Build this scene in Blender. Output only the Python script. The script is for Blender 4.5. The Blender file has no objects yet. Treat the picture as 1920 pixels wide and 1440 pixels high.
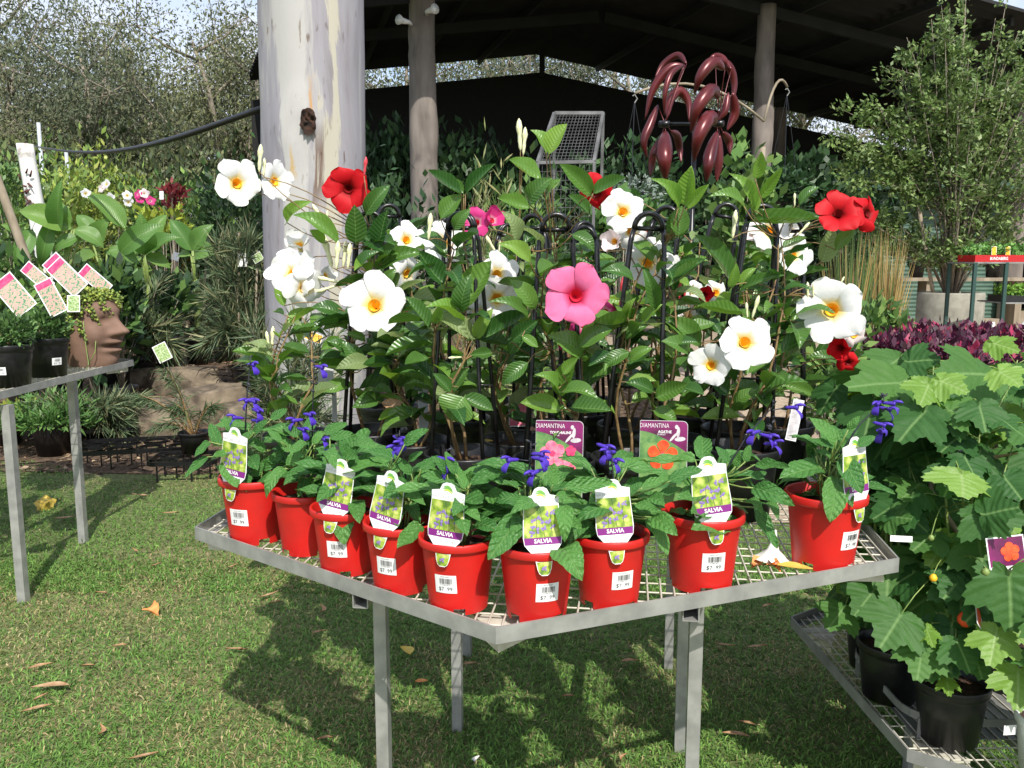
import bpy, math, random
import numpy as np
from mathutils import Vector, Matrix, noise

# ------------------------------------------------------------------ camera, sky, sun, exposure
sc = bpy.context.scene
COL = sc.collection
F_PX, HZ = 1600.0, 490.0
PITCH = math.atan((720 - HZ) / F_PX)
CH = 1.45
cam_d = bpy.data.cameras.new('camera')
cam_d.sensor_width = 36.0
cam_d.lens = 36.0 * F_PX / 1920.0
cam_d.clip_start = 0.05
cam_d.clip_end = 600
cam = bpy.data.objects.new('camera', cam_d)
cam.location = (0, 0, CH)
cam.rotation_euler = (math.pi / 2 - PITCH, 0, 0)
COL.objects.link(cam)
sc.camera = cam

SUN_H = Vector((0.283, -0.959, 0)).normalized()
SUN_EL = math.radians(47)
SUN_DIR = (SUN_H * math.cos(SUN_EL) + Vector((0, 0, math.sin(SUN_EL)))).normalized()
w = bpy.data.worlds.new('World')
sc.world = w
w.use_nodes = True
nt = w.node_tree
nt.nodes.clear()
out = nt.nodes.new('ShaderNodeOutputWorld')
bg = nt.nodes.new('ShaderNodeBackground')
bg.inputs['Strength'].default_value = 0.15
sky = nt.nodes.new('ShaderNodeTexSky')
sky.sky_type = 'NISHITA'
sky.sun_disc = False
sky.sun_elevation = SUN_EL
sky.sun_rotation = math.atan2(SUN_H.x, SUN_H.y)
sky.air_density = 1.0
sky.dust_density = 1.5
tc = nt.nodes.new('ShaderNodeTexCoord')
cn = nt.nodes.new('ShaderNodeTexNoise')
cn.inputs['Scale'].default_value = 3.2
cn.inputs['Detail'].default_value = 9
cn.inputs['Roughness'].default_value = 0.6
cr = nt.nodes.new('ShaderNodeValToRGB')
cr.color_ramp.elements[0].position = 0.36
cr.color_ramp.elements[1].position = 0.62
mx = nt.nodes.new('ShaderNodeMix')
mx.data_type = 'RGBA'
nt.links.new(tc.outputs['Generated'], cn.inputs['Vector'])
nt.links.new(cn.outputs['Fac'], cr.inputs['Fac'])
nt.links.new(cr.outputs['Color'], mx.inputs[0])
nt.links.new(sky.outputs['Color'], mx.inputs[6])
mx.inputs[7].default_value = (4.9, 5.2, 6.0, 1)
nt.links.new(mx.outputs[2], bg.inputs['Color'])
nt.links.new(bg.outputs['Background'], out.inputs['Surface'])

sl = bpy.data.lights.new('sun', 'SUN')
sl.energy = 4.0
sl.angle = math.radians(0.5)
sl.color = (1.0, 0.955, 0.88)
so = bpy.data.objects.new('sun', sl)
so.rotation_euler = SUN_DIR.to_track_quat('Z', 'Y').to_euler()
so.location = (3, -6, 12)
COL.objects.link(so)

sc.view_settings.view_transform = 'Standard'
sc.view_settings.look = 'None'
sc.view_settings.exposure = 0.45
sc.view_settings.gamma = 1.0
sc.view_settings.use_curve_mapping = False
sc.render.engine = 'CYCLES'
sc.cycles.max_bounces = 5
sc.cycles.diffuse_bounces = 3
sc.cycles.glossy_bounces = 2
sc.cycles.transparent_max_bounces = 6

# ------------------------------------------------------------------ pixel -> place
_c, _s = math.cos(PITCH), math.sin(PITCH)

def ray(px, py):
    u = (px - 960) / F_PX
    v = (py - 720) / F_PX
    return Vector((u, _c - v * _s, -(_s + v * _c)))

def PY(px, py, y):
    r = ray(px, py)
    return Vector((0, 0, CH)) + r * (y / r.y)

def PZ(px, py, z):
    r = ray(px, py)
    return Vector((0, 0, CH)) + r * ((z - CH) / r.z)

CAMP = Vector((0, 0, CH))
ZONE = {'A': (380, 260, 3.272), 'B': (840, 200, 2.88), 'C': (1240, 260, 3.0), 'D': (360, 740, 2.8235),
        'E': (1000, 740, 2.743), 'R': (1560, 620, 4.0), 'S': (1500, 640, 1.8), 'P': (0, 0, 1.0)}

def zp(z, x, y):
    a, b, s = ZONE[z]
    return a + x / s, b + y / s

# ------------------------------------------------------------------ materials
MATS = {}

def _noise(nt, scale, detail=4, coord='Object', rough=0.55):
    t = nt.nodes.new('ShaderNodeTexCoord')
    n = nt.nodes.new('ShaderNodeTexNoise')
    n.inputs['Scale'].default_value = scale
    n.inputs['Detail'].default_value = detail
    n.inputs['Roughness'].default_value = rough
    nt.links.new(t.outputs[coord], n.inputs['Vector'])
    return n

def _ramp(nt, src, stops):
    r = nt.nodes.new('ShaderNodeValToRGB')
    e = r.color_ramp.elements
    while len(e) < len(stops):
        e.new(0.5)
    for i, (p, c) in enumerate(stops):
        e[i].position = p
        e[i].color = (c[0], c[1], c[2], 1)
    nt.links.new(src, r.inputs['Fac'])
    return r

def _base(name):
    m = bpy.data.materials.new(name)
    m.use_nodes = True
    b = m.node_tree.nodes['Principled BSDF']
    MATS[name] = m
    return m, m.node_tree, b

def _bump(nt, b, src, strength, dist):
    bp = nt.nodes.new('ShaderNodeBump')
    bp.inputs['Strength'].default_value = strength
    bp.inputs['Distance'].default_value = dist
    nt.links.new(src, bp.inputs['Height'])
    nt.links.new(bp.outputs['Normal'], b.inputs['Normal'])
    return bp

def mat(name, c1, c2=None, scale=8, rough=0.5, metal=0.0, bump=0.0, bdist=0.002, lo=0.35, hi=0.65, spec=0.5, detail=5, stretch=None):
    m, nt, b = _base(name)
    b.inputs['Roughness'].default_value = rough
    b.inputs['Metallic'].default_value = metal
    b.inputs['Specular IOR Level'].default_value = spec
    if c2 is None:
        b.inputs['Base Color'].default_value = (*c1, 1)
        if bump:
            n = _noise(nt, scale, detail)
            _bump(nt, b, n.outputs['Fac'], bump, bdist)
        return m
    n = _noise(nt, scale, detail)
    if stretch:
        mp = nt.nodes.new('ShaderNodeMapping')
        mp.inputs['Scale'].default_value = stretch
        t = [l.from_node for l in nt.links if l.to_node == n][0]
        nt.links.new(t.outputs['Object'], mp.inputs['Vector'])
        nt.links.new(mp.outputs['Vector'], n.inputs['Vector'])
    r = _ramp(nt, n.outputs['Fac'], [(lo, c1), (hi, c2)])
    nt.links.new(r.outputs['Color'], b.inputs['Base Color'])
    if bump:
        _bump(nt, b, n.outputs['Fac'], bump, bdist)
    return m

def leaf_mat(name, dark, light, vein, rough=0.32, nv=9, slant=0.28, quilt=0.25, transl=0.28, back=None, qs=0.0, spec=0.5, va=.42):
    """leaf with midrib and side veins from its own UV; colour differs from leaf to leaf"""
    m, nt, b = _base(name)
    N, L = nt.nodes, nt.links
    oi = N.new('ShaderNodeObjectInfo')
    ramp = _ramp(nt, oi.outputs['Random'], [(0.0, dark), (0.55, tuple((d * .55 + l * .45) for d, l in zip(dark, light))), (1.0, light)])
    uv = N.new('ShaderNodeUVMap')
    sep = N.new('ShaderNodeSeparateXYZ')
    L.new(uv.outputs['UV'], sep.inputs[0])

    def M(op, a, bb=None, c=None):
        n = N.new('ShaderNodeMath')
        n.operation = op
        for i, s in enumerate((a, bb, c)):
            if s is None:
                continue
            if isinstance(s, (int, float)):
                n.inputs[i].default_value = s
            else:
                L.new(s, n.inputs[i])
        return n.outputs[0]
    au = M('ABSOLUTE', M('SUBTRACT', sep.outputs[0], 0.5))
    ph = M('MULTIPLY', M('SUBTRACT', sep.outputs[1], M('MULTIPLY', au, slant * 2)), nv * 2 * math.pi)
    wv = M('COSINE', ph)
    side = M('SMOOTH_MIN', M('MAXIMUM', M('MULTIPLY', M('SUBTRACT', wv, 0.80), 5.0), 0.0), 1.0, 0.1)
    mid = M('MAXIMUM', M('SUBTRACT', 1.0, M('DIVIDE', au, 0.022)), 0.0)
    v = M('MINIMUM', M('ADD', M('MULTIPLY', side, va), mid), 1.0)
    mixc = N.new('ShaderNodeMix')
    mixc.data_type = 'RGBA'
    L.new(v, mixc.inputs[0])
    L.new(ramp.outputs['Color'], mixc.inputs[6])
    mixc.inputs[7].default_value = (*vein, 1)
    nz = _noise(nt, 30, 3, 'Object')
    hsv = N.new('ShaderNodeHueSaturation')
    L.new(mixc.outputs[2], hsv.inputs['Color'])
    L.new(M('ADD', M('MULTIPLY', nz.outputs['Fac'], 0.5), 0.75), hsv.inputs['Value'])
    colr = hsv.outputs['Color']
    b.inputs['Roughness'].default_value = rough
    b.inputs['Specular IOR Level'].default_value = spec
    L.new(colr, b.inputs['Base Color'])
    h = M('MULTIPLY', wv, -1.0)
    h = M('SUBTRACT', h, M('MULTIPLY', mid, 1.5))
    if qs:
        vo = N.new('ShaderNodeTexVoronoi')
        vo.inputs['Scale'].default_value = qs
        L.new(uv.outputs['UV'], vo.inputs['Vector'])
        h = M('SUBTRACT', h, M('MULTIPLY', vo.outputs['Distance'], 2.2))
    _bump(nt, b, h, quilt, 0.003)
    tr = N.new('ShaderNodeBsdfTranslucent')
    tcol = N.new('ShaderNodeHueSaturation')
    L.new(colr, tcol.inputs['Color'])
    tcol.inputs['Value'].default_value = 1.5
    tcol.inputs['Saturation'].default_value = 1.1
    tcol.inputs['Hue'].default_value = 0.485
    L.new(tcol.outputs['Color'], tr.inputs['Color'])
    ms = N.new('ShaderNodeMixShader')
    ms.inputs[0].default_value = transl
    L.new(b.outputs[0], ms.inputs[1])
    L.new(tr.outputs[0], ms.inputs[2])
    L.new(ms.outputs[0], N['Material Output'].inputs['Surface'])
    return m

def col_mat(name, rough=0.5, transl=0.25, spec=0.4):
    """foliage whose colour is stored leaf by leaf in the mesh"""
    m, nt, b = _base(name)
    a = nt.nodes.new('ShaderNodeAttribute')
    a.attribute_name = 'col'
    nt.links.new(a.outputs['Color'], b.inputs['Base Color'])
    b.inputs['Roughness'].default_value = rough
    b.inputs['Specular IOR Level'].default_value = spec
    if transl:
        tr = nt.nodes.new('ShaderNodeBsdfTranslucent')
        nt.links.new(a.outputs['Color'], tr.inputs['Color'])
        ms = nt.nodes.new('ShaderNodeMixShader')
        ms.inputs[0].default_value = transl
        nt.links.new(b.outputs[0], ms.inputs[1])
        nt.links.new(tr.outputs[0], ms.inputs[2])
        nt.links.new(ms.outputs[0], nt.nodes['Material Output'].inputs['Surface'])
    return m

def petal_mat(name, edge, inner, rough=0.55, transl=0.25):
    m, nt, b = _base(name)
    uv = nt.nodes.new('ShaderNodeUVMap')
    sep = nt.nodes.new('ShaderNodeSeparateXYZ')
    nt.links.new(uv.outputs['UV'], sep.inputs[0])
    r = _ramp(nt, sep.outputs[1], [(0.10, inner), (0.30, edge), (1.0, edge)])
    nz = _noise(nt, 6, 3, 'Object')
    hs = nt.nodes.new('ShaderNodeHueSaturation')
    nt.links.new(r.outputs['Color'], hs.inputs['Color'])
    mt = nt.nodes.new('ShaderNodeMath')
    mt.operation = 'MULTIPLY_ADD'
    mt.inputs[1].default_value = 0.3
    mt.inputs[2].default_value = 0.85
    nt.links.new(nz.outputs['Fac'], mt.inputs[0])
    nt.links.new(mt.outputs[0], hs.inputs['Value'])
    nt.links.new(hs.outputs['Color'], b.inputs['Base Color'])
    b.inputs['Roughness'].default_value = rough
    b.inputs['Specular IOR Level'].default_value = 0.25
    wv = nt.nodes.new('ShaderNodeTexWave')
    wv.inputs['Scale'].default_value = 5
    wv.inputs['Distortion'].default_value = 1.5
    nt.links.new(uv.outputs['UV'], wv.inputs['Vector'])
    _bump(nt, b, wv.outputs['Fac'], 0.13, 0.002)
    tr = nt.nodes.new('ShaderNodeBsdfTranslucent')
    nt.links.new(hs.outputs['Color'], tr.inputs['Color'])
    ms = nt.nodes.new('ShaderNodeMixShader')
    ms.inputs[0].default_value = transl
    nt.links.new(b.outputs[0], ms.inputs[1])
    nt.links.new(tr.outputs[0], ms.inputs[2])
    nt.links.new(ms.outputs[0], nt.nodes['Material Output'].inputs['Surface'])
    return m

mat('galv', (.31, .31, .295), (.44, .44, .415), 18, .46, .45, .08, .001)
mat('galv_dull', (.20, .20, .19), (.33, .33, .31), 10, .6, .35, .08, .001)
mat('wire', (.50, .47, .38), (.64, .61, .52), 30, .55, .1)
mat('red_pot', (.43, .014, .011), (.60, .013, .010), 11, .44, 0, .12, .0012, .3, .6, detail=9)
mat('black_pot', (.010, .010, .012), (.018, .018, .020), 40, .36, 0, .05, .001)
mat('white_pot', (.72, .76, .72), (.78, .80, .77), 10, .4)
mat('soil', (.020, .012, .008), (.12, .055, .03), 120, .9, 0, .8, .006, .4, .72)
mat('black_plastic', (.008, .008, .009), None, 8, .3)
mat('white_card', (.80, .80, .79), None, rough=.4)
mat('card_back', (.45, .46, .47), (.62, .62, .62), 6, .5)
mat('ink', (.05, .05, .055), None, rough=.5)
mat('ink_grey', (.45, .45, .47), None, rough=.5)
mat('band_purple', (.20, .015, .19), None, rough=.4)
mat('tag_maroon', (.22, .015, .12), (.05, .012, .03), 14, .35)
mat('tag_pink', (.80, .10, .20), (.90, .30, .40), 60, .35)
mat('tag_hotpink', (.62, .03, .12), (.75, .08, .20), 60, .35)
mat('tag_orange', (.78, .05, .015), (.85, .12, .03), 60, .35)
mat('tag_leaf', (.05, .16, .05), (.20, .34, .10), 40, .35)
mat('tag_grey', (.42, .40, .42), (.70, .66, .66), 70, .35)
mat('tag_magenta', (.55, .03, .14), (.66, .10, .22), 50, .35)
mat('logo_green', (.16, .42, .06), None, rough=.4)
mat('logo_lime', (.55, .68, .05), None, rough=.4)
mat('stem_brown', (.16, .09, .04), (.26, .18, .07), 60, .6)
mat('stem_green', (.14, .22, .05), (.25, .32, .09), 50, .5)
mat('stem_dark', (.018, .014, .03), (.03, .035, .04), 60, .5)
mat('rack_grey', (.10, .10, .10), (.20, .20, .20), 10, .5, .4)
mat('twig', (.17, .14, .10), (.30, .26, .20), 40, .8)
mat('print_violet', (.16, .09, .34), (.34, .24, .55), 300, .4)
mat('yellow_throat', (.85, .36, .01), (.92, .55, .03), 60, .5)
mat('pink_throat', (.62, .02, .05), None, rough=.5)
mat('red_throat', (.18, .003, .003), None, rough=.5)
petal_mat('petal_white', (.84, .84, .82), (.90, .72, .25))
petal_mat('petal_blush', (.84, .74, .74), (.88, .70, .55))
petal_mat('petal_red', (.55, .006, .012), (.28, .003, .004))
petal_mat('petal_pink', (.82, .17, .36), (.62, .03, .10))
petal_mat('petal_hotpink', (.66, .05, .24), (.80, .45, .50))
mat('bud_cream', (.62, .64, .30), (.82, .80, .58), 14, .5)
mat('bud_red', (.50, .02, .03), (.62, .08, .10), 14, .5)
mat('violet', (.032, .010, .27), (.095, .040, .47), 120, .5)
mat('concrete', (.22, .21, .17), (.33, .32, .26), 9, .85, 0, .3, .004)
mat('terracotta', (.15, .085, .058), (.22, .13, .09), 12, .75, 0, .15, .003)
mat('rock', (.075, .058, .04), (.24, .19, .13), 7, .9, 0, .9, .02)
mat('stone_statue', (.32, .27, .17), (.50, .44, .30), 14, .85, 0, .4, .004)
mat('spinner_red', (.065, .007, .009), (.13, .014, .015), 5, .32, .3, .03, .002, spec=.6)
mat('roof_dark', (.006, .006, .007), (.014, .014, .015), 3, .8)
mat('cloth_black', (.006, .006, .006), (.012, .012, .011), 30, .9)
mat('purlin', (.018, .018, .018), None, rough=.7)
mat('green_iron', (.05, .10, .075), (.075, .14, .10), 4, .5)
mat('pale_pipe', (.42, .47, .50), (.55, .58, .60), 20, .5, .2)
mat('red_tray', (.45, .012, .015), None, rough=.4)
mat('green_paint', (.02, .06, .05), None, rough=.5)
mat('timber', (.20, .16, .11), (.34, .29, .21), 12, .85, 0, .3, .003, stretch=(1, 1, .08))
mat('dry_leaf', (.26, .12, .045), (.48, .34, .20), 18, .7)
mat('yellow_leaf', (.52, .36, .05), (.62, .46, .10), 40, .6)
mat('orange_petal', (.62, .20, .05), (.72, .32, .10), 40, .7)
mat('fallen_white', (.80, .78, .72), (.84, .82, .78), 20, .6)
leaf_mat('leaf_mandevilla', (.024, .088, .018), (.125, .255, .042), (.17, .31, .09), .31, 10, .22, .24, .28, va=.22)
leaf_mat('leaf_young', (.13, .28, .04), (.23, .39, .07), (.30, .42, .14), .34, 10, .22, .22, .38, va=.25)
leaf_mat('leaf_pale', (.20, .29, .10), (.28, .36, .15), (.36, .44, .22), .45, 10, .22, .3, .4)
leaf_mat('leaf_salvia', (.050, .165, .036), (.100, .255, .055), (.15, .30, .085), .45, 6, .42, .45, .25, qs=15, spec=.35, va=.3)
leaf_mat('leaf_abutilon', (.034, .108, .028), (.085, .195, .044), (.17, .30, .10), .55, 6, .5, .22, .30, qs=7, va=.08, spec=.22)
leaf_mat('leaf_abutilon_young', (.17, .32, .045), (.22, .38, .07), (.30, .44, .14), .5, 6, .5, .2, .4, qs=7, va=.10)
leaf_mat('leaf_banana', (.085, .21, .045), (.18, .32, .07), (.22, .34, .10), .38, 24, .12, .25, .35)
col_mat('foliage', .5, .25)
col_mat('foliage_matte', .75, .2, .2)
col_mat('grass', .6, .3, .3)
col_mat('litter', .8, 0)

# gum trunk: pale smooth bark in grey and cream patches with rust stains
m, nt, b = _base('gum_bark')
t = nt.nodes.new('ShaderNodeTexCoord')
mp = nt.nodes.new('ShaderNodeMapping')
mp.inputs['Scale'].default_value = (2.6, 2.6, .38)
nt.links.new(t.outputs['Object'], mp.inputs['Vector'])
n1 = nt.nodes.new('ShaderNodeTexNoise')
n1.inputs['Scale'].default_value = 1.6
n1.inputs['Detail'].default_value = 6
n1.inputs['Distortion'].default_value = .8
nt.links.new(mp.outputs['Vector'], n1.inputs['Vector'])
r = _ramp(nt, n1.outputs['Fac'], [(.30, (.20, .18, .18)), (.42, (.275, .26, .28)), (.52, (.31, .30, .32)), (.56, (.39, .375, .36)), (.64, (.29, .28, .295)), (.74, (.21, .185, .17))])
n1.inputs['Detail'].default_value = 10
n1.inputs['Roughness'].default_value = .62

def _M(op, a, bb=None):
    k = nt.nodes.new('ShaderNodeMath')
    k.operation = op
    for i, q in enumerate((a, bb)):
        if q is None:
            continue
        if isinstance(q, (int, float)):
            k.inputs[i].default_value = q
        else:
            nt.links.new(q, k.inputs[i])
    return k.outputs[0]
sp_ = nt.nodes.new('ShaderNodeSeparateXYZ')
nt.links.new(t.outputs['Object'], sp_.inputs[0])
wv_ = _M('MULTIPLY', _M('SUBTRACT', n1.outputs['Fac'], .5), .34)
xw = _M('ADD', sp_.outputs[0], wv_)

def _band(x0, w_, soft, z0=None, zh=None):
    d = _M('DIVIDE', _M('ABSOLUTE', _M('SUBTRACT', xw, x0)), w_)
    if z0 is not None:
        d = _M('MAXIMUM', d, _M('DIVIDE', _M('ABSOLUTE', _M('SUBTRACT', _M('ADD', sp_.outputs[2], wv_), z0)), zh))
    q = nt.nodes.new('ShaderNodeMapRange')
    nt.links.new(d, q.inputs[0])
    q.inputs[1].default_value = 1.0
    q.inputs[2].default_value = 1.0 - soft
    return q.outputs[0]

def _over(src, fac, c):
    k = nt.nodes.new('ShaderNodeMix')
    k.data_type = 'RGBA'
    nt.links.new(fac, k.inputs[0])
    nt.links.new(src, k.inputs[6])
    k.inputs[7].default_value = (*c, 1)
    return k.outputs[2]
bark = r.outputs['Color']
bark = _over(bark, _band(-.01, .105, .15), (.42, .41, .39))            # fresh pale panel
bark = _over(bark, _band(.19, .030, .3), (.42, .395, .32))               # cream stripe
bark = _over(bark, _band(.115, .020, .8, 2.36, .20), (.42, .25, .11))   # rust stain right of the knot
bark = _over(bark, _band(.150, .024, .7, 2.02, .26), (.17, .12, .09))   # dark run below it
bark = _over(bark, _band(-.03, .018, .8, 2.02, .12), (.46, .32, .14))   # rust below the knot

class _R:
    outputs = {'Color': bark}
r = _R
n2 = nt.nodes.new('ShaderNodeTexNoise')
n2.inputs['Scale'].default_value = 5
n2.inputs['Detail'].default_value = 8
mp2 = nt.nodes.new('ShaderNodeMapping')
mp2.inputs['Scale'].default_value = (6, 6, 1.4)
nt.links.new(t.outputs['Object'], mp2.inputs['Vector'])
nt.links.new(mp2.outputs['Vector'], n2.inputs['Vector'])
r2 = _ramp(nt, n2.outputs['Fac'], [(.27, (.42, .34, .28)), (.36, (1, 1, 1))])
mu = nt.nodes.new('ShaderNodeMix')
mu.data_type = 'RGBA'
mu.blend_type = 'MULTIPLY'
mu.inputs[0].default_value = .9
nt.links.new(r.outputs['Color'], mu.inputs[6])
nt.links.new(r2.outputs['Color'], mu.inputs[7])
nt.links.new(mu.outputs[2], b.inputs['Base Color'])
b.inputs['Roughness'].default_value = .8
b.inputs['Specular IOR Level'].default_value = .2
_bump(nt, b, n1.outputs['Fac'], .5, .02)

# printed picture on the salvia tags: yellow green blur with violet blossoms
m, nt, b = _base('print_salvia')
t = nt.nodes.new('ShaderNodeTexCoord')
n1 = nt.nodes.new('ShaderNodeTexNoise')
n1.inputs['Scale'].default_value = 60
nt.links.new(t.outputs['Object'], n1.inputs['Vector'])
r = _ramp(nt, n1.outputs['Fac'], [(.35, (.10, .19, .03)), (.5, (.30, .42, .045)), (.65, (.56, .58, .18))])
v = nt.nodes.new('ShaderNodeTexVoronoi')
v.inputs['Scale'].default_value = 55
nt.links.new(t.outputs['Object'], v.inputs['Vector'])
vr = _ramp(nt, v.outputs['Distance'], [(.34, (1, 1, 1)), (.46, (0, 0, 0))])
n3 = nt.nodes.new('ShaderNodeTexNoise')
n3.inputs['Scale'].default_value = 32
nt.links.new(t.outputs['Object'], n3.inputs['Vector'])
n3r = _ramp(nt, n3.outputs['Fac'], [(.40, (0, 0, 0)), (.46, (1, 1, 1))])
mm = nt.nodes.new('ShaderNodeMath')
mm.operation = 'MULTIPLY'
nt.links.new(vr.outputs['Color'], mm.inputs[0])
nt.links.new(n3r.outputs['Color'], mm.inputs[1])
mu = nt.nodes.new('ShaderNodeMix')
mu.data_type = 'RGBA'
mu.inputs[0].default_value = 0
nt.links.new(r.outputs['Color'], mu.inputs[6])
mu.inputs[7].default_value = (.16, .08, .36, 1)
nt.links.new(mu.outputs[2], b.inputs['Base Color'])
b.inputs['Roughness'].default_value = .35

# speckled print of the correa and other small tags
for nm, c1, c2, c3 in (('print_flowers', (.07, .24, .12), (.50, .42, .30), (.66, .30, .30)), ('print_green', (.16, .30, .08), (.36, .48, .20), (.55, .62, .40))):
    m, nt, b = _base(nm)
    t = nt.nodes.new('ShaderNodeTexCoord')
    n1 = nt.nodes.new('ShaderNodeTexNoise')
    n1.inputs['Scale'].default_value = 110
    n1.inputs['Detail'].default_value = 4
    nt.links.new(t.outputs['Object'], n1.inputs['Vector'])
    r = _ramp(nt, n1.outputs['Fac'], [(.38, c1), (.5, c2), (.62, c3)])
    nt.links.new(r.outputs['Color'], b.inputs['Base Color'])
    b.inputs['Roughness'].default_value = .35

# ground materials
m, nt, b = _base('ground_lawn')
n1 = _noise(nt, .9, 6)
n2 = _noise(nt, 38, 6)
r = _ramp(nt, n1.outputs['Fac'], [(.35, (.11, .165, .046)), (.55, (.165, .185, .07)), (.7, (.22, .19, .095))])
r2 = _ramp(nt, n2.outputs['Fac'], [(.3, (.45, .45, .45)), (.7, (1.2, 1.2, 1.1))])
mu = nt.nodes.new('ShaderNodeMix')
mu.data_type = 'RGBA'
mu.blend_type = 'MULTIPLY'
mu.inputs[0].default_value = 1
nt.links.new(r.outputs['Color'], mu.inputs[6])
nt.links.new(r2.outputs['Color'], mu.inputs[7])
nt.links.new(mu.outputs[2], b.inputs['Base Color'])
b.inputs['Roughness'].default_value = .9
_bump(nt, b, n2.outputs['Fac'], .8, .02)
mat('mulch', (.045, .028, .017), (.17, .11, .065), 26, .95, 0, .9, .02, .35, .7, detail=8)
mat('gravel_path', (.26, .20, .14), (.40, .32, .23), 40, .95, 0, .7, .01, detail=8)

# ------------------------------------------------------------------ mesh helpers
class MB:
    def __init__(self):
        self.v, self.f, self.uv = [], [], []

    def add(self, v, f):
        o = len(self.v)
        self.v.extend([tuple(p) for p in v])
        self.f.extend([tuple(i + o for i in q) for q in f])
        return self

    def box(self, a, b, M=None):
        x0, y0, z0 = a
        x1, y1, z1 = b
        v = [Vector(p) for p in ((x0, y0, z0), (x1, y0, z0), (x1, y1, z0), (x0, y1, z0), (x0, y0, z1), (x1, y0, z1), (x1, y1, z1), (x0, y1, z1))]
        if M is not None:
            v = [M @ p for p in v]
        return self.add(v, [(0, 3, 2, 1), (4, 5, 6, 7), (0, 1, 5, 4), (1, 2, 6, 5), (2, 3, 7, 6), (3, 0, 4, 7)])

    def bar(self, p, q, w, h=None, up=(0, 0, 1)):
        """rectangular bar from p to q"""
        h = h or w
        p, q = Vector(p), Vector(q)
        d = (q - p).normalized()
        up = Vector(up)
        if abs(d.dot(up)) > .99:
            up = Vector((0, 1, 0))
        s = d.cross(up).normalized()
        u = s.cross(d)
        v = []
        for e in (p, q):
            for a, c in ((-1, -1), (1, -1), (1, 1), (-1, 1)):
                v.append(e + s * a * w / 2 + u * c * h / 2)
        return self.add(v, [(0, 1, 2, 3), (7, 6, 5, 4), (0, 4, 5, 1), (1, 5, 6, 2), (2, 6, 7, 3), (3, 7, 4, 0)])

    def tube(self, pts, rad, n=6, cap=True):
        pts = [Vector(p) for p in pts]
        if isinstance(rad, (int, float)):
            rad = [rad] * len(pts)
        v, f = [], []
        ref = None
        for i, p in enumerate(pts):
            d = (pts[min(i + 1, len(pts) - 1)] - pts[max(i - 1, 0)])
            if d.length < 1e-9:
                d = Vector((0, 0, 1))
            d.normalize()
            if ref is None:
                ref = Vector((0, 1, 0)) if abs(d.z) > .8 else Vector((0, 0, 1))
            s = d.cross(ref)
            if s.length < 1e-6:
                s = d.orthogonal()
            s.normalize()
            u = s.cross(d)
            ref = u
            for k in range(n):
                a = 2 * math.pi * k / n
                v.append(p + (s * math.cos(a) + u * math.sin(a)) * rad[i])
        for i in range(len(pts) - 1):
            for k in range(n):
                f.append((i * n + k, (i + 1) * n + k, (i + 1) * n + (k + 1) % n, i * n + (k + 1) % n))
        if cap:
            f.append(tuple(range(n)))
            f.append(tuple(reversed(range((len(pts) - 1) * n, len(pts) * n))))
        return self.add(v, f)

    def lathe(self, prof, n=24, c=(0, 0, 0), cap0=False, cap1=False):
        v, f = [], []
        for r, z in prof:
            for k in range(n):
                a = 2 * math.pi * k / n
                v.append((c[0] + r * math.cos(a), c[1] + r * math.sin(a), c[2] + z))
        for i in range(len(prof) - 1):
            for k in range(n):
                f.append((i * n + k, i * n + (k + 1) % n, (i + 1) * n + (k + 1) % n, (i + 1) * n + k))
        if cap0:
            f.append(tuple(reversed(range(n))))
        if cap1:
            f.append(tuple(range((len(prof) - 1) * n, len(prof) * n)))
        return self.add(v, f)

    def mesh(self, name):
        me = bpy.data.meshes.new(name)
        me.from_pydata(self.v, [], self.f)
        if self.uv:
            uvl = me.uv_layers.new(name='UVMap')
            arr = np.array(self.uv, np.float32)
            idx = np.empty(len(me.loops), np.int32)
            me.loops.foreach_get('vertex_index', idx)
            uvl.data.foreach_set('uv', arr[idx].ravel())
        me.update()
        return me

    def build(self, name, mt, parent=None, smooth=False, loc=None):
        me = self.mesh(name)
        return put(name, me, mt, parent, smooth, loc)

def put(name, me, mt, parent=None, smooth=False, loc=None):
    if mt and not me.materials:
        me.materials.append(MATS[mt])
    if smooth:
        me.shade_smooth()
    o = bpy.data.objects.new(name, me)
    COL.objects.link(o)
    if parent is not None:
        o.parent = parent
    if loc is not None:
        o.location = loc
    return o

def tag(o, label=None, cat=None, group=None, kind=None):
    if label:
        o['label'] = label
    if cat:
        o['category'] = cat
    if group:
        o['group'] = group
    if kind:
        o['kind'] = kind
    return o

def thing(name, label, cat, loc=(0, 0, 0), group=None, rz=0):
    o = bpy.data.objects.new(name, None)
    o.empty_display_size = .05
    COL.objects.link(o)
    o.location = loc
    o.rotation_euler = (0, 0, rz)
    return tag(o, label, cat, group)

def np_mesh(name, V, Q, col=None):
    """V (n,3), Q (m,k) faces of one size, col (n,3)"""
    V = np.ascontiguousarray(V, np.float32)
    Q = np.ascontiguousarray(Q, np.int32)
    m, k = Q.shape
    me = bpy.data.meshes.new(name)
    me.vertices.add(len(V))
    me.vertices.foreach_set('co', V.ravel())
    me.loops.add(m * k)
    me.loops.foreach_set('vertex_index', Q.ravel())
    me.polygons.add(m)
    me.polygons.foreach_set('loop_start', np.arange(m, dtype=np.int32) * k)
    try:
        me.polygons.foreach_set('loop_total', np.full(m, k, np.int32))
    except Exception:
        pass
    if col is not None:
        a = me.color_attributes.new('col', 'FLOAT_COLOR', 'POINT')
        c = np.ones((len(V), 4), np.float32)
        c[:, :3] = col
        a.data.foreach_set('color', c.ravel())
    me.update(calc_edges=True)
    me.validate()
    return me

def unit(a):
    return a / np.maximum(np.linalg.norm(a, axis=1, keepdims=True), 1e-9)

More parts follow.
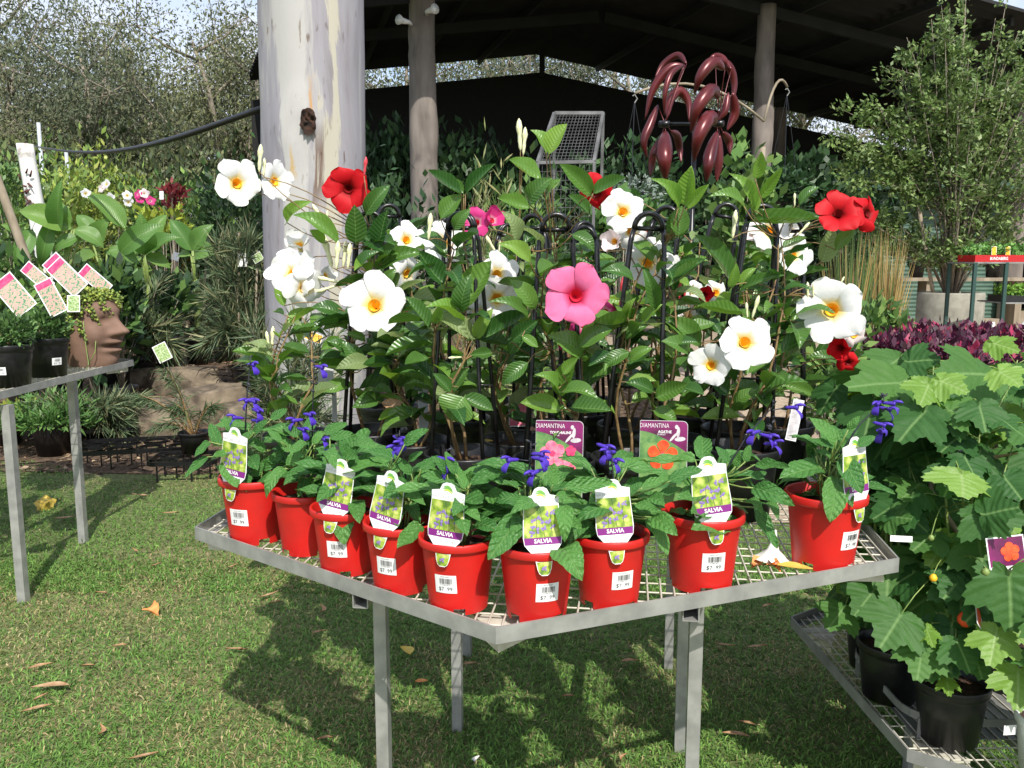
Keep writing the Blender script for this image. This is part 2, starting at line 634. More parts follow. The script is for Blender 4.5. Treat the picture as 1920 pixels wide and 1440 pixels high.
def leaf_cloud(rng, C, D, size, wr, cols, droop=0.2, nrm=None, jitter=.35):
    """folded diamond leaves: C centres/bases, D directions (n,3), size (n,), returns V,Q,col. 4 verts, 2 tris as one bent quad"""
    n = len(C)
    D = unit(D)
    R = rng.normal(size=(n, 3)) if nrm is None else nrm + rng.normal(size=(n, 3)) * jitter
    S = unit(np.cross(D, R))
    N = np.cross(S, D)
    s = size[:, None]
    b = C
    m1 = C + D * s * .45 + S * s * wr * .5 - N * s * .06
    m2 = C + D * s * .45 - S * s * wr * .5 - N * s * .06
    t = C + D * s - N * s * droop
    V = np.stack([b, m1, t, m2], 1).reshape(-1, 3)
    i = np.arange(n)[:, None] * 4
    Q = np.concatenate([np.hstack([i, i + 1, i + 2]), np.hstack([i, i + 2, i + 3])])
    col = np.repeat(cols, 4, 0)
    return V, Q, col

def cpick(rng, n, palette, var=.18):
    p = np.array(palette, np.float32)
    c = p[rng.integers(0, len(p), n)]
    return np.clip(c * (1 + rng.normal(size=(n, 1)) * var), .004, .9)

def ell(rng, n, c, r, shell=.5):
    d = unit(rng.normal(size=(n, 3)))
    k = shell + (1 - shell) * rng.random((n, 1)) ** .6
    return np.array(c) + d * k * np.array(r), d

# text as flat mesh, x right, y up, centred on its middle
_TXT = {}

def text_vf(s, size, bold=0.0, squeeze=1.0):
    key = (s, size, bold, squeeze)
    if key in _TXT:
        return _TXT[key]
    cu = bpy.data.curves.new('txt', 'FONT')
    cu.body = s
    cu.size = size
    cu.align_x = 'CENTER'
    cu.align_y = 'CENTER'
    cu.resolution_u = 2
    cu.offset = bold
    ob = bpy.data.objects.new('txt', cu)
    COL.objects.link(ob)
    dg = bpy.context.evaluated_depsgraph_get()
    me = bpy.data.meshes.new_from_object(ob.evaluated_get(dg))
    v = [(p.co.x * squeeze, p.co.y) for p in me.vertices]
    f = [tuple(q.vertices) for q in me.polygons]
    bpy.data.objects.remove(ob)
    bpy.data.curves.remove(cu)
    bpy.data.meshes.remove(me)
    _TXT[key] = (v, f)
    return v, f

def frame(origin, right, up):
    """matrix: local x right, y up, z towards the reader"""
    x = Vector(right).normalized()
    y = Vector(up)
    y = (y - x * y.dot(x)).normalized()
    z = x.cross(y)
    M = Matrix((x, y, z)).transposed().to_4x4()
    M.translation = Vector(origin)
    return M

def flat(mb, pts, M, z):
    mb.add([M @ Vector((x, y, z)) for x, y in pts], [tuple(range(len(pts)))])

def flat_text(mb, s, size, M, cx, cy, z, bold=0, sq=1.0):
    v, f = text_vf(s, size, bold, sq)
    mb.add([M @ Vector((x + cx, y + cy, z)) for x, y in v], f)

# ------------------------------------------------------------------ ground
def smooth(a, b, x):
    t = np.clip((x - a) / (b - a), 0, 1)
    return t * t * (3 - 2 * t)

def terr(x, y):
    """height of the ground: flat lawn, rising to the raised beds behind the rocks"""
    x = np.asarray(x, float)
    y = np.asarray(y, float)
    return .36 * smooth(6.3, 8.2, y) + .012 * np.sin(x * 2.1) * np.cos(y * 1.7) * smooth(3, 6, y)

def sheet(name, xs, ys, dz, mt):
    X, Y = np.meshgrid(xs, ys)
    Zv = terr(X, Y) + dz
    V = np.stack([X, Y, Zv], -1).reshape(-1, 3)
    nx, ny = len(xs), len(ys)
    i = np.arange((ny - 1) * (nx - 1))
    r, c = i // (nx - 1), i % (nx - 1)
    a = r * nx + c
    Q = np.stack([a, a + 1, a + 1 + nx, a + nx], 1)
    me = np_mesh(name, V, Q)
    return tag(put(name, me, mt, smooth=True), kind='structure')

sheet('ground', np.concatenate([[-150, -80, -40], np.linspace(-20, 20, 81), [40, 80, 150]]),
      np.concatenate([[-60, -20, -5], np.linspace(0, 30, 91), [45, 80, 160]]), 0, 'ground_lawn')
sheet('garden_bed', np.linspace(-9.5, 1.2, 44), np.linspace(5.75, 17.5, 60), .006, 'mulch')
sheet('gravel_path', np.linspace(1.25, 14, 40), np.linspace(4.6, 19, 60), .008, 'gravel_path')
sheet('shed_floor', np.linspace(-8, 1.2, 10), np.linspace(17.6, 22, 10), .010, 'gravel_path')

# grass: every blade is geometry; straw coloured patches as in the photograph
rng = np.random.default_rng(5)
def grass_blades(n, y0, y1, lmin, lmax, wmm, flatness):
    t = rng.random(n)
    y = y0 + (y1 - y0) * t ** 1.25
    xr = (.62 * y + .25)
    x = (rng.random(n) * 2 - 1) * xr
    k = ~((y > 5.85 + .25 * np.sin(x * 3)) & (x < 1.2)) & ~((x > 1.28 + .1 * np.sin(y * 5)) & (y > 4.6))
    x, y = x[k], y[k]
    n = len(x)
    pn = np.array([noise.noise((a * .9, b * .9, 3.3)) + .5 * noise.noise((a * 3.1, b * 3.1, 1.3)) for a, b in zip(x, y)])
    dry = smooth(.02, .45, pn + rng.normal(size=n) * .16 + .22 * smooth(3.2, 2.2, y) * (x < -.2))
    g = cpick(rng, n, [(.14, .275, .052), (.115, .235, .046), (.18, .315, .068), (.095, .19, .042)], .2)
    d = cpick(rng, n, [(.36, .32, .14), (.43, .37, .19), (.27, .25, .10), (.32, .25, .13)], .2)
    pick = (rng.random(n) < dry * .62)[:, None]
    col = np.where(pick, d, g)
    L = (lmin + (lmax - lmin) * rng.random(n)) * np.where(pick[:, 0], .8, 1)
    W = wmm * (.7 + .6 * rng.random(n))
    az = rng.random(n) * 2 * np.pi
    el = np.clip(rng.normal(flatness, .28, n), .08, 1.4)
    D = np.stack([np.cos(az) * np.cos(el), np.sin(az) * np.cos(el), np.sin(el)], 1)
    S = np.stack([-np.sin(az), np.cos(az), np.zeros(n)], 1)
    tw = rng.normal(size=(n, 1)) * .5
    S = unit(S + tw * np.array([0, 0, 1.]))
    B = np.stack([x, y, terr(x, y) - .002], 1)
    Mi = B + D * (L * .55)[:, None] + np.array([0, 0, 1.]) * (L * .12)[:, None]
    T = B + D * L[:, None] - np.array([0, 0, 1.]) * (L * .10)[:, None]
    T[:, 2] = np.maximum(T[:, 2], B[:, 2] + .003)
    w = W[:, None]
    V = np.stack([B - S * w * .3, B + S * w * .3, Mi + S * w * .5, Mi - S * w * .5, T], 1).reshape(-1, 3)
    i = np.arange(n)[:, None] * 5
    Q = np.concatenate([np.hstack([i, i + 1, i + 2]), np.hstack([i, i + 2, i + 3]), np.hstack([i + 3, i + 2, i + 4])])
    return V, Q, np.repeat(col, 5, 0)
Va, Qa, Ca = grass_blades(130000, 1.9, 4.0, .015, .038, .0040, .58)
Vb, Qb, Cb = grass_blades(85000, 3.6, 6.2, .016, .038, .0048, .55)
me = np_mesh('grass', np.vstack([Va, Vb]), np.vstack([Qa, Qb + len(Va)]), np.vstack([Ca, Cb]))
tag(put('grass', me, 'grass'), 'short green lawn grass with straw coloured patches', 'grass', kind='stuff')

# bark chips and dead leaves in the bed behind the lawn
n = 9000
x = rng.uniform(-8, 1.2, n)
y = rng.uniform(5.7, 11, n)
C = np.stack([x, y, terr(x, y) + .008 + rng.random(n) * .012], 1)
D = rng.normal(size=(n, 3)) * np.array([1, 1, .18])
V, Q, cc = leaf_cloud(rng, C, D, rng.uniform(.03, .10, n), .4, cpick(rng, n, [(.11, .065, .035), (.20, .13, .075), (.30, .22, .14), (.05, .032, .02)], .25), .02, np.array([[0, 0, 1.]]), .3)
tag(put('leaf_litter', np_mesh('leaf_litter', V, Q, cc), 'litter'), 'brown bark chips and dead leaves on the garden bed', 'leaf litter', kind='stuff')

# ------------------------------------------------------------------ the hexagonal display bench
BD = math.radians(82.2)
BX = Vector((math.sin(BD), -math.cos(BD), 0))          # bench right
BY = Vector((math.cos(BD), math.sin(BD), 0))           # bench back
BS = .957
BC = Vector((-.029, 1.452, 0)) + BY * BS               # centre
MESH_Z, RAIL_T, RAIL_B = .779, .800, .768
HEX = [BC + (Matrix.Rotation(BD + math.pi + math.radians(60) * k, 3, 'Z') @ Vector((BS, 0, 0))) for k in range(6)]   # 0 = front corner, then right

def clip_seg(p, d, poly):
    """part of the line p+t*d inside a convex polygon"""
    t0, t1 = -9, 9
    for i in range(len(poly)):
        a, b = poly[i], poly[(i + 1) % len(poly)]
        e = b - a
        nn = Vector((-e.y, e.x))
        nu = nn.dot(Vector((a - p)[:2]))
        de = nn.dot(Vector(d[:2]))
        if abs(de) < 1e-9:
            if nu > 0:
                return None
            continue
        t = nu / de
        if de > 0:
            t0 = max(t0, t)
        else:
            t1 = min(t1, t)
    return (t0, t1) if t1 > t0 else None

def hex_bench(name, label, poly, zm, zt, zb, ax, ay, legs, tubes, gm='galv', wire=.0042, sx=.05, sy=.027, legw=.030, group=None, ground=0.0):
    c = sum(poly, Vector()) / len(poly)
    root = thing(name, label, 'bench', (c.x, c.y, ground), group)
    off = Vector((c.x, c.y, ground))
    n = len(poly)
    th = .004
    for i in range(n):
        a, b = poly[i], poly[(i + 1) % n]
        e = (b - a).normalized()
        nin = Vector((-e.y, e.x, 0))
        q = MB()
        # upright face and the flange under the mesh, mitred at the corners
        def inset(k, dist):
            pv, p, nx = poly[k - 1], poly[k % n], poly[(k + 1) % n]
            e1, e2 = (p - pv).normalized(), (nx - p).normalized()
            n1, n2 = Vector((-e1.y, e1.x, 0)), Vector((-e2.y, e2.x, 0))
            bis = (n1 + n2).normalized()
            return p + bis * (dist / bis.dot(n1))
        A = [(a, inset(i, th)), (b, inset((i + 1) % n, th))]
        B = [inset(i, .026), inset((i + 1) % n, .026)]
        z = Vector((0, 0, 1))
        v = [a + z * zb, b + z * zb, b + z * zt, a + z * zt, A[0][1] + z * zt, A[1][1] + z * zt, A[1][1] + z * (zb + th), A[0][1] + z * (zb + th),
             B[0] + z * (zb + th), B[1] + z * (zb + th), B[1] + z * zb, B[0] + z * zb]
        q.add([p - off for p in v], [(0, 1, 2, 3), (3, 2, 5, 4), (4, 5, 6, 7), (7, 6, 9, 8), (8, 9, 10, 11), (11, 10, 1, 0)])
        q.build('rail', gm, root)
    # welded wire mesh
    q = MB()
    poly_in = [p + (c - p).normalized() * .012 for p in poly]
    for d, o, s, dz in ((ax, ay, sx, 0), (ay, ax, sy, wire)):
        k = -1.4
        while k < 1.4:
            p = c + o * k
            r = clip_seg(p, d, poly_in)
            if r:
                q.tube([p + d * r[0] + Vector((0, 0, zm + dz)) - off, p + d * r[1] + Vector((0, 0, zm + dz)) - off], wire / 2, 5, False)
            k += s
    q.build('wire_mesh', 'wire', root, True)
    # open square tubes below, running front to back
    for t in tubes:
        p = c + ax * t
        r = clip_seg(p, ay, poly)
        a, b = p + ay * (r[0] + .012) - off, p + ay * (r[1] - .012) - off
        q = MB()
        zc = zb - .0155
        hw = .0155
        for s in (-1, 1):
            q.bar(a + ax * s * hw + Vector((0, 0, zc)), b + ax * s * hw + Vector((0, 0, zc)), .0022, .031)
        for s in (-1, 1):
            q.bar(a + Vector((0, 0, zc + s * .0145)), b + Vector((0, 0, zc + s * .0145)), .0288, .0022)
        q.build('cross_tube', gm, root)
    for (lx, ly) in legs:
        p = c + ax * lx + ay * ly - off
        g = float(terr(p.x + off.x, p.y + off.y)) - ground
        q = MB()
        q.bar(p + Vector((0, 0, g - .01)), p + Vector((0, 0, zb - .031 - ground * 0)), legw, legw, (ay.x, ay.y, 0))
        q.build('leg', gm, root)
    # short gusset plates under the corners
    for k in range(n):
        p = poly[k]
        d = (c - p).normalized()
        q = MB()
        sdir = Vector((-d.y, d.x, 0))
        z = Vector((0, 0, 1))
        tri = [p + d * .03 + sdir * .0, p + d * .14 + sdir * .075, p + d * .14 - sdir * .075]
        v = [x + z * (zb - .001) - off for x in tri] + [x + z * (zb - .03) - off for x in tri]
        q.add(v, [(0, 2, 1), (3, 4, 5), (0, 1, 4, 3), (1, 2, 5, 4), (2, 0, 3, 5)])
        q.build('corner_gusset', 'wire', root)
    return root

hex_bench('display_bench', 'galvanised six sided wire mesh bench carrying the red pots', HEX, MESH_Z, RAIL_T, RAIL_B, BX, BY,
          [(.39, -.52), (-.345, -.52), (.40, .03), (-.28, .05), (.39, .55), (-.345, .55)], [.36, -.315])

# ------------------------------------------------------------------ leaves
def leaf_mesh(name, prof, fold=.18, arch=.12, wave=.03, serr=0, ny=7, half=2, tipcurl=0.0, seed=0, pet=.12):
    """unit leaf along +Y, half width .5; prof(t) = half width 0..1; arch keeps base and tip where they are"""
    rs = random.Random(seed)
    mb = MB()
    nx = half * 2 + 1
    ph = rs.random() * 6
    for j in range(ny + 1):
        t = j / ny
        wd = prof(t) * .5
        if serr and 0 < j < ny:
            wd *= 1 + serr * (1 if j % 2 else -1)
        for i in range(nx):
            s = (i - half) / half
            x = wd * s
            z = arch * 4 * t * (1 - t) * .5 + abs(s) * wd * fold * 1.6 + math.sin(t * 11 + ph + s * 1.5) * wave * abs(s) * (1 - .5 * t)
            z -= tipcurl * max(0, t - .6) ** 2 * 3
            mb.v.append((x, t, z))
            mb.uv.append((.5 + .5 * s * prof(t), t))
    for j in range(ny):
        for i in range(nx - 1):
            a = j * nx + i
            mb.f.append((a, a + 1, a + 1 + nx, a + nx))
    if pet:
        o = len(mb.v)
        for (yy, zz) in ((-pet, -.03), (.03, 0)):
            for k in range(3):
                a = 2 * math.pi * k / 3
                mb.v.append((.016 * math.cos(a), yy, zz + .016 * math.sin(a)))
                mb.uv.append((.5, .5))
        for k in range(3):
            mb.f.append((o + k, o + (k + 1) % 3, o + 3 + (k + 1) % 3, o + 3 + k))
    me = mb.mesh(name)
    me.shade_smooth()
    return me

def p_ell(t):          # elliptic, pointed tip
    return max(0.02, math.sin(math.pi * min(1, t ** .85)) ** .75) if 0 < t < 1 else .02

def p_ovate(t):        # broad base, pointed tip
    return max(.03, 1.52 * (t + .015) ** .42 * (1 - t) ** .72) if t < 1 else .02

def p_strap(t):
    return max(.03, (min(1, t * 7)) ** .6 * (1 - t ** 3) ** .8)

SETS = {}
for key, mt, prof, ar in (('mand', 'leaf_mandevilla', p_ell, ((.05, .25, .02), (.22, .2, .03), (.34, .12, .04), (-.15, .3, .03))),
                          ('young', 'leaf_young', p_ell, ((.08, .3, .02), (.2, .25, .03), (-.1, .3, .02))),
                          ('pale', 'leaf_pale', p_ell, ((.1, .2, .03), (.25, .15, .03)))):
    SETS[key] = []
    for i, (a, fo, wv) in enumerate(ar):
        me = leaf_mesh('leaf', prof, fo, a, wv, 0, 8, 2, .25 if i == 1 else 0, i)
        me.materials.append(MATS[mt])
        SETS[key].append(me)
SETS['salv'] = []
for i, (a, fo, wv) in enumerate(((.10, .12, .04), (.22, .08, .05), (.34, .1, .06), (-.08, .18, .05))):
    me = leaf_mesh('leaf', p_ovate, fo, a, wv, .035, 14, 2, .3 if i == 2 else 0, 20 + i, .16)
    me.materials.append(MATS['leaf_salvia'])
    SETS['salv'].append(me)
SETS['banana'] = []
for i, (a, fo) in enumerate(((.14, .14), (.24, .10), (.06, .2))):
    me = leaf_mesh('leaf', p_ell, fo, a, .03, 0, 10, 2, .3, 40 + i, .2)
    me.materials.append(MATS['leaf_banana'])
    SETS['banana'].append(me)

def palmate(name, seed, mt):
    """five lobed maple like leaf, base at origin, middle lobe along +Y, unit length"""
    rs = random.Random(seed)
    lob = [(0, 1.0), (-52, .86), (52, .86), (-108, .55), (108, .55)]
    out = []
    n = 64
    for k in range(n):
        a = -180 + 360 * k / n
        r = .16
        for la, lr in lob:
            d = abs((a - la + 180) % 360 - 180)
            wd = 37 if lr > .6 else 40
            v = lr * (1 - (d / wd) ** 1.25 * .46) if d < wd else 0
            if d < wd * 1.6:
                v = max(v, lr * .60 * (1 - (d / (wd * 1.6)) ** 2) + .12)
            r = max(r, v)
        if abs(a) > 165:
            r = .10
        r *= 1 + .05 * (1 if k % 2 else -1)
        out.append((r, math.radians(a)))
    mb = MB()
    mb.v.append((0, .12, 0))
    mb.uv.append((.5, .1))
    for ring in (.5, 1.0):
        for r, a in out:
            x, y = math.sin(a) * r * ring, .12 + math.cos(a) * r * ring * .88
            d = math.hypot(x, y)
            fold = min(abs((math.degrees(a) - la + 180) % 360 - 180) for la, _ in lob)
            z = -.20 * d * d + .0022 * fold * ring - .05 * ring * math.sin(a * 2 + seed) + rs.uniform(-.012, .012)
            mb.v.append((x, y, z))
            mb.uv.append((.5 + x * .5, max(0, min(1, y))))
    n = len(out)
    for k in range(n):
        k2 = (k + 1) % n
        mb.f.append((0, 1 + k2, 1 + k))
        mb.f.append((1 + k, 1 + k2, 1 + n + k2, 1 + n + k))
    me = mb.mesh(name)
    me.materials.append(MATS[mt])
    me.shade_smooth()
    return me
SETS['abut'] = [palmate('leaf', s, 'leaf_abutilon') for s in (1, 2, 3)]
SETS['abuty'] = [palmate('leaf', s, 'leaf_abutilon_young') for s in (4, 5)]

RND = random.Random(11)

def put_leaf(parent, off, B, T, wr, kind, nrm=None, var=None, name='leaf'):
    B, T = Vector(B), Vector(T)
    d = T - B
    ln = d.length
    y = d.normalized()
    if nrm is None:
        nrm = (CAMP - B).normalized() * .75 + SUN_DIR * .6 + Vector((RND.uniform(-.4, .4), 0, RND.uniform(0, .7)))
    z = nrm - y * nrm.dot(y)
    if z.length < .05:
        z = y.orthogonal()
    z.normalize()
    x = y.cross(z)
    M = Matrix((x * ln * wr, y * ln, z * ln)).transposed().to_4x4()
    M.translation = B - off
    ms = SETS[kind]
    me = ms[(RND.randrange(len(ms)) if var is None else var % len(ms))]
    o = bpy.data.objects.new(name, me)
    COL.objects.link(o)
    o.parent = parent
    o.matrix_local = M
    return o

# ------------------------------------------------------------------ red pots with salvia
def pot_meshes():
    """140 mm pot, unit scale in metres; origin at the base centre"""
    body = MB()
    R1, R0, Hh = .0655, .0515, .130
    n = 48
    prof = [(R0 - .004, 0), (R0, .003), (R0 + (R1 - R0) * .93, Hh - .016)]
    # wall with drain notches cut into the foot
    vs, fs = [], []
    rows = [0, .012, .016, Hh - .014]
    for z in rows:
        r = R0 + (R1 - R0) * z / Hh
        for k in range(n):
            a = 2 * math.pi * k / n
            vs.append((r * math.cos(a), r * math.sin(a), z))
    for j in range(len(rows) - 1):
        for k in range(n):
            if j == 0 and (k % 12) in (5, 6, 7):
                continue
            fs.append((j * n + k, j * n + (k + 1) % n, (j + 1) * n + (k + 1) % n, (j + 1) * n + k))
    body.add(vs, fs)
    # floor of the pot just above the notches
    body.lathe([(R0 + .0015, .0125), (.004, .0125)], n)
    rim = MB()
    rim.lathe([(R1 - .0015, Hh - .0145), (R1 + .0042, Hh - .0140), (R1 + .0050, Hh - .012), (R1 + .0050, Hh - .002), (R1 + .0038, Hh), (R1 + .0005, Hh), (R1 - .0018, Hh - .002), (R1 - .0055, Hh - .045), (R1 - .009, Hh - .07)], n)
    soil = MB()
    rs = random.Random(3)
    v, f = [(0, 0, Hh - .020)], []
    for ri, rr in enumerate((.02, .042, R1 - .004)):
        for k in range(20):
            a = 2 * math.pi * k / 20
            v.append((rr * math.cos(a), rr * math.sin(a), Hh - .024 + rs.uniform(-.004, .005)))
    for k in range(20):
        f.append((0, 1 + k, 1 + (k + 1) % 20))
        for j in (0, 1):
            f.append((1 + j * 20 + k, 1 + (j + 1) * 20 + k, 1 + (j + 1) * 20 + (k + 1) % 20, 1 + j * 20 + (k + 1) % 20))
    soil.add(v, f)
    return body.mesh('pot'), rim.mesh('pot_rim'), soil.mesh('soil')
POT_B, POT_R, POT_S = pot_meshes()
for me, mt in ((POT_B, 'red_pot'), (POT_R, 'red_pot'), (POT_S, 'soil')):
    me.materials.append(MATS[mt])
    me.shade_smooth()

def sticker_meshes(R1, R0, Hh, zc, w, h, price, prefix=''):
    """price label bent round a tapering pot, centred on -Y; returns card, ink meshes"""
    def wrap(x, z, lift):
        r = R0 + (R1 - R0) * (zc + z) / Hh + lift
        a = -math.pi / 2 + x / r
        return (r * math.cos(a), r * math.sin(a), zc + z)
    card = MB()
    n = 8
    v = [wrap(-w / 2 + w * i / n, s * h / 2, .0006) for s in (-1, 1) for i in range(n + 1)]
    card.add(v, [(i, i + 1, n + 2 + i, n + 1 + i) for i in range(n)])
    ink = MB()
    rs = random.Random(8)
    x = -w * .26
    while x < w * .33:
        bw = rs.choice((.0005, .0008, .0013))
        ink.add([wrap(x, h * .02, .0010), wrap(x + bw, h * .02, .0010), wrap(x + bw, h * .32, .0010), wrap(x, h * .32, .0010)], [(0, 1, 2, 3)])
        x += bw + rs.choice((.0005, .0008, .0011))
    for s, sz, cx, cy in ((price, h * .30, 0, -h * .27), ('9 311852 04713', h * .085, .0, -.035 * h), ('SALVIA 140MM', h * .075, 0, h * .41)):
        tv, tf = text_vf(s, sz, 0, 1.0)
        ink.add([wrap(a + cx, b + cy, .0011) for a, b in tv], tf)
    return card.mesh('price_sticker'), ink.mesh('print')
ST_C, ST_I = sticker_meshes(.0655, .0515, .130, .058, .040, .033, '$7  99')
ST_C.materials.append(MATS['white_card'])
ST_I.materials.append(MATS['ink'])

def salvia_tag_meshes():
    """flat tag, x right, y up from the pot rim, z towards the reader; slightly bowed"""
    def bow(x, y):
        return -.00012 * 0 + .9 * (x * x) * -1.2 + -.0015 * math.sin(max(y, 0) / .132 * 2.6) * 3
    def strip(mb, rows, dz):
        m = 6
        vs = []
        for (y, w) in rows:
            for i in range(m + 1):
                x = -w + 2 * w * i / m
                vs.append((x, y, bow(x, y) + dz))
        fs = []
        for j in range(len(rows) - 1):
            for i in range(m):
                a = j * (m + 1) + i
                fs.append((a, a + 1, a + m + 2, a + m + 1))
        mb.add(vs, fs)
    card, pic, pic2, band, logo, lime, ink, back = [MB() for _ in range(8)]
    rows = [(-.030, .005), (-.026, .010), (-.018, .013), (-.004, .0155), (.004, .0165), (.013, .024), (.026, .0345), (.040, .0365), (.060, .0355), (.095, .0330), (.113, .0335), (.1135, .0325), (.117, .017), (.122, .0145), (.128, .0115), (.1315, .005)]
    strip(card, rows, 0)
    strip(back, rows, -.0004)
    strip(pic, [(.0395, .0345), (.060, .0338), (.0965, .0315)], .0005)
    strip(pic2, [(-.028, .006), (-.024, .010), (-.017, .0118), (-.005, .0135)], .0005)
    strip(band, [(.0265, .0335), (.0393, .0348)], .0005)
    def txt(mb, s, sz, cx, cy, bold=0, sq=1.0):
        v, f = text_vf(s, sz, bold, sq)
        mb.add([(a + cx, b + cy, bow(a + cx, b + cy) + .0009) for a, b in v], f)
    # blossoms printed on the picture: small lilac lips along two thin stalks
    vio = MB()
    rv = random.Random(2)
    stk = MB()
    for (x0, y0, x1, y1) in ((.004, .040, -.003, .094), (-.012, .041, -.009, .078), (.018, .041, .016, .086)):
        for i in range(6):
            p_, q_ = i / 6, (i + 1) / 6
            a = (x0 + (x1 - x0) * p_, y0 + (y1 - y0) * p_)
            b = (x0 + (x1 - x0) * q_, y0 + (y1 - y0) * q_)
            stk.add([(a[0] - .0004, a[1], bow(*a) + .0008), (a[0] + .0004, a[1], bow(*a) + .0008), (b[0] + .0004, b[1], bow(*b) + .0008), (b[0] - .0004, b[1], bow(*b) + .0008)], [(0, 1, 2, 3)])
    for (cx, cy) in ((-.018, .060), (-.010, .052), (.002, .056), (.014, .066), (.020, .060), (-.004, .074), (.010, .082), (.020, .084), (-.016, .072), (.004, .066), (-.02, .048), (0, -.017)):
        for k in range(5):
            a = rv.uniform(0, 6.28)
            L, W_ = rv.uniform(.0045, .0075), rv.uniform(.0016, .0027)
            ca, sa = math.cos(a), math.sin(a)
            x0, y0 = cx + rv.uniform(-.0015, .0015), cy + rv.uniform(-.0015, .0015)
            pts = [(x0, y0), (x0 + ca * L * .5 - sa * W_, y0 + sa * L * .5 + ca * W_), (x0 + ca * L, y0 + sa * L), (x0 + ca * L * .5 + sa * W_, y0 + sa * L * .5 - ca * W_)]
            vio.add([(x, y, bow(x, y) + .0010 + .00008 * k) for x, y in pts], [(3, 2, 1, 0)])
    wt = MB()
    txt(wt, 'SALVIA', .0105, 0, .0330, .0003)
    txt(ink, 'NATURE\u2019S D\u00c9COR', .0088, 0, .1030, -.0001, .92)
    txt(ink, 'BLACK &', .0092, .001, .0205, -.0001)
    txt(ink, 'BLOOM', .0092, .001, .0105, -.0001, .8)
    strip(ink, [(.1092, .029), (.1096, .029)], .0007)
    for k, (yy, ww, mb) in enumerate(((.1235, .0085, logo), (.1200, .0095, logo), (.1165, .0085, lime))):
        pts = []
        for i in range(7):
            t = i / 6
            x = -ww + 2 * ww * t
            pts.append((x, yy + .0045 * math.sin(math.pi * t) - .004 * t, .0008 + bow(x, yy)))
        for i in range(7):
            t = 1 - i / 6
            x = -ww + 2 * ww * t
            pts.append((x, yy - .0015 + .0030 * math.sin(math.pi * t) - .004 * t, .0008 + bow(x, yy)))
        mb.add(pts, [tuple(range(13, -1, -1))])
    res = []
    for nm, mb, mt in (('tag', card, 'white_card'), ('picture', pic, 'print_salvia'), ('small_picture', pic2, 'print_salvia'), ('name_band', band, 'band_purple'), ('printed_blossoms', vio, 'print_violet'), ('printed_stalks', stk, 'stem_dark'), ('logo', logo, 'logo_green'), ('logo', lime, 'logo_lime'), ('lettering', ink, 'ink_grey'), ('lettering', wt, 'white_card'), ('tag_back', back, 'white_card')):
        me = mb.mesh(nm)
        me.materials.append(MATS[mt])
        res.append((nm, me))
    return res
TAGM = salvia_tag_meshes()

def violet_flower():
    """two lipped tubular blossom, unit length along +X, upper lip up"""
    mb = MB()
    mb.tube([(-.05, 0, 0), (.10, 0, .01), (.35, 0, .03), (.55, 0, .05), (.62, 0, .05)], [.05, .09, .10, .14, .13], 7)
    mb.tube([(.5, 0, .12), (.70, 0, .20), (.90, 0, .20), (1.0, 0, .15)], [.10, .085, .07, .02], 6)
    v = []
    for j, (x, w, z) in enumerate(((.52, .10, -.02), (.66, .17, -.12), (.78, .22, -.27), (.80, .20, -.42), (.74, .08, -.52))):
        for s in (-1, -.4, .4, 1):
            v.append((x, w * s, z - .05 * abs(s)))
    mb.add(v, [(j * 4 + i, j * 4 + i + 1, j * 4 + i + 5, j * 4 + i + 4) for j in range(4) for i in range(3)])
    me = mb.mesh('blossom')
    me.materials.append(MATS['violet'])
    me.shade_smooth()
    return me
VIOLET = violet_flower()

def curve_pts(p, q, sag, n=5, side=None):
    p, q = Vector(p), Vector(q)
    r = []
    for i in range(n + 1):
        t = i / n
        m = p.lerp(q, t)
        m = m + (side if side is not None else Vector((0, 0, 1))) * sag * 4 * t * (1 - t)
        r.append(m)
    return r

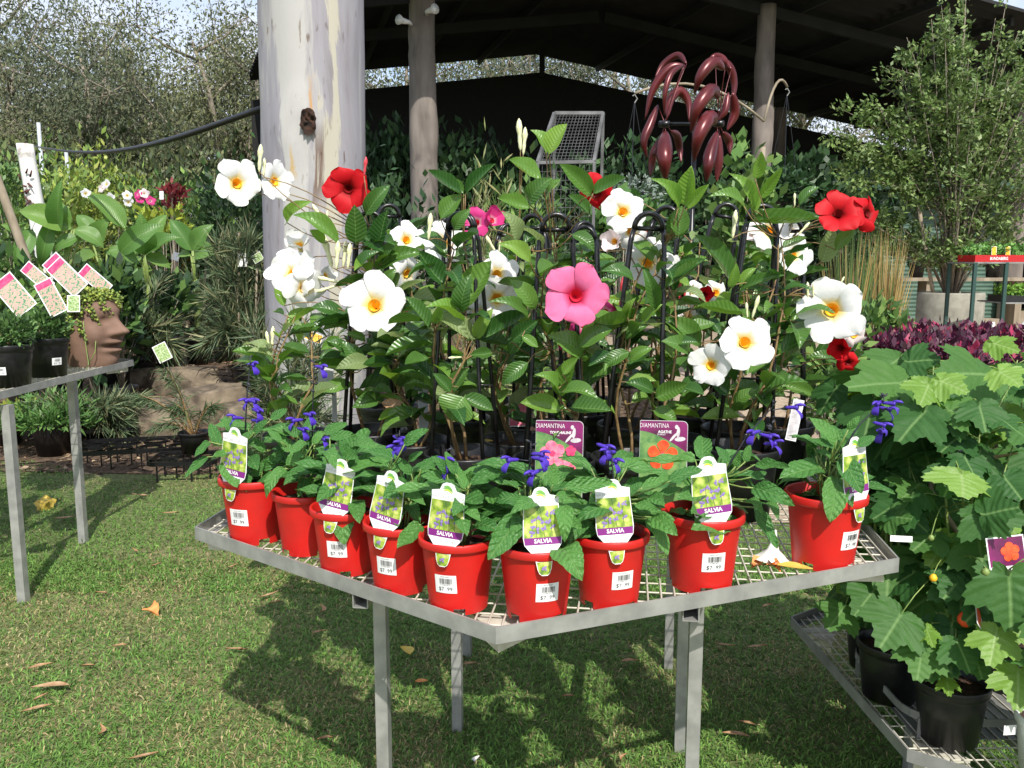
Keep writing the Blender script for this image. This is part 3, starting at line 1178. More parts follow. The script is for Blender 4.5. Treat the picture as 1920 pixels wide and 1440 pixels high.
SALVIA = [
 # id, rim px, scale, tag azimuth, sticker azimuth, leaves (zone, bx,by,tx,ty,w), blossoms (zone,x,y,dir), label
 ('A', 442, 903, 1.10, -42, -36,
  [('D', 175, 360, 240, 490, .62), ('D', 150, 440, 215, 522, .55), ('D', 262, 395, 290, 512, .6), ('D', 300, 330, 345, 400, .6), ('D', 385, 300, 285, 235, .5), ('D', 375, 395, 500, 285, .42), ('D', 190, 330, 290, 310, .5), ('D', 140, 270, 95, 150, .5), ('D', 90, 250, 15, 330, .45), ('D', 210, 200, 170, 110, .5), ('D', 330, 200, 400, 130, .5), ('D', 200, 300, 110, 330, .5), ('D', 80, 330, -40, 440, .3), ('D', 260, 250, 340, 190, .55), ('D', 420, 130, 505, 75, .5), ('D', 330, 430, 380, 350, .6)],
  [('A', 310, 1390, 1), ('D', 330, 40, 1), ('D', 350, 90, 1), ('D', 345, 140, 1), ('D', 225, 125, -1), ('D', 290, 35, -1)],
  'young salvia in red pot at the bench end over the lawn, tall blue flower spike'),
 ('B', 556, 916, 1.0, None, None,
  [('D', 490, 390, 385, 540, .45), ('D', 620, 370, 485, 480, .45), ('D', 500, 370, 620, 290, .45), ('D', 600, 250, 520, 320, .5), ('D', 700, 205, 825, 152, .5), ('D', 640, 260, 700, 190, .5), ('D', 520, 300, 440, 200, .5), ('D', 600, 440, 560, 540, .5), ('D', 470, 250, 400, 190, .5), ('D', 560, 220, 480, 150, .5), ('D', 600, 480, 640, 560, .5), ('D', 560, 350, 650, 340, .5)],
  [('D', 540, 140, -1), ('D', 625, 110, 1), ('D', 590, 190, 1), ('D', 700, 240, 1), ('P', 603, 690, 1)],
  'salvia in red pot with no price sticker showing, tucked behind its neighbours'),
 ('C', 632, 951, 1.0, -25, -20,
  [('D', 790, 430, 660, 570, .5), ('D', 800, 425, 965, 310, .4), ('D', 800, 550, 805, 795, .6), ('D', 700, 300, 760, 370, .55), ('D', 850, 255, 980, 285, .5), ('D', 730, 230, 870, 215, .45), ('D', 760, 400, 690, 330, .5), ('D', 830, 470, 940, 400, .5), ('D', 770, 300, 880, 330, .5), ('D', 870, 560, 890, 680, .5), ('D', 780, 480, 900, 500, .5), ('D', 820, 330, 780, 240, .5)],
  [], 'salvia in red pot, one long leaf hanging straight down over the rim'),
 ('D', 738, 983, 1.0, -32, -30,
  [('D', 1140, 470, 1010, 545, .6), ('D', 1060, 585, 1095, 695, .55), ('D', 1150, 580, 1205, 665, .55), ('D', 1210, 690, 1088, 812, .5), ('D', 1125, 265, 1250, 178, .45), ('D', 1060, 335, 920, 295, .45), ('D', 1210, 395, 1310, 325, .5), ('D', 1100, 400, 1010, 370, .5), ('D', 1160, 420, 1080, 330, .5), ('D', 1180, 480, 1260, 400, .5), ('D', 1120, 540, 1220, 560, .5), ('D', 1080, 440, 1030, 470, .6), ('D', 1150, 350, 1220, 300, .5)],
  [('D', 1105, 240, 1), ('D', 1075, 285, -1), ('D', 1110, 265, -1)],
  'salvia in red pot with two small blue blossoms above large nodding leaves'),
 ('E', 850, 1017, 1.0, -22, -22,
  [('D', 1475, 470, 1712, 392, .36), ('D', 1445, 495, 1395, 375, .5), ('D', 1415, 545, 1540, 570, .7), ('D', 1385, 600, 1455, 748, .5), ('D', 1425, 600, 1520, 650, .6), ('D', 1490, 690, 1622, 722, .65), ('D', 1560, 525, 1735, 600, .5), ('D', 1410, 455, 1210, 430, .45), ('D', 1350, 420, 1275, 325, .5), ('D', 1395, 420, 1340, 300, .45), ('D', 1440, 560, 1380, 640, .5), ('D', 1450, 480, 1480, 400, .4), ('D', 1420, 500, 1300, 500, .5)],
  [('D', 1345, 350, 1), ('D', 1350, 390, -1)],
  'salvia in red pot with a long pointed leaf reaching towards the pink flower card'),
 ('F', 1008, 1035, 1.0, 10, 18,
  [('D', 1735, 645, 1568, 875, .5), ('D', 1745, 575, 1590, 560, .5), ('E', 100, 465, 108, 350, .62), ('E', 170, 480, 408, 448, .36), ('E', 150, 560, 165, 745, .5), ('E', 140, 790, 245, 930, .75), ('E', 20, 560, -110, 600, .5), ('E', 130, 640, 250, 690, .5), ('E', -60, 640, -110, 720, .6), ('E', 120, 520, 210, 500, .5), ('E', -30, 560, -150, 520, .4)],
  [('D', 1680, 350, -1), ('D', 1850, 320, 1), ('D', 1805, 420, -1), ('D', 1845, 345, 1)],
  'salvia in red pot standing just inside the pointed front corner of the bench'),
 ('G', 1165, 1014, 1.0, 10, 25,
  [('E', 405, 585, 220, 645, .5), ('E', 280, 640, 180, 765, .5), ('E', 605, 630, 742, 722, .5), ('E', 590, 640, 692, 830, .42), ('E', 560, 480, 722, 420, .36), ('E', 700, 445, 872, 385, .36), ('E', 585, 530, 672, 575, .5), ('E', 650, 515, 762, 480, .4), ('E', 400, 500, 290, 560, .5), ('E', 320, 690, 230, 740, .5), ('E', 530, 560, 640, 600, .5), ('E', 480, 520, 560, 450, .5)],
  [('E', 380, 300, -1), ('E', 420, 345, 1), ('E', 375, 275, 1)],
  'salvia in red pot with leaves drooping on both sides beneath the red flower card'),
 ('H', 1347, 970, 1.10, 18, 21,
  [('E', 890, 485, 742, 542, .48), ('E', 935, 375, 885, 288, .5), ('E', 1000, 350, 938, 268, .55), ('E', 1090, 345, 1112, 252, .5), ('E', 1140, 360, 1318, 372, .32), ('E', 1130, 480, 1338, 560, .5), ('E', 1140, 580, 1255, 792, .36), ('E', 910, 590, 815, 612, .55), ('E', 995, 680, 812, 690, .55), ('E', 1180, 560, 1262, 620, .55), ('E', 1120, 425, 1200, 400, .5), ('E', 900, 560, 840, 640, .6), ('E', 1040, 370, 1060, 290, .5), ('E', 1100, 540, 1180, 600, .5)],
  [('E', 1130, 200, -1), ('E', 1215, 220, 1), ('E', 1240, 255, 1), ('E', 1350, 70, 1)],
  'salvia in red pot beside the fallen white trumpet flower, tag leaning over the rim'),
 ('I', 1582, 933, 1.14, 52, 50,
  [('E', 1480, 375, 1268, 432, .48), ('E', 1565, 430, 1528, 655, .58), ('E', 1590, 330, 1690, 508, .6), ('E', 1565, 275, 1498, 175, .55), ('E', 1600, 220, 1662, 172, .6), ('E', 1670, 265, 1758, 215, .6), ('E', 1540, 275, 1408, 230, .32), ('E', 1690, 460, 1860, 510, .35), ('E', 1540, 330, 1450, 290, .5), ('E', 1620, 300, 1560, 220, .6), ('E', 1640, 380, 1700, 330, .5), ('E', 1560, 240, 1420, 120, .5), ('E', 1620, 180, 1680, 110, .5), ('E', 1600, 480, 1640, 580, .4)],
  [('E', 1770, 50, -1), ('E', 1830, 80, 1), ('E', 1790, 195, -1), ('E', 1800, 160, 1), ('E', 1850, 50, 1)],
  'salvia in red pot at the bench end next to the big lobed leaves'),
]

def az_frame(az):
    """direction out of a pot towards the camera turned by az degrees to the right"""
    a = math.radians(az)
    return a

PB = {}
for e_ in SALVIA:
    r_ = PZ(e_[1], e_[2], MESH_Z + .006 + .130 * e_[3] * 1.10)
    PB[e_[0]] = [Vector((r_.x, r_.y, MESH_Z + .006)), e_[3] * 1.10]
for it in range(60):            # pots stand inside the rail and side by side, not in one another
    ks = list(PB)
    for a_ in range(len(ks)):
        for b_ in range(a_ + 1, len(ks)):
            A1, B1 = PB[ks[a_]], PB[ks[b_]]
            d_ = B1[0] - A1[0]
            need = .0712 * (A1[1] + B1[1])
            if d_.length < need:
                m_ = d_.normalized() * (need - d_.length) * .5
                A1[0] -= m_
                B1[0] += m_
    for k_ in ks:
        for i in range(6):
            a, b = HEX[i], HEX[(i + 1) % 6]
            e = (b - a).normalized()
            nin = Vector((-e.y, e.x, 0))
            gap = (PB[k_][0] - a).dot(nin) - (.0535 * PB[k_][1] + .008)
            if gap < 0:
                PB[k_][0] -= nin * gap
for (pid, rx, ry, scl, taz, saz, leaves, bloss, lab) in SALVIA:
    base, scl = PB[pid]
    t = thing('potted_salvia', lab, 'potted plant', base, 'salvias in red pots along the bench edge')
    yaw = math.atan2(base.x, base.y)          # pots turned so that -Y looks at the camera
    rot0 = RND.uniform(0, 6.28)
    for nm, me in (('pot', POT_B), ('pot_rim', POT_R), ('soil', POT_S)):
        o = put(nm, me, None, t)
        o.scale = (scl,) * 3
        o.rotation_euler = (0, 0, rot0 if nm != 'pot_rim' else 0)
    if saz is not None:
        s = put('price_sticker', ST_C, None, t)
        s.scale = (scl,) * 3
        s.rotation_euler = (0, RND.uniform(-.03, .03), -yaw + math.radians(saz))
        put('print', ST_I, None, s)
    if taz is not None:
        ang = -yaw + math.radians(taz)
        tg = put('tag', TAGM[0][1], None, t)
        rr = (.0655 + .0028) * scl
        M = Matrix.Rotation(ang, 4, 'Z') @ Matrix.Translation((0, -rr, (.130 - .010) * scl)) @ Matrix.Rotation(math.pi / 2, 4, 'X') @ Matrix.Rotation(math.radians(-6 + RND.uniform(-5, 5)), 4, 'X') @ Matrix.Rotation(math.radians(RND.uniform(-5, 5) - (6 if taz < 0 else -2)), 4, 'Z') @ Matrix.Scale(scl * .9, 4)
        tg.matrix_local = M
        for nm, me in TAGM[1:]:
            put(nm, me, None, tg)
    # plant
    st = MB()
    soilc = Vector((0, 0, .108 * scl))
    heads = []
    for k in range(4):
        a = RND.uniform(0, 6.28)
        top = Vector((math.cos(a) * .035, math.sin(a) * .03, .20 + RND.uniform(0, .05)))
        heads.append(top)
        st.tube(curve_pts(soilc + Vector((math.cos(a) * .012, math.sin(a) * .012, 0)), top, .01), .0022, 5)
    for (z, bx, by, tx, ty, wv) in leaves:
        p0, p1 = zp(z, bx, by), zp(z, tx, ty)
        dy = base.y - .03 + RND.uniform(-.03, .03)
        dy2 = dy - (.055 if p1[1] > p0[1] else -.01) + RND.uniform(-.02, .02)
        B, T = PY(p0[0], p0[1], dy), PY(p1[0], p1[1], dy2)
        put_leaf(t, base, B, T, wv * 1.22, 'salv')
        bl = B - base
        h = min(heads, key=lambda q: (q - bl).length)
        s0 = soilc.lerp(h, max(.15, min(.95, (bl.z - .10) / max(.05, h.z - .10))))
        st.tube(curve_pts(s0, bl, -.004, 3), .0016, 4)
    for k in range(24):               # leaves behind and between
        a = RND.uniform(-.3, math.pi + .3)
        zz = RND.uniform(.13, .27)
        r0, r1 = RND.uniform(.01, .04), RND.uniform(.08, .135)
        B = base + Vector((math.cos(a) * r0, math.sin(a) * r0 + .015, zz))
        T = base + Vector((math.cos(a) * r1, math.sin(a) * r1 + .02, zz + RND.uniform(-.045, .03)))
        put_leaf(t, base, B, T, RND.uniform(.48, .6), 'salv', Vector((0, -.25, 1)))
        st.tube([soilc.lerp(heads[k % 4], .6), B - base], .0014, 4)
    st.build('stem', 'stem_green', t, True)
    if bloss:
        sp = MB()
        pts = []
        for (z, x, y, sg) in bloss:
            p = PY(*zp(z, x, y), base.y - .015 + RND.uniform(-.02, .02))
            pts.append((p - base, sg))
        cx = sum(p.x for p, _ in pts) / len(pts)
        ordered = sorted(pts, key=lambda q: q[0].z)
        # one dark flower stalk per cluster of blossoms, carried up from the nearest shoot
        clusters = []
        for p, sg in ordered:
            for cl in clusters:
                if abs(cl[0][0].x - p.x) < .06:
                    cl.append((p, sg))
                    break
            else:
                clusters.append([(p, sg)])
        for cl in clusters:
            ax = sum(p.x for p, _ in cl) / len(cl)
            ayy = sum(p.y for p, _ in cl) / len(cl) + .01
            top = max(p.z for p, _ in cl) + .02
            bot = soilc.lerp(heads[0], .7)
            sp.tube([bot, bot.lerp(Vector((ax, ayy, top)), .6) + Vector((0, 0, .01)), Vector((ax, ayy, top - .015)), Vector((ax, ayy, top))], [.0018, .0016, .0013, .0008], 5)
            for p, sg in cl:
                fl = put('blossom', VIOLET, None, t)
                L = .040
                root = Vector((ax, ayy, p.z - .002))
                d = Vector((sg * .75, -.55, RND.uniform(-.25, .1))).normalized()
                q = d.to_track_quat('X', 'Z')
                fl.matrix_local = Matrix.Translation(p - d * L * .5) @ q.to_matrix().to_4x4() @ Matrix.Scale(L, 4)
                sp.tube([root, p - d * L * .5], .0012, 4)
            for k in range(7):
                z = top - RND.uniform(0, .09)
                a = RND.uniform(0, 6.28)
                c0 = Vector((ax, ayy, z))
                c1 = c0 + Vector((math.cos(a) * .011, math.sin(a) * .011, .006))
                sp.tube([c0, c0.lerp(c1, .5), c1], [.001, .0028, .0008], 5)
        sp.build('flower_stalk', 'stem_dark', t, True)

# ------------------------------------------------------------------ mandevillas: black pots, trellises, trumpet flowers
def corolla(name, variant, seed):
    """five broad overlapping petals turning like a pinwheel; unit radius, facing +Z, funnel behind"""
    rs = random.Random(seed)
    mb = MB()
    ns, ntt = 9, 8
    for k in range(5):
        a0 = 2 * math.pi * k / 5 + rs.uniform(-.08, .08)
        ln = 1.0 + rs.uniform(-.09, .07)
        curl = rs.uniform(-.05, .10)
        o = len(mb.v)
        ph = rs.random() * 6
        for j in range(ns + 1):
            s = 1 - (1 - j / ns) ** 1.55
            rad = .13 + (ln - .13) * s
            hw = (.10 + .43 * math.sin(min(1, s * 1.02) * math.pi * .60)) * (1 if s < .58 else math.sqrt(max(.0, 1 - ((s - .58) / .425) ** 2)) * .98 + .02)
            for i in range(ntt + 1):
                u = -1 + 2 * i / ntt
                x = rad
                yy = hw * u + .10 * s * s
                rr = x - .05 * u * u * s + .04 * s * u
                z = -.30 * (1 - s) ** 3 + .10 * s * (1 - s) + .055 * u * (.3 + s) - curl * s * s
                z += .026 * math.sin(7 * u + ph + 4 * s) * s * s
                if variant == 'cup':
                    z += .55 * s * s
                    rr *= 1 - .28 * s
                elif variant == 'reflex':
                    z -= .45 * s * s
                    rr *= 1 - .14 * s
                elif variant == 'crumple':
                    nz = noise.noise((rr * 2.2 + seed, yy * 2.2, k * .8))
                    z += .35 * nz * s + (.35 * (k % 2) - .1) * s * s
                    rr *= 1 - .12 * abs(nz)
                ca, sa = math.cos(a0), math.sin(a0)
                mb.v.append((rr * ca - yy * sa, rr * sa + yy * ca, z))
                mb.uv.append((.5 + u * .5, s))
        for j in range(ns):
            for i in range(ntt):
                a = o + j * (ntt + 1) + i
                mb.f.append((a, a + ntt + 1, a + ntt + 2, a + 1))
    # outside of the tube
    o = len(mb.v)
    prof = [(.17, -.25), (.15, -.45), (.11, -.75), (.05, -.95), (.035, -1.15)]
    for r, z in prof:
        for k in range(10):
            a = 2 * math.pi * k / 10
            mb.v.append((r * math.cos(a), r * math.sin(a), z))
            mb.uv.append((.5, .12))
    for j in range(len(prof) - 1):
        for k in range(10):
            mb.f.append((o + j * 10 + k, o + (j + 1) * 10 + k, o + (j + 1) * 10 + (k + 1) % 10, o + j * 10 + (k + 1) % 10))
    me = mb.mesh(name)
    me.shade_smooth()
    return me

def throat_mesh():
    mb = MB()
    mb.lathe([(.195, -.155), (.175, -.20), (.14, -.30), (.09, -.45), (.02, -.55)], 14)
    me = mb.mesh('throat')
    me.shade_smooth()
    return me
COR = {}
for vn, sd in (('open', 1), ('open2', 7), ('cup', 3), ('reflex', 4), ('crumple', 5)):
    for pm in ('petal_white', 'petal_red', 'petal_pink', 'petal_hotpink', 'petal_blush'):
        me = corolla('flower', vn, sd) if pm == 'petal_white' else COR[(vn, 'petal_white')].copy()
        if pm != 'petal_white':
            me.materials.clear()
        me.materials.append(MATS[pm])
        COR[(vn, pm)] = me
THR = {}
_t = throat_mesh()
for nm in ('yellow_throat', 'pink_throat', 'red_throat'):
    me = _t.copy()
    me.materials.append(MATS[nm])
    THR[nm] = me

def bud_mesh(name, mt):
    mb = MB()
    n = 8
    prof = [(.02, 0), (.06, .10), (.075, .3), (.065, .45), (.10, .62), (.11, .74), (.07, .9), (.012, 1.0)]
    v, f = [], []
    for j, (r, z) in enumerate(prof):
        for k in range(n):
            a = 2 * math.pi * k / n + z * 2.2
            rr = r * (1 + .12 * math.cos(2.5 * a))
            v.append((rr * math.cos(a), rr * math.sin(a), z))
    for j in range(len(prof) - 1):
        for k in range(n):
            f.append((j * n + k, j * n + (k + 1) % n, (j + 1) * n + (k + 1) % n, (j + 1) * n + k))
    mb.add(v, f)
    me = mb.mesh(name)
    me.materials.append(MATS[mt])
    me.shade_smooth()
    return me
BUD = {'c': bud_mesh('bud', 'bud_cream'), 'r': bud_mesh('bud', 'bud_red')}

def black_pot_meshes(R1=.100, R0=.080, Hh=.185):
    b = MB()
    b.lathe([(.004, .004), (R0 - .003, .003), (R0, .0), (R0 + (R1 - R0) * .80, Hh * .80), (R1 - .001, Hh * .86), (R1 + .0035, Hh * .865), (R1 + .005, Hh - .003), (R1 + .004, Hh), (R1 + .0005, Hh), (R1 - .002, Hh - .003), (R1 - .010, Hh - .06)], 40)
    s = MB()
    rs = random.Random(4)
    v, f = [(0, 0, Hh - .025)], []
    for rr in (.03, .06, R1 - .004):
        for k in range(24):
            a = 2 * math.pi * k / 24
            v.append((rr * math.cos(a), rr * math.sin(a), Hh - .028 + rs.uniform(-.006, .006)))
    for k in range(24):
        f.append((0, 1 + k, 1 + (k + 1) % 24))
        for j in (0, 1):
            f.append((1 + j * 24 + k, 1 + (j + 1) * 24 + k, 1 + (j + 1) * 24 + (k + 1) % 24, 1 + j * 24 + (k + 1) % 24))
    s.add(v, f)
    a, c = b.mesh('pot'), s.mesh('soil')
    a.materials.append(MATS['black_pot'])
    c.materials.append(MATS['soil'])
    a.shade_smooth()
    c.shade_smooth()
    return a, c
BP_B, BP_S = black_pot_meshes()

def trellis_mesh(h, r):
    """four flat bars from the pot rim to an arched loop with a crossbar; origin at rim height"""
    mb = MB()
    lw = .034
    for s in (-1, 1):
        for d in (-1, 1):
            mb.tube([(s * r * .8, d * r * .55, -.09), (s * (r * .62), d * r * .40, h * .35), (s * (lw + .006), d * .013, h - .03), (s * lw, d * .006, h)], [.0055, .0055, .0055, .0058], 6)
    for d in (-.008, .008):
        pts = [(lw * math.cos(math.pi * k / 10), d, h + .036 * math.sin(math.pi * k / 10)) for k in range(11)]
        mb.tube(pts, .0062, 6)
    mb.tube([(-lw, 0, h), (lw, 0, h)], .0062, 6)
    for z in (.30, .62):
        rr = r * .8 + (lw - r * .8) * z
        mb.tube([(-rr, r * .5 * (1 - z), h * z), (rr, r * .5 * (1 - z), h * z)], .003, 5)
    return mb

MAND = {
 'm1': (-.405, 2.42, 701, 398, 'white and red mandevilla on black trellis beside the large gum trunk'),
 'm2': (-.120, 2.13, 861, 400, 'white mandevilla with bare stem and a round leaf over its mulch, black pot'),
 'm3': (.105, 2.07, 1042, 402, 'pink mandevilla on black trellis behind the pink flower card'),
 'm4': (.300, 2.08, 1237, 402, 'mandevilla with white flowers behind the red flower card, tall arched trellis'),
 'm5': (.600, 2.20, 1452, 388, 'mandevilla carrying two big white flowers on the bench by the lobed leaves'),
 'm6': (.800, 2.52, None, 0, 'mandevilla with scarlet trumpet flowers at the far right rim of the bench'),
 'm7': (-.170, 2.62, None, 0, 'white mandevilla in the second row, pot hidden behind the round leaf'),
 'm8': (.085, 2.50, 985, 405, 'mandevilla with hot pink flowers in the second row of the bench'),
 'm9': (.360, 2.52, 1302, 402, 'mandevilla with red and white flowers in the second row below the wind spinner'),
 'm10': (.560, 2.70, 1420, 400, 'blush white mandevilla on trellis in the back row of the bench'),
 'm14': (-.60, 2.36, None, 0, 'leafy mandevilla without flowers between the first salvia and the gum trunk'),
 'm15': (-.27, 2.28, 700, 640, 'low mandevilla with short stems between the two left black pots'),
 'm16': (.02, 2.30, None, 0, 'leafy mandevilla squeezed between the white and the pink mandevillas'),
 'm17': (.44, 2.30, 1330, 470, 'leafy mandevilla behind the tag of the salvia by the fallen trumpet'),
 'm18': (.66, 2.46, None, 0, 'leafy mandevilla without flowers behind the two big white flowers'),
 'm19': (.22, 2.73, None, 0, 'tall leafy mandevilla with few flowers in the back rows of the bench'),
 'm11': (-.42, 2.86, None, 0, 'tall leafy mandevilla with few flowers in the back rows of the bench'),
 'm12': (-.02, 2.92, None, 0, 'tall leafy mandevilla with few flowers in the back rows of the bench'),
 'm13': (.26, 2.96, None, 0, 'tall leafy mandevilla with few flowers in the back rows of the bench'),
}
# flowers: plant, zone, x, y, radius px, colour, variant, facing right, facing up, depth shift
FLOW = [
 ('m1', 'P', 447, 343, 44, 'w', 'open', .15, .1, .05), ('m1', 'P', 520, 339, 38, 'w', 'open2', .85, .25, .05),
 ('m1', 'P', 652, 353, 43, 'r', 'open', .15, .0, -.05),
 ('m1', 'P', 560, 456, 30, 'w', 'cup', -.5, .9, 0), ('m1', 'P', 546, 512, 50, 'w', 'crumple', -.2, .1, -.06), ('m1', 'P', 575, 543, 48, 'w', 'reflex', .2, -.3, -.08),
 ('m1', 'P', 700, 570, 60, 'w', 'open2', -.05, .1, -.16), ('m1', 'P', 612, 516, 22, 'w', 'cup', .7, .3, .0),
 ('m7', 'P', 764, 448, 34, 'w', 'open', .5, .4, -.05), ('m7', 'P', 768, 516, 40, 'w', 'reflex', .6, -.5, -.03), ('m2', 'P', 832, 452, 42, 'w', 'open', .1, .1, .12),
 ('m8', 'P', 892, 416, 30, 'h', 'open', -.3, .1, -.1), ('m8', 'P', 924, 411, 26, 'h', 'cup', .7, .3, -.1),
 ('m2', 'P', 935, 512, 40, 'w', 'open2', .3, .3, .1), ('m2', 'P', 932, 560, 46, 'w', 'crumple', .1, -.1, .06), ('m2', 'P', 898, 590, 34, 'w', 'reflex', -.3, -.4, .04),
 ('m3', 'P', 1081, 553, 60, 'p', 'open2', .05, .15, -.16), ('m3', 'P', 1138, 585, 34, 'h', 'reflex', .7, .1, -.03), ('m3', 'P', 1068, 634, 30, 'h', 'cup', -.3, -.5, .0), ('m3', 'P', 1098, 610, 34, 'h', 'open', .2, -.6, -.02),
 ('m9', 'P', 1115, 366, 40, 'r', 'reflex', -.1, -.5, .05),
 ('m4', 'P', 1170, 395, 42, 'w', 'crumple', .2, .4, .1), ('m4', 'P', 1186, 433, 36, 'w', 'reflex', .6, -.1, .1), ('m4', 'P', 1150, 452, 26, 'b', 'cup', -.3, -.2, .05),
 ('m4', 'P', 1213, 490, 46, 'w', 'open', .15, .1, .04), ('m4', 'P', 1250, 495, 26, 'w', 'open2', .4, 0, .12),
 ('m10', 'P', 1445, 432, 40, 'w', 'open2', .1, .2, -.2), ('m5', 'P', 1492, 478, 40, 'w', 'open', .95, .0, .1), ('m10', 'P', 1412, 436, 24, 'b', 'cup', -.5, .2, -.1),
 ('m6', 'P', 1573, 396, 42, 'r', 'open2', .1, .25, -.2), ('m6', 'P', 1633, 398, 40, 'r', 'reflex', 1.6, .35, -.2),
 ('m5', 'P', 1399, 639, 53, 'w', 'open', .05, .05, -.2), ('m5', 'P', 1331, 686, 40, 'w', 'open2', -.1, -.35, -.18), ('m5', 'P', 1559, 580, 61, 'w', 'open2', .1, .1, -.1),
 ('m5', 'P', 1604, 630, 30, 'b', 'reflex', .6, -.6, -.02), ('m5', 'P', 1575, 652, 28, 'r', 'cup', -.4, -.3, -.05), ('m5', 'P', 1592, 682, 24, 'r', 'reflex', .2, -.8, -.05),
 ('m9', 'P', 1345, 548, 30, 'w', 'reflex', .2, .3, -.1), ('m9', 'P', 1322, 552, 20, 'r', 'cup', .5, .2, -.15), ('m9', 'P', 1290, 590, 24, 'w', 'cup', .1, .5, -.05), ('m9', 'P', 1300, 545, 20, 'w', 'open', -.1, .5, -.05),
 ('m7', 'P', 755, 592, 22, 'h', 'cup', .1, .2, .1), ('m7', 'P', 780, 610, 22, 'w', 'reflex', .3, -.3, .1), ('m10', 'P', 1480, 430, 24, 'w', 'cup', .5, .3, -.1),
 ('m13', 'P', 1208, 438, 14, 'r', 'cup', .1, .5, -.2),
]
# buds: plant, zone, base x, y, tip x, y, kind
BUDS = [('m1', 'P', 486, 322, 489, 270, 'c'), ('m1', 'P', 494, 332, 496, 296, 'c'), ('m8', 'P', 976, 282, 973, 222, 'c'), ('m8', 'P', 981, 290, 985, 238, 'c'),
        ('m1', 'A', 745, 510, 672, 400, 'c'), ('m1', 'A', 762, 520, 765, 440, 'c'), ('m1', 'A', 795, 790, 735, 575, 'c'), ('m1', 'A', 820, 800, 832, 625, 'c'), ('m1', 'A', 862, 790, 880, 625, 'c'), ('m1', 'A', 890, 800, 905, 640, 'c'), ('m1', 'A', 820, 900, 700, 940, 'c'), ('m1', 'A', 840, 880, 700, 850, 'c'),
        ('m1', 'A', 410, 1290, 390, 1180, 'c'), ('m1', 'A', 425, 1290, 432, 1150, 'c'), ('m1', 'A', 990, 230, 1003, 110, 'r'),
        ('m8', 'B', 260, 790, 200, 690, 'c'), ('m8', 'B', 275, 790, 280, 715, 'c'), ('m2', 'A', 1385, 620, 1400, 455, 'c'), ('m2', 'A', 1590, 1340, 1505, 1345, 'c'),
        ('m5', 'C', 485, 1010, 478, 920, 'c'), ('m5', 'C', 510, 1010, 550, 880, 'c'), ('m5', 'C', 825, 900, 822, 805, 'c'), ('m5', 'C', 855, 890, 855, 810, 'c'), ('m5', 'C', 1000, 830, 1030, 775, 'c'), ('m5', 'C', 750, 380, 750, 305, 'c'), ('m5', 'C', 770, 540, 835, 470, 'c'),
        ('m9', 'B', 930, 1080, 950, 915, 'r'), ('m9', 'B', 1255, 1040, 1252, 940, 'r'), ('m9', 'C', 100, 900, 105, 805, 'r'), ('m9', 'C', 130, 900, 135, 800, 'r'), ('m5', 'C', 400, 560, 420, 400, 'c'), ('m6', 'C', 985, 440, 965, 300, 'r')]
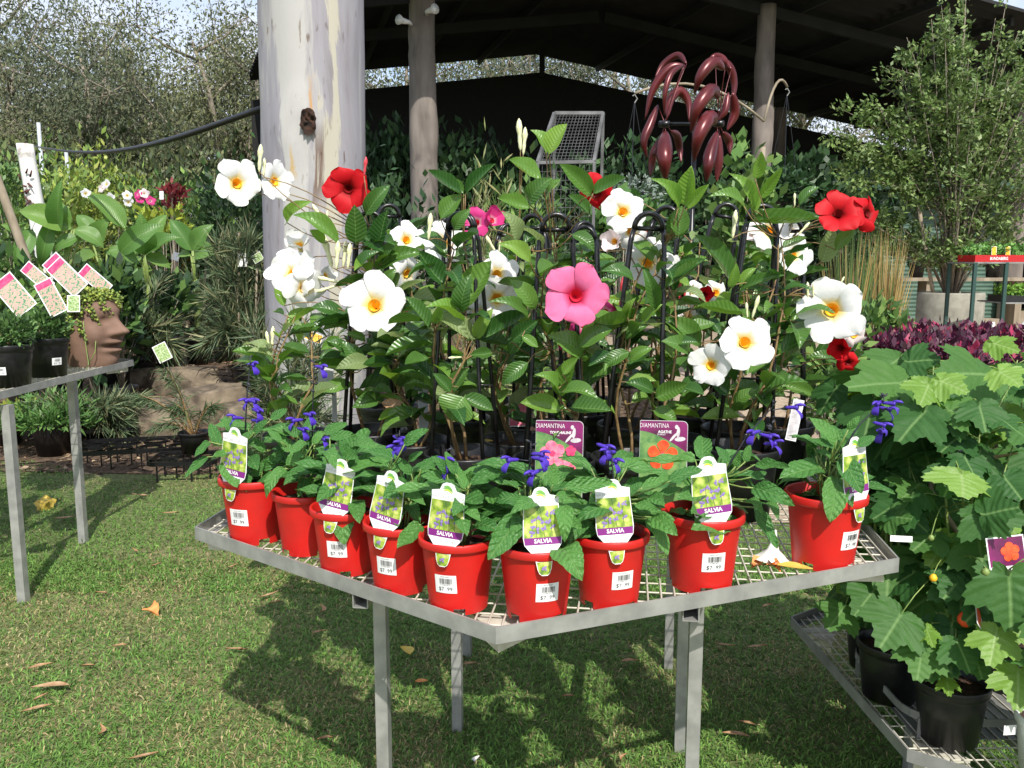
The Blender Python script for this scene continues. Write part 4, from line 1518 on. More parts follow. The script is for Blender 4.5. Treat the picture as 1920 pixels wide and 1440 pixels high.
# large single leaves: zone, base, tip, width ratio, kind
HERO = [
 ('A', 940, 645, 930, 405, .55, 'mand'), ('A', 1080, 665, 1132, 440, .48, 'mand'), ('A', 835, 645, 565, 450, .36, 'mand'), ('A', 515, 515, 655, 380, .4, 'young'), ('A', 1000, 470, 1142, 283, .45, 'mand'), ('A', 985, 590, 1110, 695, .5, 'mand'),
 ('A', 1060, 805, 1350, 685, .36, 'mand'), ('A', 1480, 895, 1325, 690, .5, 'mand'), ('A', 872, 1095, 662, 1035, .5, 'mand'), ('A', 930, 1110, 735, 1165, .4, 'mand'), ('A', 1040, 1205, 1245, 1375, .5, 'mand'), ('A', 1090, 1195, 1248, 1160, .5, 'mand'),
 ('A', 1392, 1165, 1238, 968, .4, 'mand'), ('A', 1280, 975, 1582, 1050, .34, 'pale'), ('A', 1400, 1050, 1636, 1215, .36, 'pale'), ('A', 500, 1025, 438, 918, .5, 'young'), ('A', 745, 640, 655, 560, .6, 'young'), ('A', 1460, 492, 1592, 345, .62, 'mand'), ('A', 1585, 342, 1383, 193, .38, 'mand'),
 ('A', 1540, 560, 1642, 430, .5, 'mand'), ('A', 1590, 1065, 1645, 830, .5, 'mand'), ('A', 1100, 765, 1202, 635, .5, 'mand'), ('A', 955, 800, 1072, 685, .5, 'mand'), ('A', 1110, 875, 1185, 795, .6, 'mand'), ('A', 850, 1225, 725, 1295, .5, 'mand'), ('A', 1000, 1240, 880, 1195, .5, 'mand'), ('A', 1035, 1375, 822, 1400, .5, 'pale'),
 ('A', 1420, 1130, 1470, 1000, .4, 'young'), ('A', 1380, 1130, 1350, 1020, .4, 'mand'), ('A', 1240, 1290, 1330, 1180, .5, 'mand'), ('A', 900, 1330, 760, 1240, .5, 'mand'), ('A', 1100, 1330, 960, 1290, .5, 'mand'),
 ('B', 545, 258, 642, 93, .6, 'young'), ('B', 530, 252, 457, 120, .62, 'young'), ('B', 503, 398, 332, 285, .58, 'mand'), ('B', 435, 525, 562, 385, .55, 'mand'), ('B', 540, 490, 602, 395, .6, 'mand'), ('B', 440, 548, 268, 492, .5, 'mand'), ('B', 372, 728, 310, 570, .55, 'pale'),
 ('B', 770, 478, 602, 310, .42, 'mand'), ('B', 785, 468, 962, 380, .46, 'mand'), ('B', 760, 572, 648, 478, .5, 'mand'), ('B', 85, 472, -5, 380, .5, 'mand'), ('B', 95, 472, 255, 308, .32, 'mand'), ('B', 70, 1088, 235, 832, .55, 'mand'), ('B', 442, 838, 285, 732, .48, 'young'),
 ('B', 1000, 935, 825, 888, .48, 'mand'), ('B', 1122, 1092, 1058, 865, .32, 'mand'), ('B', 720, 1262, 945, 1120, .42, 'mand'), ('B', 700, 1295, 885, 1195, .5, 'mand'), ('B', 722, 1352, 538, 1235, .55, 'mand'), ('B', 620, 1445, 702, 1355, .5, 'young'), ('B', 470, 1092, 335, 935, .5, 'mand'),
 ('B', 150, 1255, 238, 1092, .4, 'young'), ('B', 160, 1262, 445, 1105, .32, 'mand'), ('B', 432, 1142, 236, 1038, .34, 'mand'), ('B', 132, 1262, -5, 1115, .4, 'pale'), ('B', 1242, 548, 1115, 382, .38, 'young'), ('B', 1262, 505, 1315, 325, .5, 'young'), ('B', 1290, 552, 1402, 422, .34, 'young'), ('B', 1245, 695, 1262, 535, .65, 'mand'),
 ('B', 1195, 935, 1390, 825, .38, 'mand'), ('B', 1362, 1288, 1165, 1135, .45, 'mand'), ('B', 1050, 1172, 1155, 1062, .4, 'young'), ('B', 970, 1135, 1005, 1035, .4, 'young'), ('B', 400, 1240, 485, 1300, .6, 'mand'), ('B', 668, 690, 795, 775, .55, 'mand'), ('B', 960, 1260, 1080, 1180, .5, 'mand'), ('B', 330, 1340, 420, 1230, .5, 'mand'), ('B', 980, 1370, 1100, 1300, .5, 'mand'), ('B', 880, 1330, 760, 1400, .5, 'mand'), ('B', 240, 1330, 120, 1340, .5, 'mand'),
 ('C', 100, 372, 0, 222, .4, 'young'), ('C', 130, 378, 168, 160, .5, 'young'), ('C', 150, 382, 262, 258, .38, 'young'), ('C', 80, 555, 118, 375, .65, 'mand'), ('C', 465, 382, 283, 308, .38, 'mand'), ('C', 520, 405, 398, 188, .34, 'young'), ('C', 560, 335, 682, 162, .3, 'young'), ('C', 528, 225, 562, 70, .45, 'young'), ('C', 510, 420, 493, 248, .45, 'young'),
 ('C', 508, 465, 885, 448, .24, 'mand'), ('C', 775, 372, 885, 265, .45, 'mand'), ('C', 720, 485, 892, 440, .45, 'mand'), ('C', 388, 805, 186, 540, .38, 'mand'), ('C', 640, 785, 692, 590, .65, 'mand'), ('C', 905, 695, 962, 495, .55, 'pale'), ('C', 980, 625, 1088, 498, .5, 'mand'), ('C', 690, 802, 942, 733, .24, 'mand'), ('C', 440, 858, 692, 768, .26, 'mand'),
 ('C', 380, 835, 422, 698, .42, 'young'), ('C', 440, 832, 532, 722, .4, 'young'), ('C', 20, 842, 242, 682, .28, 'mand'), ('C', 202, 1155, 42, 1008, .42, 'mand'), ('C', 455, 988, 208, 938, .24, 'mand'), ('C', 620, 1065, 612, 825, .45, 'mand'), ('C', 650, 1182, 775, 1078, .45, 'young'), ('C', 640, 1192, 855, 1138, .34, 'mand'), ('C', 640, 1202, 815, 1255, .4, 'mand'), ('C', 990, 1272, 828, 1218, .45, 'mand'),
 ('C', 660, 965, 735, 868, .5, 'mand'), ('C', 690, 1035, 765, 955, .5, 'young'), ('C', 250, 1022, 335, 1105, .5, 'mand'), ('C', 70, 1155, 205, 1145, .5, 'mand'), ('C', 720, 1310, 640, 1400, .5, 'mand'), ('C', 120, 1400, 240, 1440, .6, 'mand'), ('C', 560, 1290, 700, 1330, .5, 'mand'), ('C', 760, 1090, 850, 1010, .5, 'mand'), ('C', 870, 1230, 930, 1130, .5, 'mand'),
 ('P', 870, 745, 844, 788, 1.5, 'mand'), ('P', 870, 745, 925, 770, .55, 'mand'), ('P', 840, 735, 880, 690, .5, 'mand'), ('P', 845, 735, 812, 700, .5, 'mand'), ('P', 1048, 742, 1080, 665, .42, 'young'), ('P', 1045, 730, 1008, 700, .5, 'young'), ('P', 1055, 735, 1120, 742, .5, 'mand'), ('P', 1070, 765, 1145, 770, .6, 'mand'), ('P', 1050, 770, 975, 755, .5, 'young'),
 ('P', 1225, 735, 1175, 715, .5, 'mand'), ('P', 1230, 745, 1290, 720, .5, 'mand'), ('P', 1225, 770, 1270, 790, .6, 'mand'), ('P', 720, 745, 660, 765, .5, 'mand'), ('P', 715, 755, 770, 775, .45, 'dry'), ('P', 1365, 740, 1320, 690, .5, 'mand'), ('P', 1375, 760, 1420, 730, .5, 'mand'), ('P', 660, 720, 600, 735, .45, 'mand'), ('P', 680, 690, 640, 640, .5, 'mand'), ('P', 760, 690, 820, 720, .5, 'mand'),
 ('P', 1440, 690, 1500, 660, .5, 'mand'), ('P', 1470, 720, 1530, 740, .5, 'mand'), ('P', 1290, 660, 1240, 640, .5, 'mand'), ('P', 1180, 660, 1130, 690, .5, 'mand'), ('P', 990, 680, 940, 720, .5, 'mand'), ('P', 960, 640, 1010, 600, .45, 'mand'),
]
SETS['dry'] = [SETS['mand'][0].copy()]
SETS['dry'][0].materials.clear()
SETS['dry'][0].materials.append(MATS['dry_leaf'])

PL = {}
RIMZ = MESH_Z + .006 + .185
for pid, (x, y, tx, ty, lab) in MAND.items():
    base = Vector((x, y, MESH_Z + .006))
    t = thing('potted_mandevilla', lab, 'potted plant', base, 'mandevillas in black pots' + (' in the back rows' if lab.startswith('tall leafy') else ''))
    for nm, me in (('pot', BP_B), ('soil', BP_S)):
        put(nm, me, None, t).rotation_euler = (0, 0, RND.uniform(0, 6))
    if tx is not None:
        top = PY(tx, ty, y)
        h = top.z - RIMZ - .036
    else:
        h = .58 + RND.uniform(-.05, .05)
    bare = pid in ('m14', 'm15', 'm16', 'm17', 'm18')
    if bare:
        h = {'m14': .36, 'm15': .30}.get(pid, .46)
    sk = 0 if bare else (top.x - x) / h if tx is not None else RND.uniform(-.05, .05)
    if not bare:
        tr = trellis_mesh(h, .095).build('trellis', 'black_plastic', t, True)
        tr.matrix_local = Matrix.Translation((0, 0, .185)) @ Matrix(((1, 0, sk, 0), (0, 1, 0, 0), (0, 0, 1, 0), (0, 0, 0, 1))) @ Matrix.Rotation(RND.uniform(-.5, .5), 4, 'Z')
    stems = MB()
    axes = []
    for k in range(3):
        a0 = RND.uniform(0, 6.28)
        pts = []
        for j in range(9):
            tt = j / 8
            a = a0 + tt * RND.uniform(1.6, 2.4)
            r = .018 + (.055 * math.sin(tt * math.pi))
            pts.append(Vector((math.cos(a) * r + sk * tt * h, math.sin(a) * r, .160 + tt * (h * RND.uniform(.92, 1.0)))))
        stems.tube(pts, [.0045 - .0028 * j / 8 for j in range(9)], 6)
        axes.append(pts)
    PL[pid] = dict(t=t, base=base, stems=stems, axes=axes, h=h, sk=sk)
    back = y > 2.4
    nl = 46 if back else 38
    for k in range(nl):
        ax = axes[k % 3]
        f = RND.uniform(.18, 1.0)
        j = min(7, int(f * 8))
        p = ax[j].lerp(ax[j + 1], f * 8 - j)
        a = RND.uniform(0, 6.28)
        el = RND.uniform(-.35, .65)
        L = RND.uniform(.050, .125) * (1.1 if f < .7 else .9)
        d = Vector((math.cos(a) * math.cos(el), math.sin(a) * math.cos(el), math.sin(el)))
        B = base + p + d * .018
        kind = 'mand' if RND.random() < .72 else RND.choice(('young', 'pale'))
        put_leaf(t, base, B, B + d * L, RND.uniform(.42, .56), kind, Vector((RND.uniform(-.3, .3), -.35 + RND.uniform(-.3, .3), 1)))
        stems.tube([p, B - base], .0014, 4, False)

def nearest_plant(px, front=True):
    best, bd = None, 1e9
    for pid in ('m1', 'm2', 'm3', 'm4', 'm5', 'm6'):
        b = PL[pid]['base']
        ppx = 960 + 1600 * b.x / (b.y * _c + .3 * _s)
        d = abs(ppx - px)
        if d < bd:
            best, bd = pid, d
    return best

def join_to_stem(P, pl, r=.0014):
    """a thin shoot from the climbing stem up to the point P (local)"""
    best = None
    for ax in pl['axes']:
        for p in ax:
            dz = P.z - p.z
            if dz > -.02:
                d = (P - p).length + abs(dz - .03) * .4
                if best is None or d < best[0]:
                    best = (d, p)
    p = best[1] if best else pl['axes'][0][-1]
    d = (P - p)
    pl['stems'].tube(curve_pts(p, P, min(.03, d.length * .12) * RND.choice((-1, 1)), 5, Vector((0, .2, 1))), [r * 1.3, r * 1.25, r * 1.2, r * 1.1, r, r], 5)

for (z, bx, by, tx, ty, wv, kind) in HERO:
    p0, p1 = zp(z, bx, by), zp(z, tx, ty)
    pid = nearest_plant(p0[0])
    pl = PL[pid]
    yb = pl['base'].y - .07 + RND.uniform(-.045, .045)
    B = PY(*p0, yb)
    T = PY(*p1, yb - RND.uniform(0, .05))
    o = put_leaf(pl['t'], pl['base'], B, T, wv, kind)
    join_to_stem(B - pl['base'], pl)

PCOL = {'w': ('petal_white', 'yellow_throat'), 'r': ('petal_red', 'red_throat'), 'p': ('petal_pink', 'pink_throat'), 'h': ('petal_hotpink', 'pink_throat'), 'b': ('petal_blush', 'yellow_throat')}
for (pid, z, x, y, rp, c, vn, fr, fu, ds) in FLOW:
    pl = PL[pid]
    px, py = zp(z, x, y)
    Y0 = pl['base'].y + ds
    P = PY(px, py, Y0)
    R = rp * (P.y * _c + .1) / F_PX
    view = (CAMP - P).normalized()
    right = view.cross(Vector((0, 0, 1))).normalized() * -1
    nrm = (view + right * (fr + RND.uniform(-.28, .28)) + Vector((0, 0, 1)) * (fu + RND.uniform(-.15, .3))).normalized()
    fl = put('flower', COR[(vn, PCOL[c][0])], None, pl['t'])
    q = nrm.to_track_quat('Z', 'Y')
    fl.matrix_local = Matrix.Translation(P - pl['base']) @ q.to_matrix().to_4x4() @ Matrix.Rotation(RND.uniform(0, 6.28), 4, 'Z') @ Matrix.Scale(R, 4)
    put('throat', THR[PCOL[c][1]], None, fl)
    end = P - pl['base'] - nrm * R * 1.12
    join_to_stem(end + Vector((0, .01, -.012)), pl, .0015)
    pl['stems'].tube([end + Vector((0, .01, -.012)), end], .0016, 5)
for (pid, z, bx, by, tx, ty, k) in BUDS:
    pl = PL[pid]
    yb = pl['base'].y - .08 + RND.uniform(-.03, .03)
    B, T = PY(*zp(z, bx, by), yb), PY(*zp(z, tx, ty), yb)
    d = T - B
    L = d.length
    o = put('bud', BUD[k], None, pl['t'])
    o.matrix_local = Matrix.Translation(B - pl['base']) @ d.to_track_quat('Z', 'Y').to_matrix().to_4x4() @ Matrix.Diagonal((L * .95, L * .95, L, 1))
    join_to_stem(B - pl['base'], pl)
for pid, pl in PL.items():
    pl['stems'].build('stem', 'stem_brown', pl['t'], True)

# small white label on the side of one black pot
mb1, mb2 = sticker_meshes(.0985, .080, .185, .075, .045, .034, '$29  99')
mb1.materials.append(MATS['white_card'])
mb2.materials.append(MATS['ink'])
s = put('price_sticker', mb1, None, PL['m4']['t'])
s.rotation_euler = (0, 0, math.radians(10))
put('print', mb2, None, s)

# ---- picture cards standing in the pots
def petals_flat(mb, cx, cy, R, M, z, rot, n=5, fat=1.0):
    for k in range(n):
        a0 = rot + 2 * math.pi * k / n
        pts = []
        for i in range(13):
            u = -1 + 2 * i / 12
            rr = R * (1 - .22 * u * u)
            a = a0 + u * math.pi / n * .96 * fat
            pts.append((cx + rr * math.cos(a), cy + rr * math.sin(a)))
        pts.append((cx, cy))
        flat(mb, pts, M, z + .00012 * k)

def big_card(pid, px0, py0, px1, py1, yy, ttl, sub, pet, deep, label_root, lean=.12):
    """card with rounded upper right corner; maroon head with figure, printed flower below"""
    pl = PL[pid]
    O = PY(px0, py1, yy)
    W = (PY(px1, py1, yy) - O).length
    Hc = (PY(px0, py0, yy) - O).length
    M = frame(O - pl['base'], (1, -.05, -.015), (0, lean, 1))
    root = thing('flower_card', label_root, 'plant label', pl['base'] + M.translation)
    M.translation = Vector()
    card, edge = MB(), MB()
    def outline(x0, y0, x1, y1, r):
        pts = [(x0, y0), (x1, y0)]
        for k in range(7):
            a = k / 6 * math.pi / 2
            pts.append((x1 - r + r * math.cos(a), y1 - r + r * math.sin(a)))
        pts.append((x0 + .002, y1))
        pts.append((x0, y1 - .002))
        return pts
    flat(edge, outline(0, -.10, W, Hc, .012), M, 0)
    flat(edge, list(reversed(outline(0, -.10, W, Hc, .012))), M, -.0006)
    edge.build('card', 'card_back', root)
    flat(card, outline(.0006, -.09, W - .0012, Hc - .0012, .0115), M, .0004)
    card.build('picture', 'tag_leaf', root)
    hd = MB()
    n = 14
    top = outline(.0006, Hc * .62, W - .0012, Hc - .0012, .0115)[2:]
    low = [(.0006 + (W - .0018) * i / n, Hc * (.80 - .40 * (i / n) ** 1.6)) for i in range(n + 1)]
    flat(hd, low + top, M, .0007)
    hd.build('heading', 'tag_maroon', root)
    for args in (('DIAMANTINA', .0155, M, W * .30, Hc * .90, .0011, -.0002, .72), (ttl, .0090, M, W * .52, Hc * .785, .0011, .0002, .9), (sub, .0055, M, W * .45, Hc * .735, .0011, .0, .9)):
        let = MB()
        flat_text(let, *args)
        let.build('lettering', 'white_card', root)
    # seated figure printed in grey, holding blossoms
    fg = MB()
    def blob(cx, cy, rx, ry, z, rot=0, m=10):
        pts = []
        for k in range(m):
            a = 2 * math.pi * k / m
            x, y = rx * math.cos(a), ry * math.sin(a)
            pts.append((cx + x * math.cos(rot) - y * math.sin(rot), cy + x * math.sin(rot) + y * math.cos(rot)))
        flat(fg, pts, M, z)
    blob(W * .765, Hc * .885, .0042, .0052, .0010)
    blob(W * .80, Hc * .78, .0040, .013, .0011, -.1)
    blob(W * .70, Hc * .69, .0030, .014, .0012, -.7)
    blob(W * .84, Hc * .655, .0130, .0055, .0013, .1)
    fg.build('figure', 'tag_grey', root)
    fl = MB()
    if pid == 'm3':
        petals_flat(fl, W * .36, Hc * .42, .030, M, .0016, .5)
        petals_flat(fl, W * .62, Hc * .14, .027, M, .0026, 1.2)
    else:
        petals_flat(fl, W * .48, Hc * .34, .036, M, .0016, .25, fat=.92)
    fl.build('printed_flower', pet, root)
    dp = MB()
    if pid == 'm3':
        petals_flat(dp, W * .74, Hc * .47, .013, M, .0034, .3)
        petals_flat(dp, W * .36, Hc * .42, .007, M, .0036, .3)
        petals_flat(dp, W * .62, Hc * .14, .006, M, .0038, .3)
    else:
        petals_flat(dp, W * .48, Hc * .34, .0075, M, .0034, .3)
    dp.build('flower_heart', deep, root)
    return root
big_card('m3', 1003, 789, 1092, 893, PL['m3']['base'].y - .112, 'TOURMALINE', 'PINK', 'tag_pink', 'tag_hotpink', 'tall card with printed pink flowers and maroon heading in a black pot')
big_card('m4', 1198, 789, 1287, 886, PL['m4']['base'].y - .112, 'AGATHE', 'SCARLET', 'tag_orange', 'tag_hotpink', 'tall card with one printed orange red flower and maroon heading')

def small_card(label, P, W, Hc, right, up, front, back='card_back', head=None, stake=None, off=None, cat='plant label', group=None, margin=.003):
    root = thing('plant_tag', label, cat, P, group)
    M = frame((0, 0, 0), right, up)
    e = MB()
    flat(e, [(-W / 2, 0), (W / 2, 0), (W / 2, Hc), (-W / 2, Hc)], M, 0)
    flat(e, [(-W / 2, Hc), (W / 2, Hc), (W / 2, 0), (-W / 2, 0)], M, -.0006)
    e.build('card', 'white_card', root)
    f = MB()
    flat(f, [(-W / 2 + margin, margin), (W / 2 - margin, margin), (W / 2 - margin, Hc - margin), (-W / 2 + margin, Hc - margin)], M, .0005)
    f.build('picture', front, root)
    if head:
        h = MB()
        flat(h, [(-W / 2 + margin, Hc * .80), (W / 2 - margin, Hc * .80), (W / 2 - margin, Hc - margin), (-W / 2 + margin, Hc - margin)], M, .0009)
        h.build('heading', head, root)
    if stake:
        s = MB()
        s.tube([Vector(stake) - Vector(P), M @ Vector((0, Hc * .25, -.003)), M @ Vector((0, Hc * .85, -.003))], .0022, 5)
        s.build('stake', 'black_plastic', root)
    return root
P = PY(1482, 826, PL['m5']['base'].y - .10)
small_card('narrow card with pale blue print leaning against the last black pots', P, .026, .105, (.9, -.3, -.15), (-.30, .25, 1), 'tag_grey')
P = PY(972, 800, PL['m8']['base'].y - .11)
small_card('pink flower card half hidden behind a trellis leg', P, .055, .085, (1, .1, 0), (0, .1, 1), 'tag_pink', head='tag_maroon')
for i, (px, py, yy, w_, h_, lean, lab) in enumerate(((795, 815, 2.33, .028, .15, .35, 'grey back of a long plant label leaning between two black pots'), (612, 735, 2.55, .045, .085, .1, 'pale grey label back at the left of the white mandevilla'), (628, 790, 2.45, .014, .09, .2, 'thin grey label edge beside the left black pot'))):
    P = PY(px, py, yy)
    small_card(lab, P, w_, h_, (1, .2, 0), (lean, .15, 1), 'card_back', margin=.001)

# things lying on the mesh
def trumpet(label, P, L, nrm, mt='fallen_white'):
    t = thing('fallen_flower', label, 'flower', P)
    mb = MB()
    prof = [(.02, 1.05), (.06, .95), (.10, .65), (.20, .38), (.42, .16), (.62, .06), (.70, .02)]
    n = 20
    v, f = [], []
    for j, (r, z) in enumerate(prof):
        for k in range(n):
            a = 2 * math.pi * k / n
            rr = r * (1 + (.16 * math.cos(5 * a) if j > 3 else 0))
            zz = z + (.05 * math.sin(7 * a + j) if j > 4 else 0)
            v.append((rr * math.cos(a) * L, rr * math.sin(a) * L * .8, zz * L))
    for j in range(len(prof) - 1):
        for k in range(n):
            f.append((j * n + k, j * n + (k + 1) % n, (j + 1) * n + (k + 1) % n, (j + 1) * n + k))
    mb.add(v, f)
    o = mb.build('petals', mt, t, True)
    o.rotation_euler = nrm
    return t
P = PZ(1447, 1052, MESH_Z + .004)
trumpet('white trumpet flower fallen upside down on the wire mesh', P, .068, (-.12, .12, 0))
P = PZ(1430, 1058, MESH_Z + .006)
t = thing('withered_flower', 'withered orange blossom lying on the mesh under the white flower', 'flower', P)
mb = MB()
for k in range(5):
    a = RND.uniform(0, 6)
    c = Vector((RND.uniform(-.03, .03), RND.uniform(-.015, .015), 0))
    d, s = Vector((math.cos(a), math.sin(a), .3)) * .025, Vector((-math.sin(a), math.cos(a), .2)) * .014
    mb.add([c - d, c + s + Vector((0, 0, .012)), c + d, c - s + Vector((0, 0, .008))], [(0, 1, 2), (0, 2, 3)])
mb.build('petals', 'orange_petal', t, True)
def fallen_leaf(label, P, L, W, rz, mt, group=None, curl=.15):
    mb = MB()
    n = 7
    for j in range(n + 1):
        s = j / n
        wd = W * math.sin(math.pi * min(.98, max(.03, s))) ** .8 / 2
        bend = .24 * L * math.sin(s * math.pi)
        z = .004 + curl * L * (s - .5) ** 2 * 1.5
        mb.v += [(s * L - L / 2, -wd + bend, z + .004), (s * L - L / 2, bend, z), (s * L - L / 2, wd + bend, z + .004)]
    for j in range(n):
        for i in range(2):
            a = j * 3 + i
            mb.f.append((a, a + 3, a + 4, a + 1))
    o = mb.build('fallen_leaf', mt, None, True, P)
    o.rotation_euler = (RND.uniform(-.15, .15), RND.uniform(-.1, .1), rz)
    return tag(o, label, 'leaf', group)
fallen_leaf('yellow leaf lying on the wire mesh beside the fallen flower', PZ(1490, 1072, MESH_Z + .004), .075, .032, -.1, 'yellow_leaf')
fallen_leaf('round yellow leaf lying on the bark in a black pot', PZ(912, 832, RIMZ - .016), .035, .034, .2, 'yellow_leaf')

# ------------------------------------------------------------------ low bench with the lobed leaf plants (right)
LOW = [Vector(p) for p in ((.94, 1.885, 0), (1.58, 1.44, 0), (2.24, 1.90, 0), (2.20, 2.70, 0), (1.55, 3.10, 0), (.91, 2.65, 0))]
LX = (LOW[2] - LOW[0]).normalized()
LY = Vector((-LX.y, LX.x, 0))
hex_bench('low_bench', 'low galvanised wire bench under the big lobed leaf plants', LOW, .281, .302, .270, LX, LY,
          [(-.45, -.05), (.4, -.25), (-.35, .42), (.45, .35)], [-.3, .3], 'galv_dull')
# grey plastic carry tray around the pots
t = thing('carry_tray', 'grey plastic carry tray with rounded corners on the low bench', 'tray', (1.24, 2.12, .279))
q = MB()
tp = []
for cx, cy, a0 in ((.14, -.08, -90), (.14, .16, 0), (-.16, .16, 90), (-.16, -.08, 180)):
    for k in range(7):
        a = math.radians(a0 + 15 * k)
        tp.append((cx + .10 * math.cos(a), cy + .10 * math.sin(a)))
n = len(tp)
for k in range(n):
    a, b = Vector((*tp[k], .058)), Vector((*tp[(k + 1) % n], .058))
    q.bar(a, b, .004, .020)
q.build('rim', 'galv_dull', t)
for k in range(0, n, 4):
    q = MB()
    a = Vector((*tp[k], 0))
    q.bar(a, a + Vector((0, 0, .056)), .012, .004, (0, 1, 0))
    q.build('rib', 'galv_dull', t)
q = MB()
q.box((-.24, -.16, .001), (.22, .24, .004))
q.build('base', 'galv_dull', t)

ABUT = [('b1', 1.08, 1.97, .282, 'black_pot', 'lobed leaf plant in black pot standing in the grey carry tray'),
        ('b2', 1.06, 2.36, .278, 'black_pot', 'lobed leaf plant in black pot at the rear rail behind the last salvia'),
        ('b3', 1.38, 2.22, .282, 'black_pot', 'tall lobed leaf plant with bamboo stake in the middle of the low bench'),
        ('b4', 1.44, 2.62, .278, 'black_pot', 'lobed leaf plant in black pot farthest along the low bench'),
        ('b5', 1.235, 1.80, .278, 'white_pot', 'lobed leaf plant in a white pot at the low bench rail'),
        ('b7', 1.02, 2.17, .287, 'black_pot', 'lobed leaf plant in black pot squeezed against the upper bench corner'),
        ('b8', 1.22, 2.40, .287, 'black_pot', 'lobed leaf plant in black pot in the shady middle of the low bench'),
        ('b9', 1.20, 2.68, .287, 'black_pot', 'lobed leaf plant in black pot under the rear purple plants'),
        ('b6', 1.72, 2.20, .278, 'black_pot', 'bushy lobed leaf plant in black pot at the outer side of the low bench')]
AB = {}
WP_B = BP_B.copy()
WP_B.materials.clear()
WP_B.materials.append(MATS['white_pot'])
for pid, x, y, z, pm, lab in ABUT:
    base = Vector((x, y, z))
    t = thing('potted_lantern_plant', lab, 'potted plant', base, 'lobed leaf plants on the low bench')
    sc_ = .84
    for nm, me in (('pot', BP_B if pm == 'black_pot' else WP_B), ('soil', BP_S)):
        o = put(nm, me, None, t)
        o.scale = (sc_, sc_, sc_)
    st = MB()
    axes = []
    H0 = {'b5': .42}.get(pid, .72)
    for k in range(3):
        a = RND.uniform(0, 6.28)
        lean = Vector((math.cos(a), math.sin(a), 0)) * RND.uniform(.03, .11)
        pts = [Vector((0, 0, .13)) + lean * (s ** 1.3) + Vector((0, 0, s * H0 * RND.uniform(.93, 1.05))) for s in (0, .2, .4, .6, .8, 1)]
        st.tube(pts, [.005, .0046, .004, .0034, .0028, .002], 6)
        axes.append(pts)
    AB[pid] = dict(t=t, base=base, st=st, axes=axes)
    for k in range(48 if pid != 'b5' else 20):
        ax = axes[k % 3]
        f = RND.uniform(.12, 1) * 5
        j = min(4, int(f))
        p = ax[j].lerp(ax[j + 1], f - j)
        a = RND.uniform(0, 6.28)
        pl_ = RND.uniform(.04, .11)
        d = Vector((math.cos(a), math.sin(a), RND.uniform(.0, .5))).normalized()
        B = p + d * pl_
        L = RND.uniform(.07, .125)
        tip = B + Vector((math.cos(a), math.sin(a), RND.uniform(-1.0, -.15))).normalized() * L
        put_leaf(t, base, base + B, base + tip, RND.uniform(.95, 1.15), 'abuty' if RND.random() < .10 else 'abut', Vector((RND.uniform(-.2, .2) + math.cos(a) * .5, -.3 + math.sin(a) * .5, 1)))
        st.tube([p, p.lerp(B, .6) + Vector((0, 0, .01)), B], .0016, 4)
HAB = [('R', 520, 200, 315, 335, 1.0, 'abut', 'b2', 2.20), ('R', 550, 240, 835, 175, 1.0, 'abut', 'b3', 2.15), ('R', 1180, 335, 785, 270, .9, 'abut', 'b3', 2.05), ('R', 545, 400, 108, 345, .8, 'abut', 'b2', 2.1), ('R', 725, 400, 668, 565, 1.0, 'abuty', 'b3', 2.0),
       ('R', 790, 370, 1060, 462, .9, 'abuty', 'b3', 2.0), ('R', 865, 620, 688, 705, 1.1, 'abut', 'b3', 1.98), ('R', 850, 600, 1235, 600, .9, 'abut', 'b3', 1.95), ('R', 965, 1075, 1005, 1262, 1.7, 'abuty', 'b1', 1.85), ('R', 1130, 1385, 1420, 1300, 1.1, 'abut', 'b1', 1.80), ('R', 560, 890, 605, 1115, 1.0, 'abut', 'b2', 2.1), ('R', 415, 1060, 610, 1120, .9, 'abut', 'b2', 2.1),
       ('R', 1285, 1090, 1445, 1270, 1.2, 'abut', 'b3', 1.85), ('R', 1240, 300, 1450, 410, 1.1, 'abuty', 'b3', 1.95), ('R', 1190, 90, 1440, 150, .8, 'abuty', 'b3', 2.1), ('R', 640, 1170, 520, 1240, 1.1, 'abut', 'b2', 2.0), ('R', 400, 1400, 600, 1380, 1.0, 'abut', 'b2', 1.95), ('R', 1220, 640, 1420, 720, 1.0, 'abut', 'b3', 1.9), ('R', 660, 670, 580, 790, 1.0, 'abut', 'b2', 2.05), ('R', 1000, 660, 900, 780, .9, 'abut', 'b3', 2.05),
       ('S', 620, 560, 700, 720, 1.1, 'abut', 'b1', 1.82), ('S', 330, 560, 450, 650, 1.0, 'abut', 'b2', 1.98), ('S', 345, 915, 268, 1045, 1.1, 'abut', 'b1', 1.86), ('S', 415, 1020, 398, 1160, 1.0, 'abut', 'b1', 1.84), ('S', 525, 1005, 598, 1130, 1.2, 'abut', 'b1', 1.82), ('S', 705, 770, 725, 1015, 1.0, 'abut', 'b5', 1.75), ('S', 665, 975, 640, 1110, .9, 'abuty', 'b5', 1.75), ('S', 735, 1110, 742, 1265, 1.0, 'abuty', 'b5', 1.72), ('S', 425, 965, 455, 1035, .6, 'abuty', 'b1', 1.84), ('S', 150, 900, 90, 970, 1.0, 'abut', 'b2', 2.0), ('S', 250, 840, 180, 930, 1.0, 'abut', 'b2', 2.0), ('S', 495, 1140, 505, 1195, .6, 'abuty', 'b1', 1.84), ('S', 640, 860, 560, 950, 1.0, 'abut', 'b1', 1.84), ('S', 560, 780, 480, 860, 1.0, 'abut', 'b1', 1.88)]
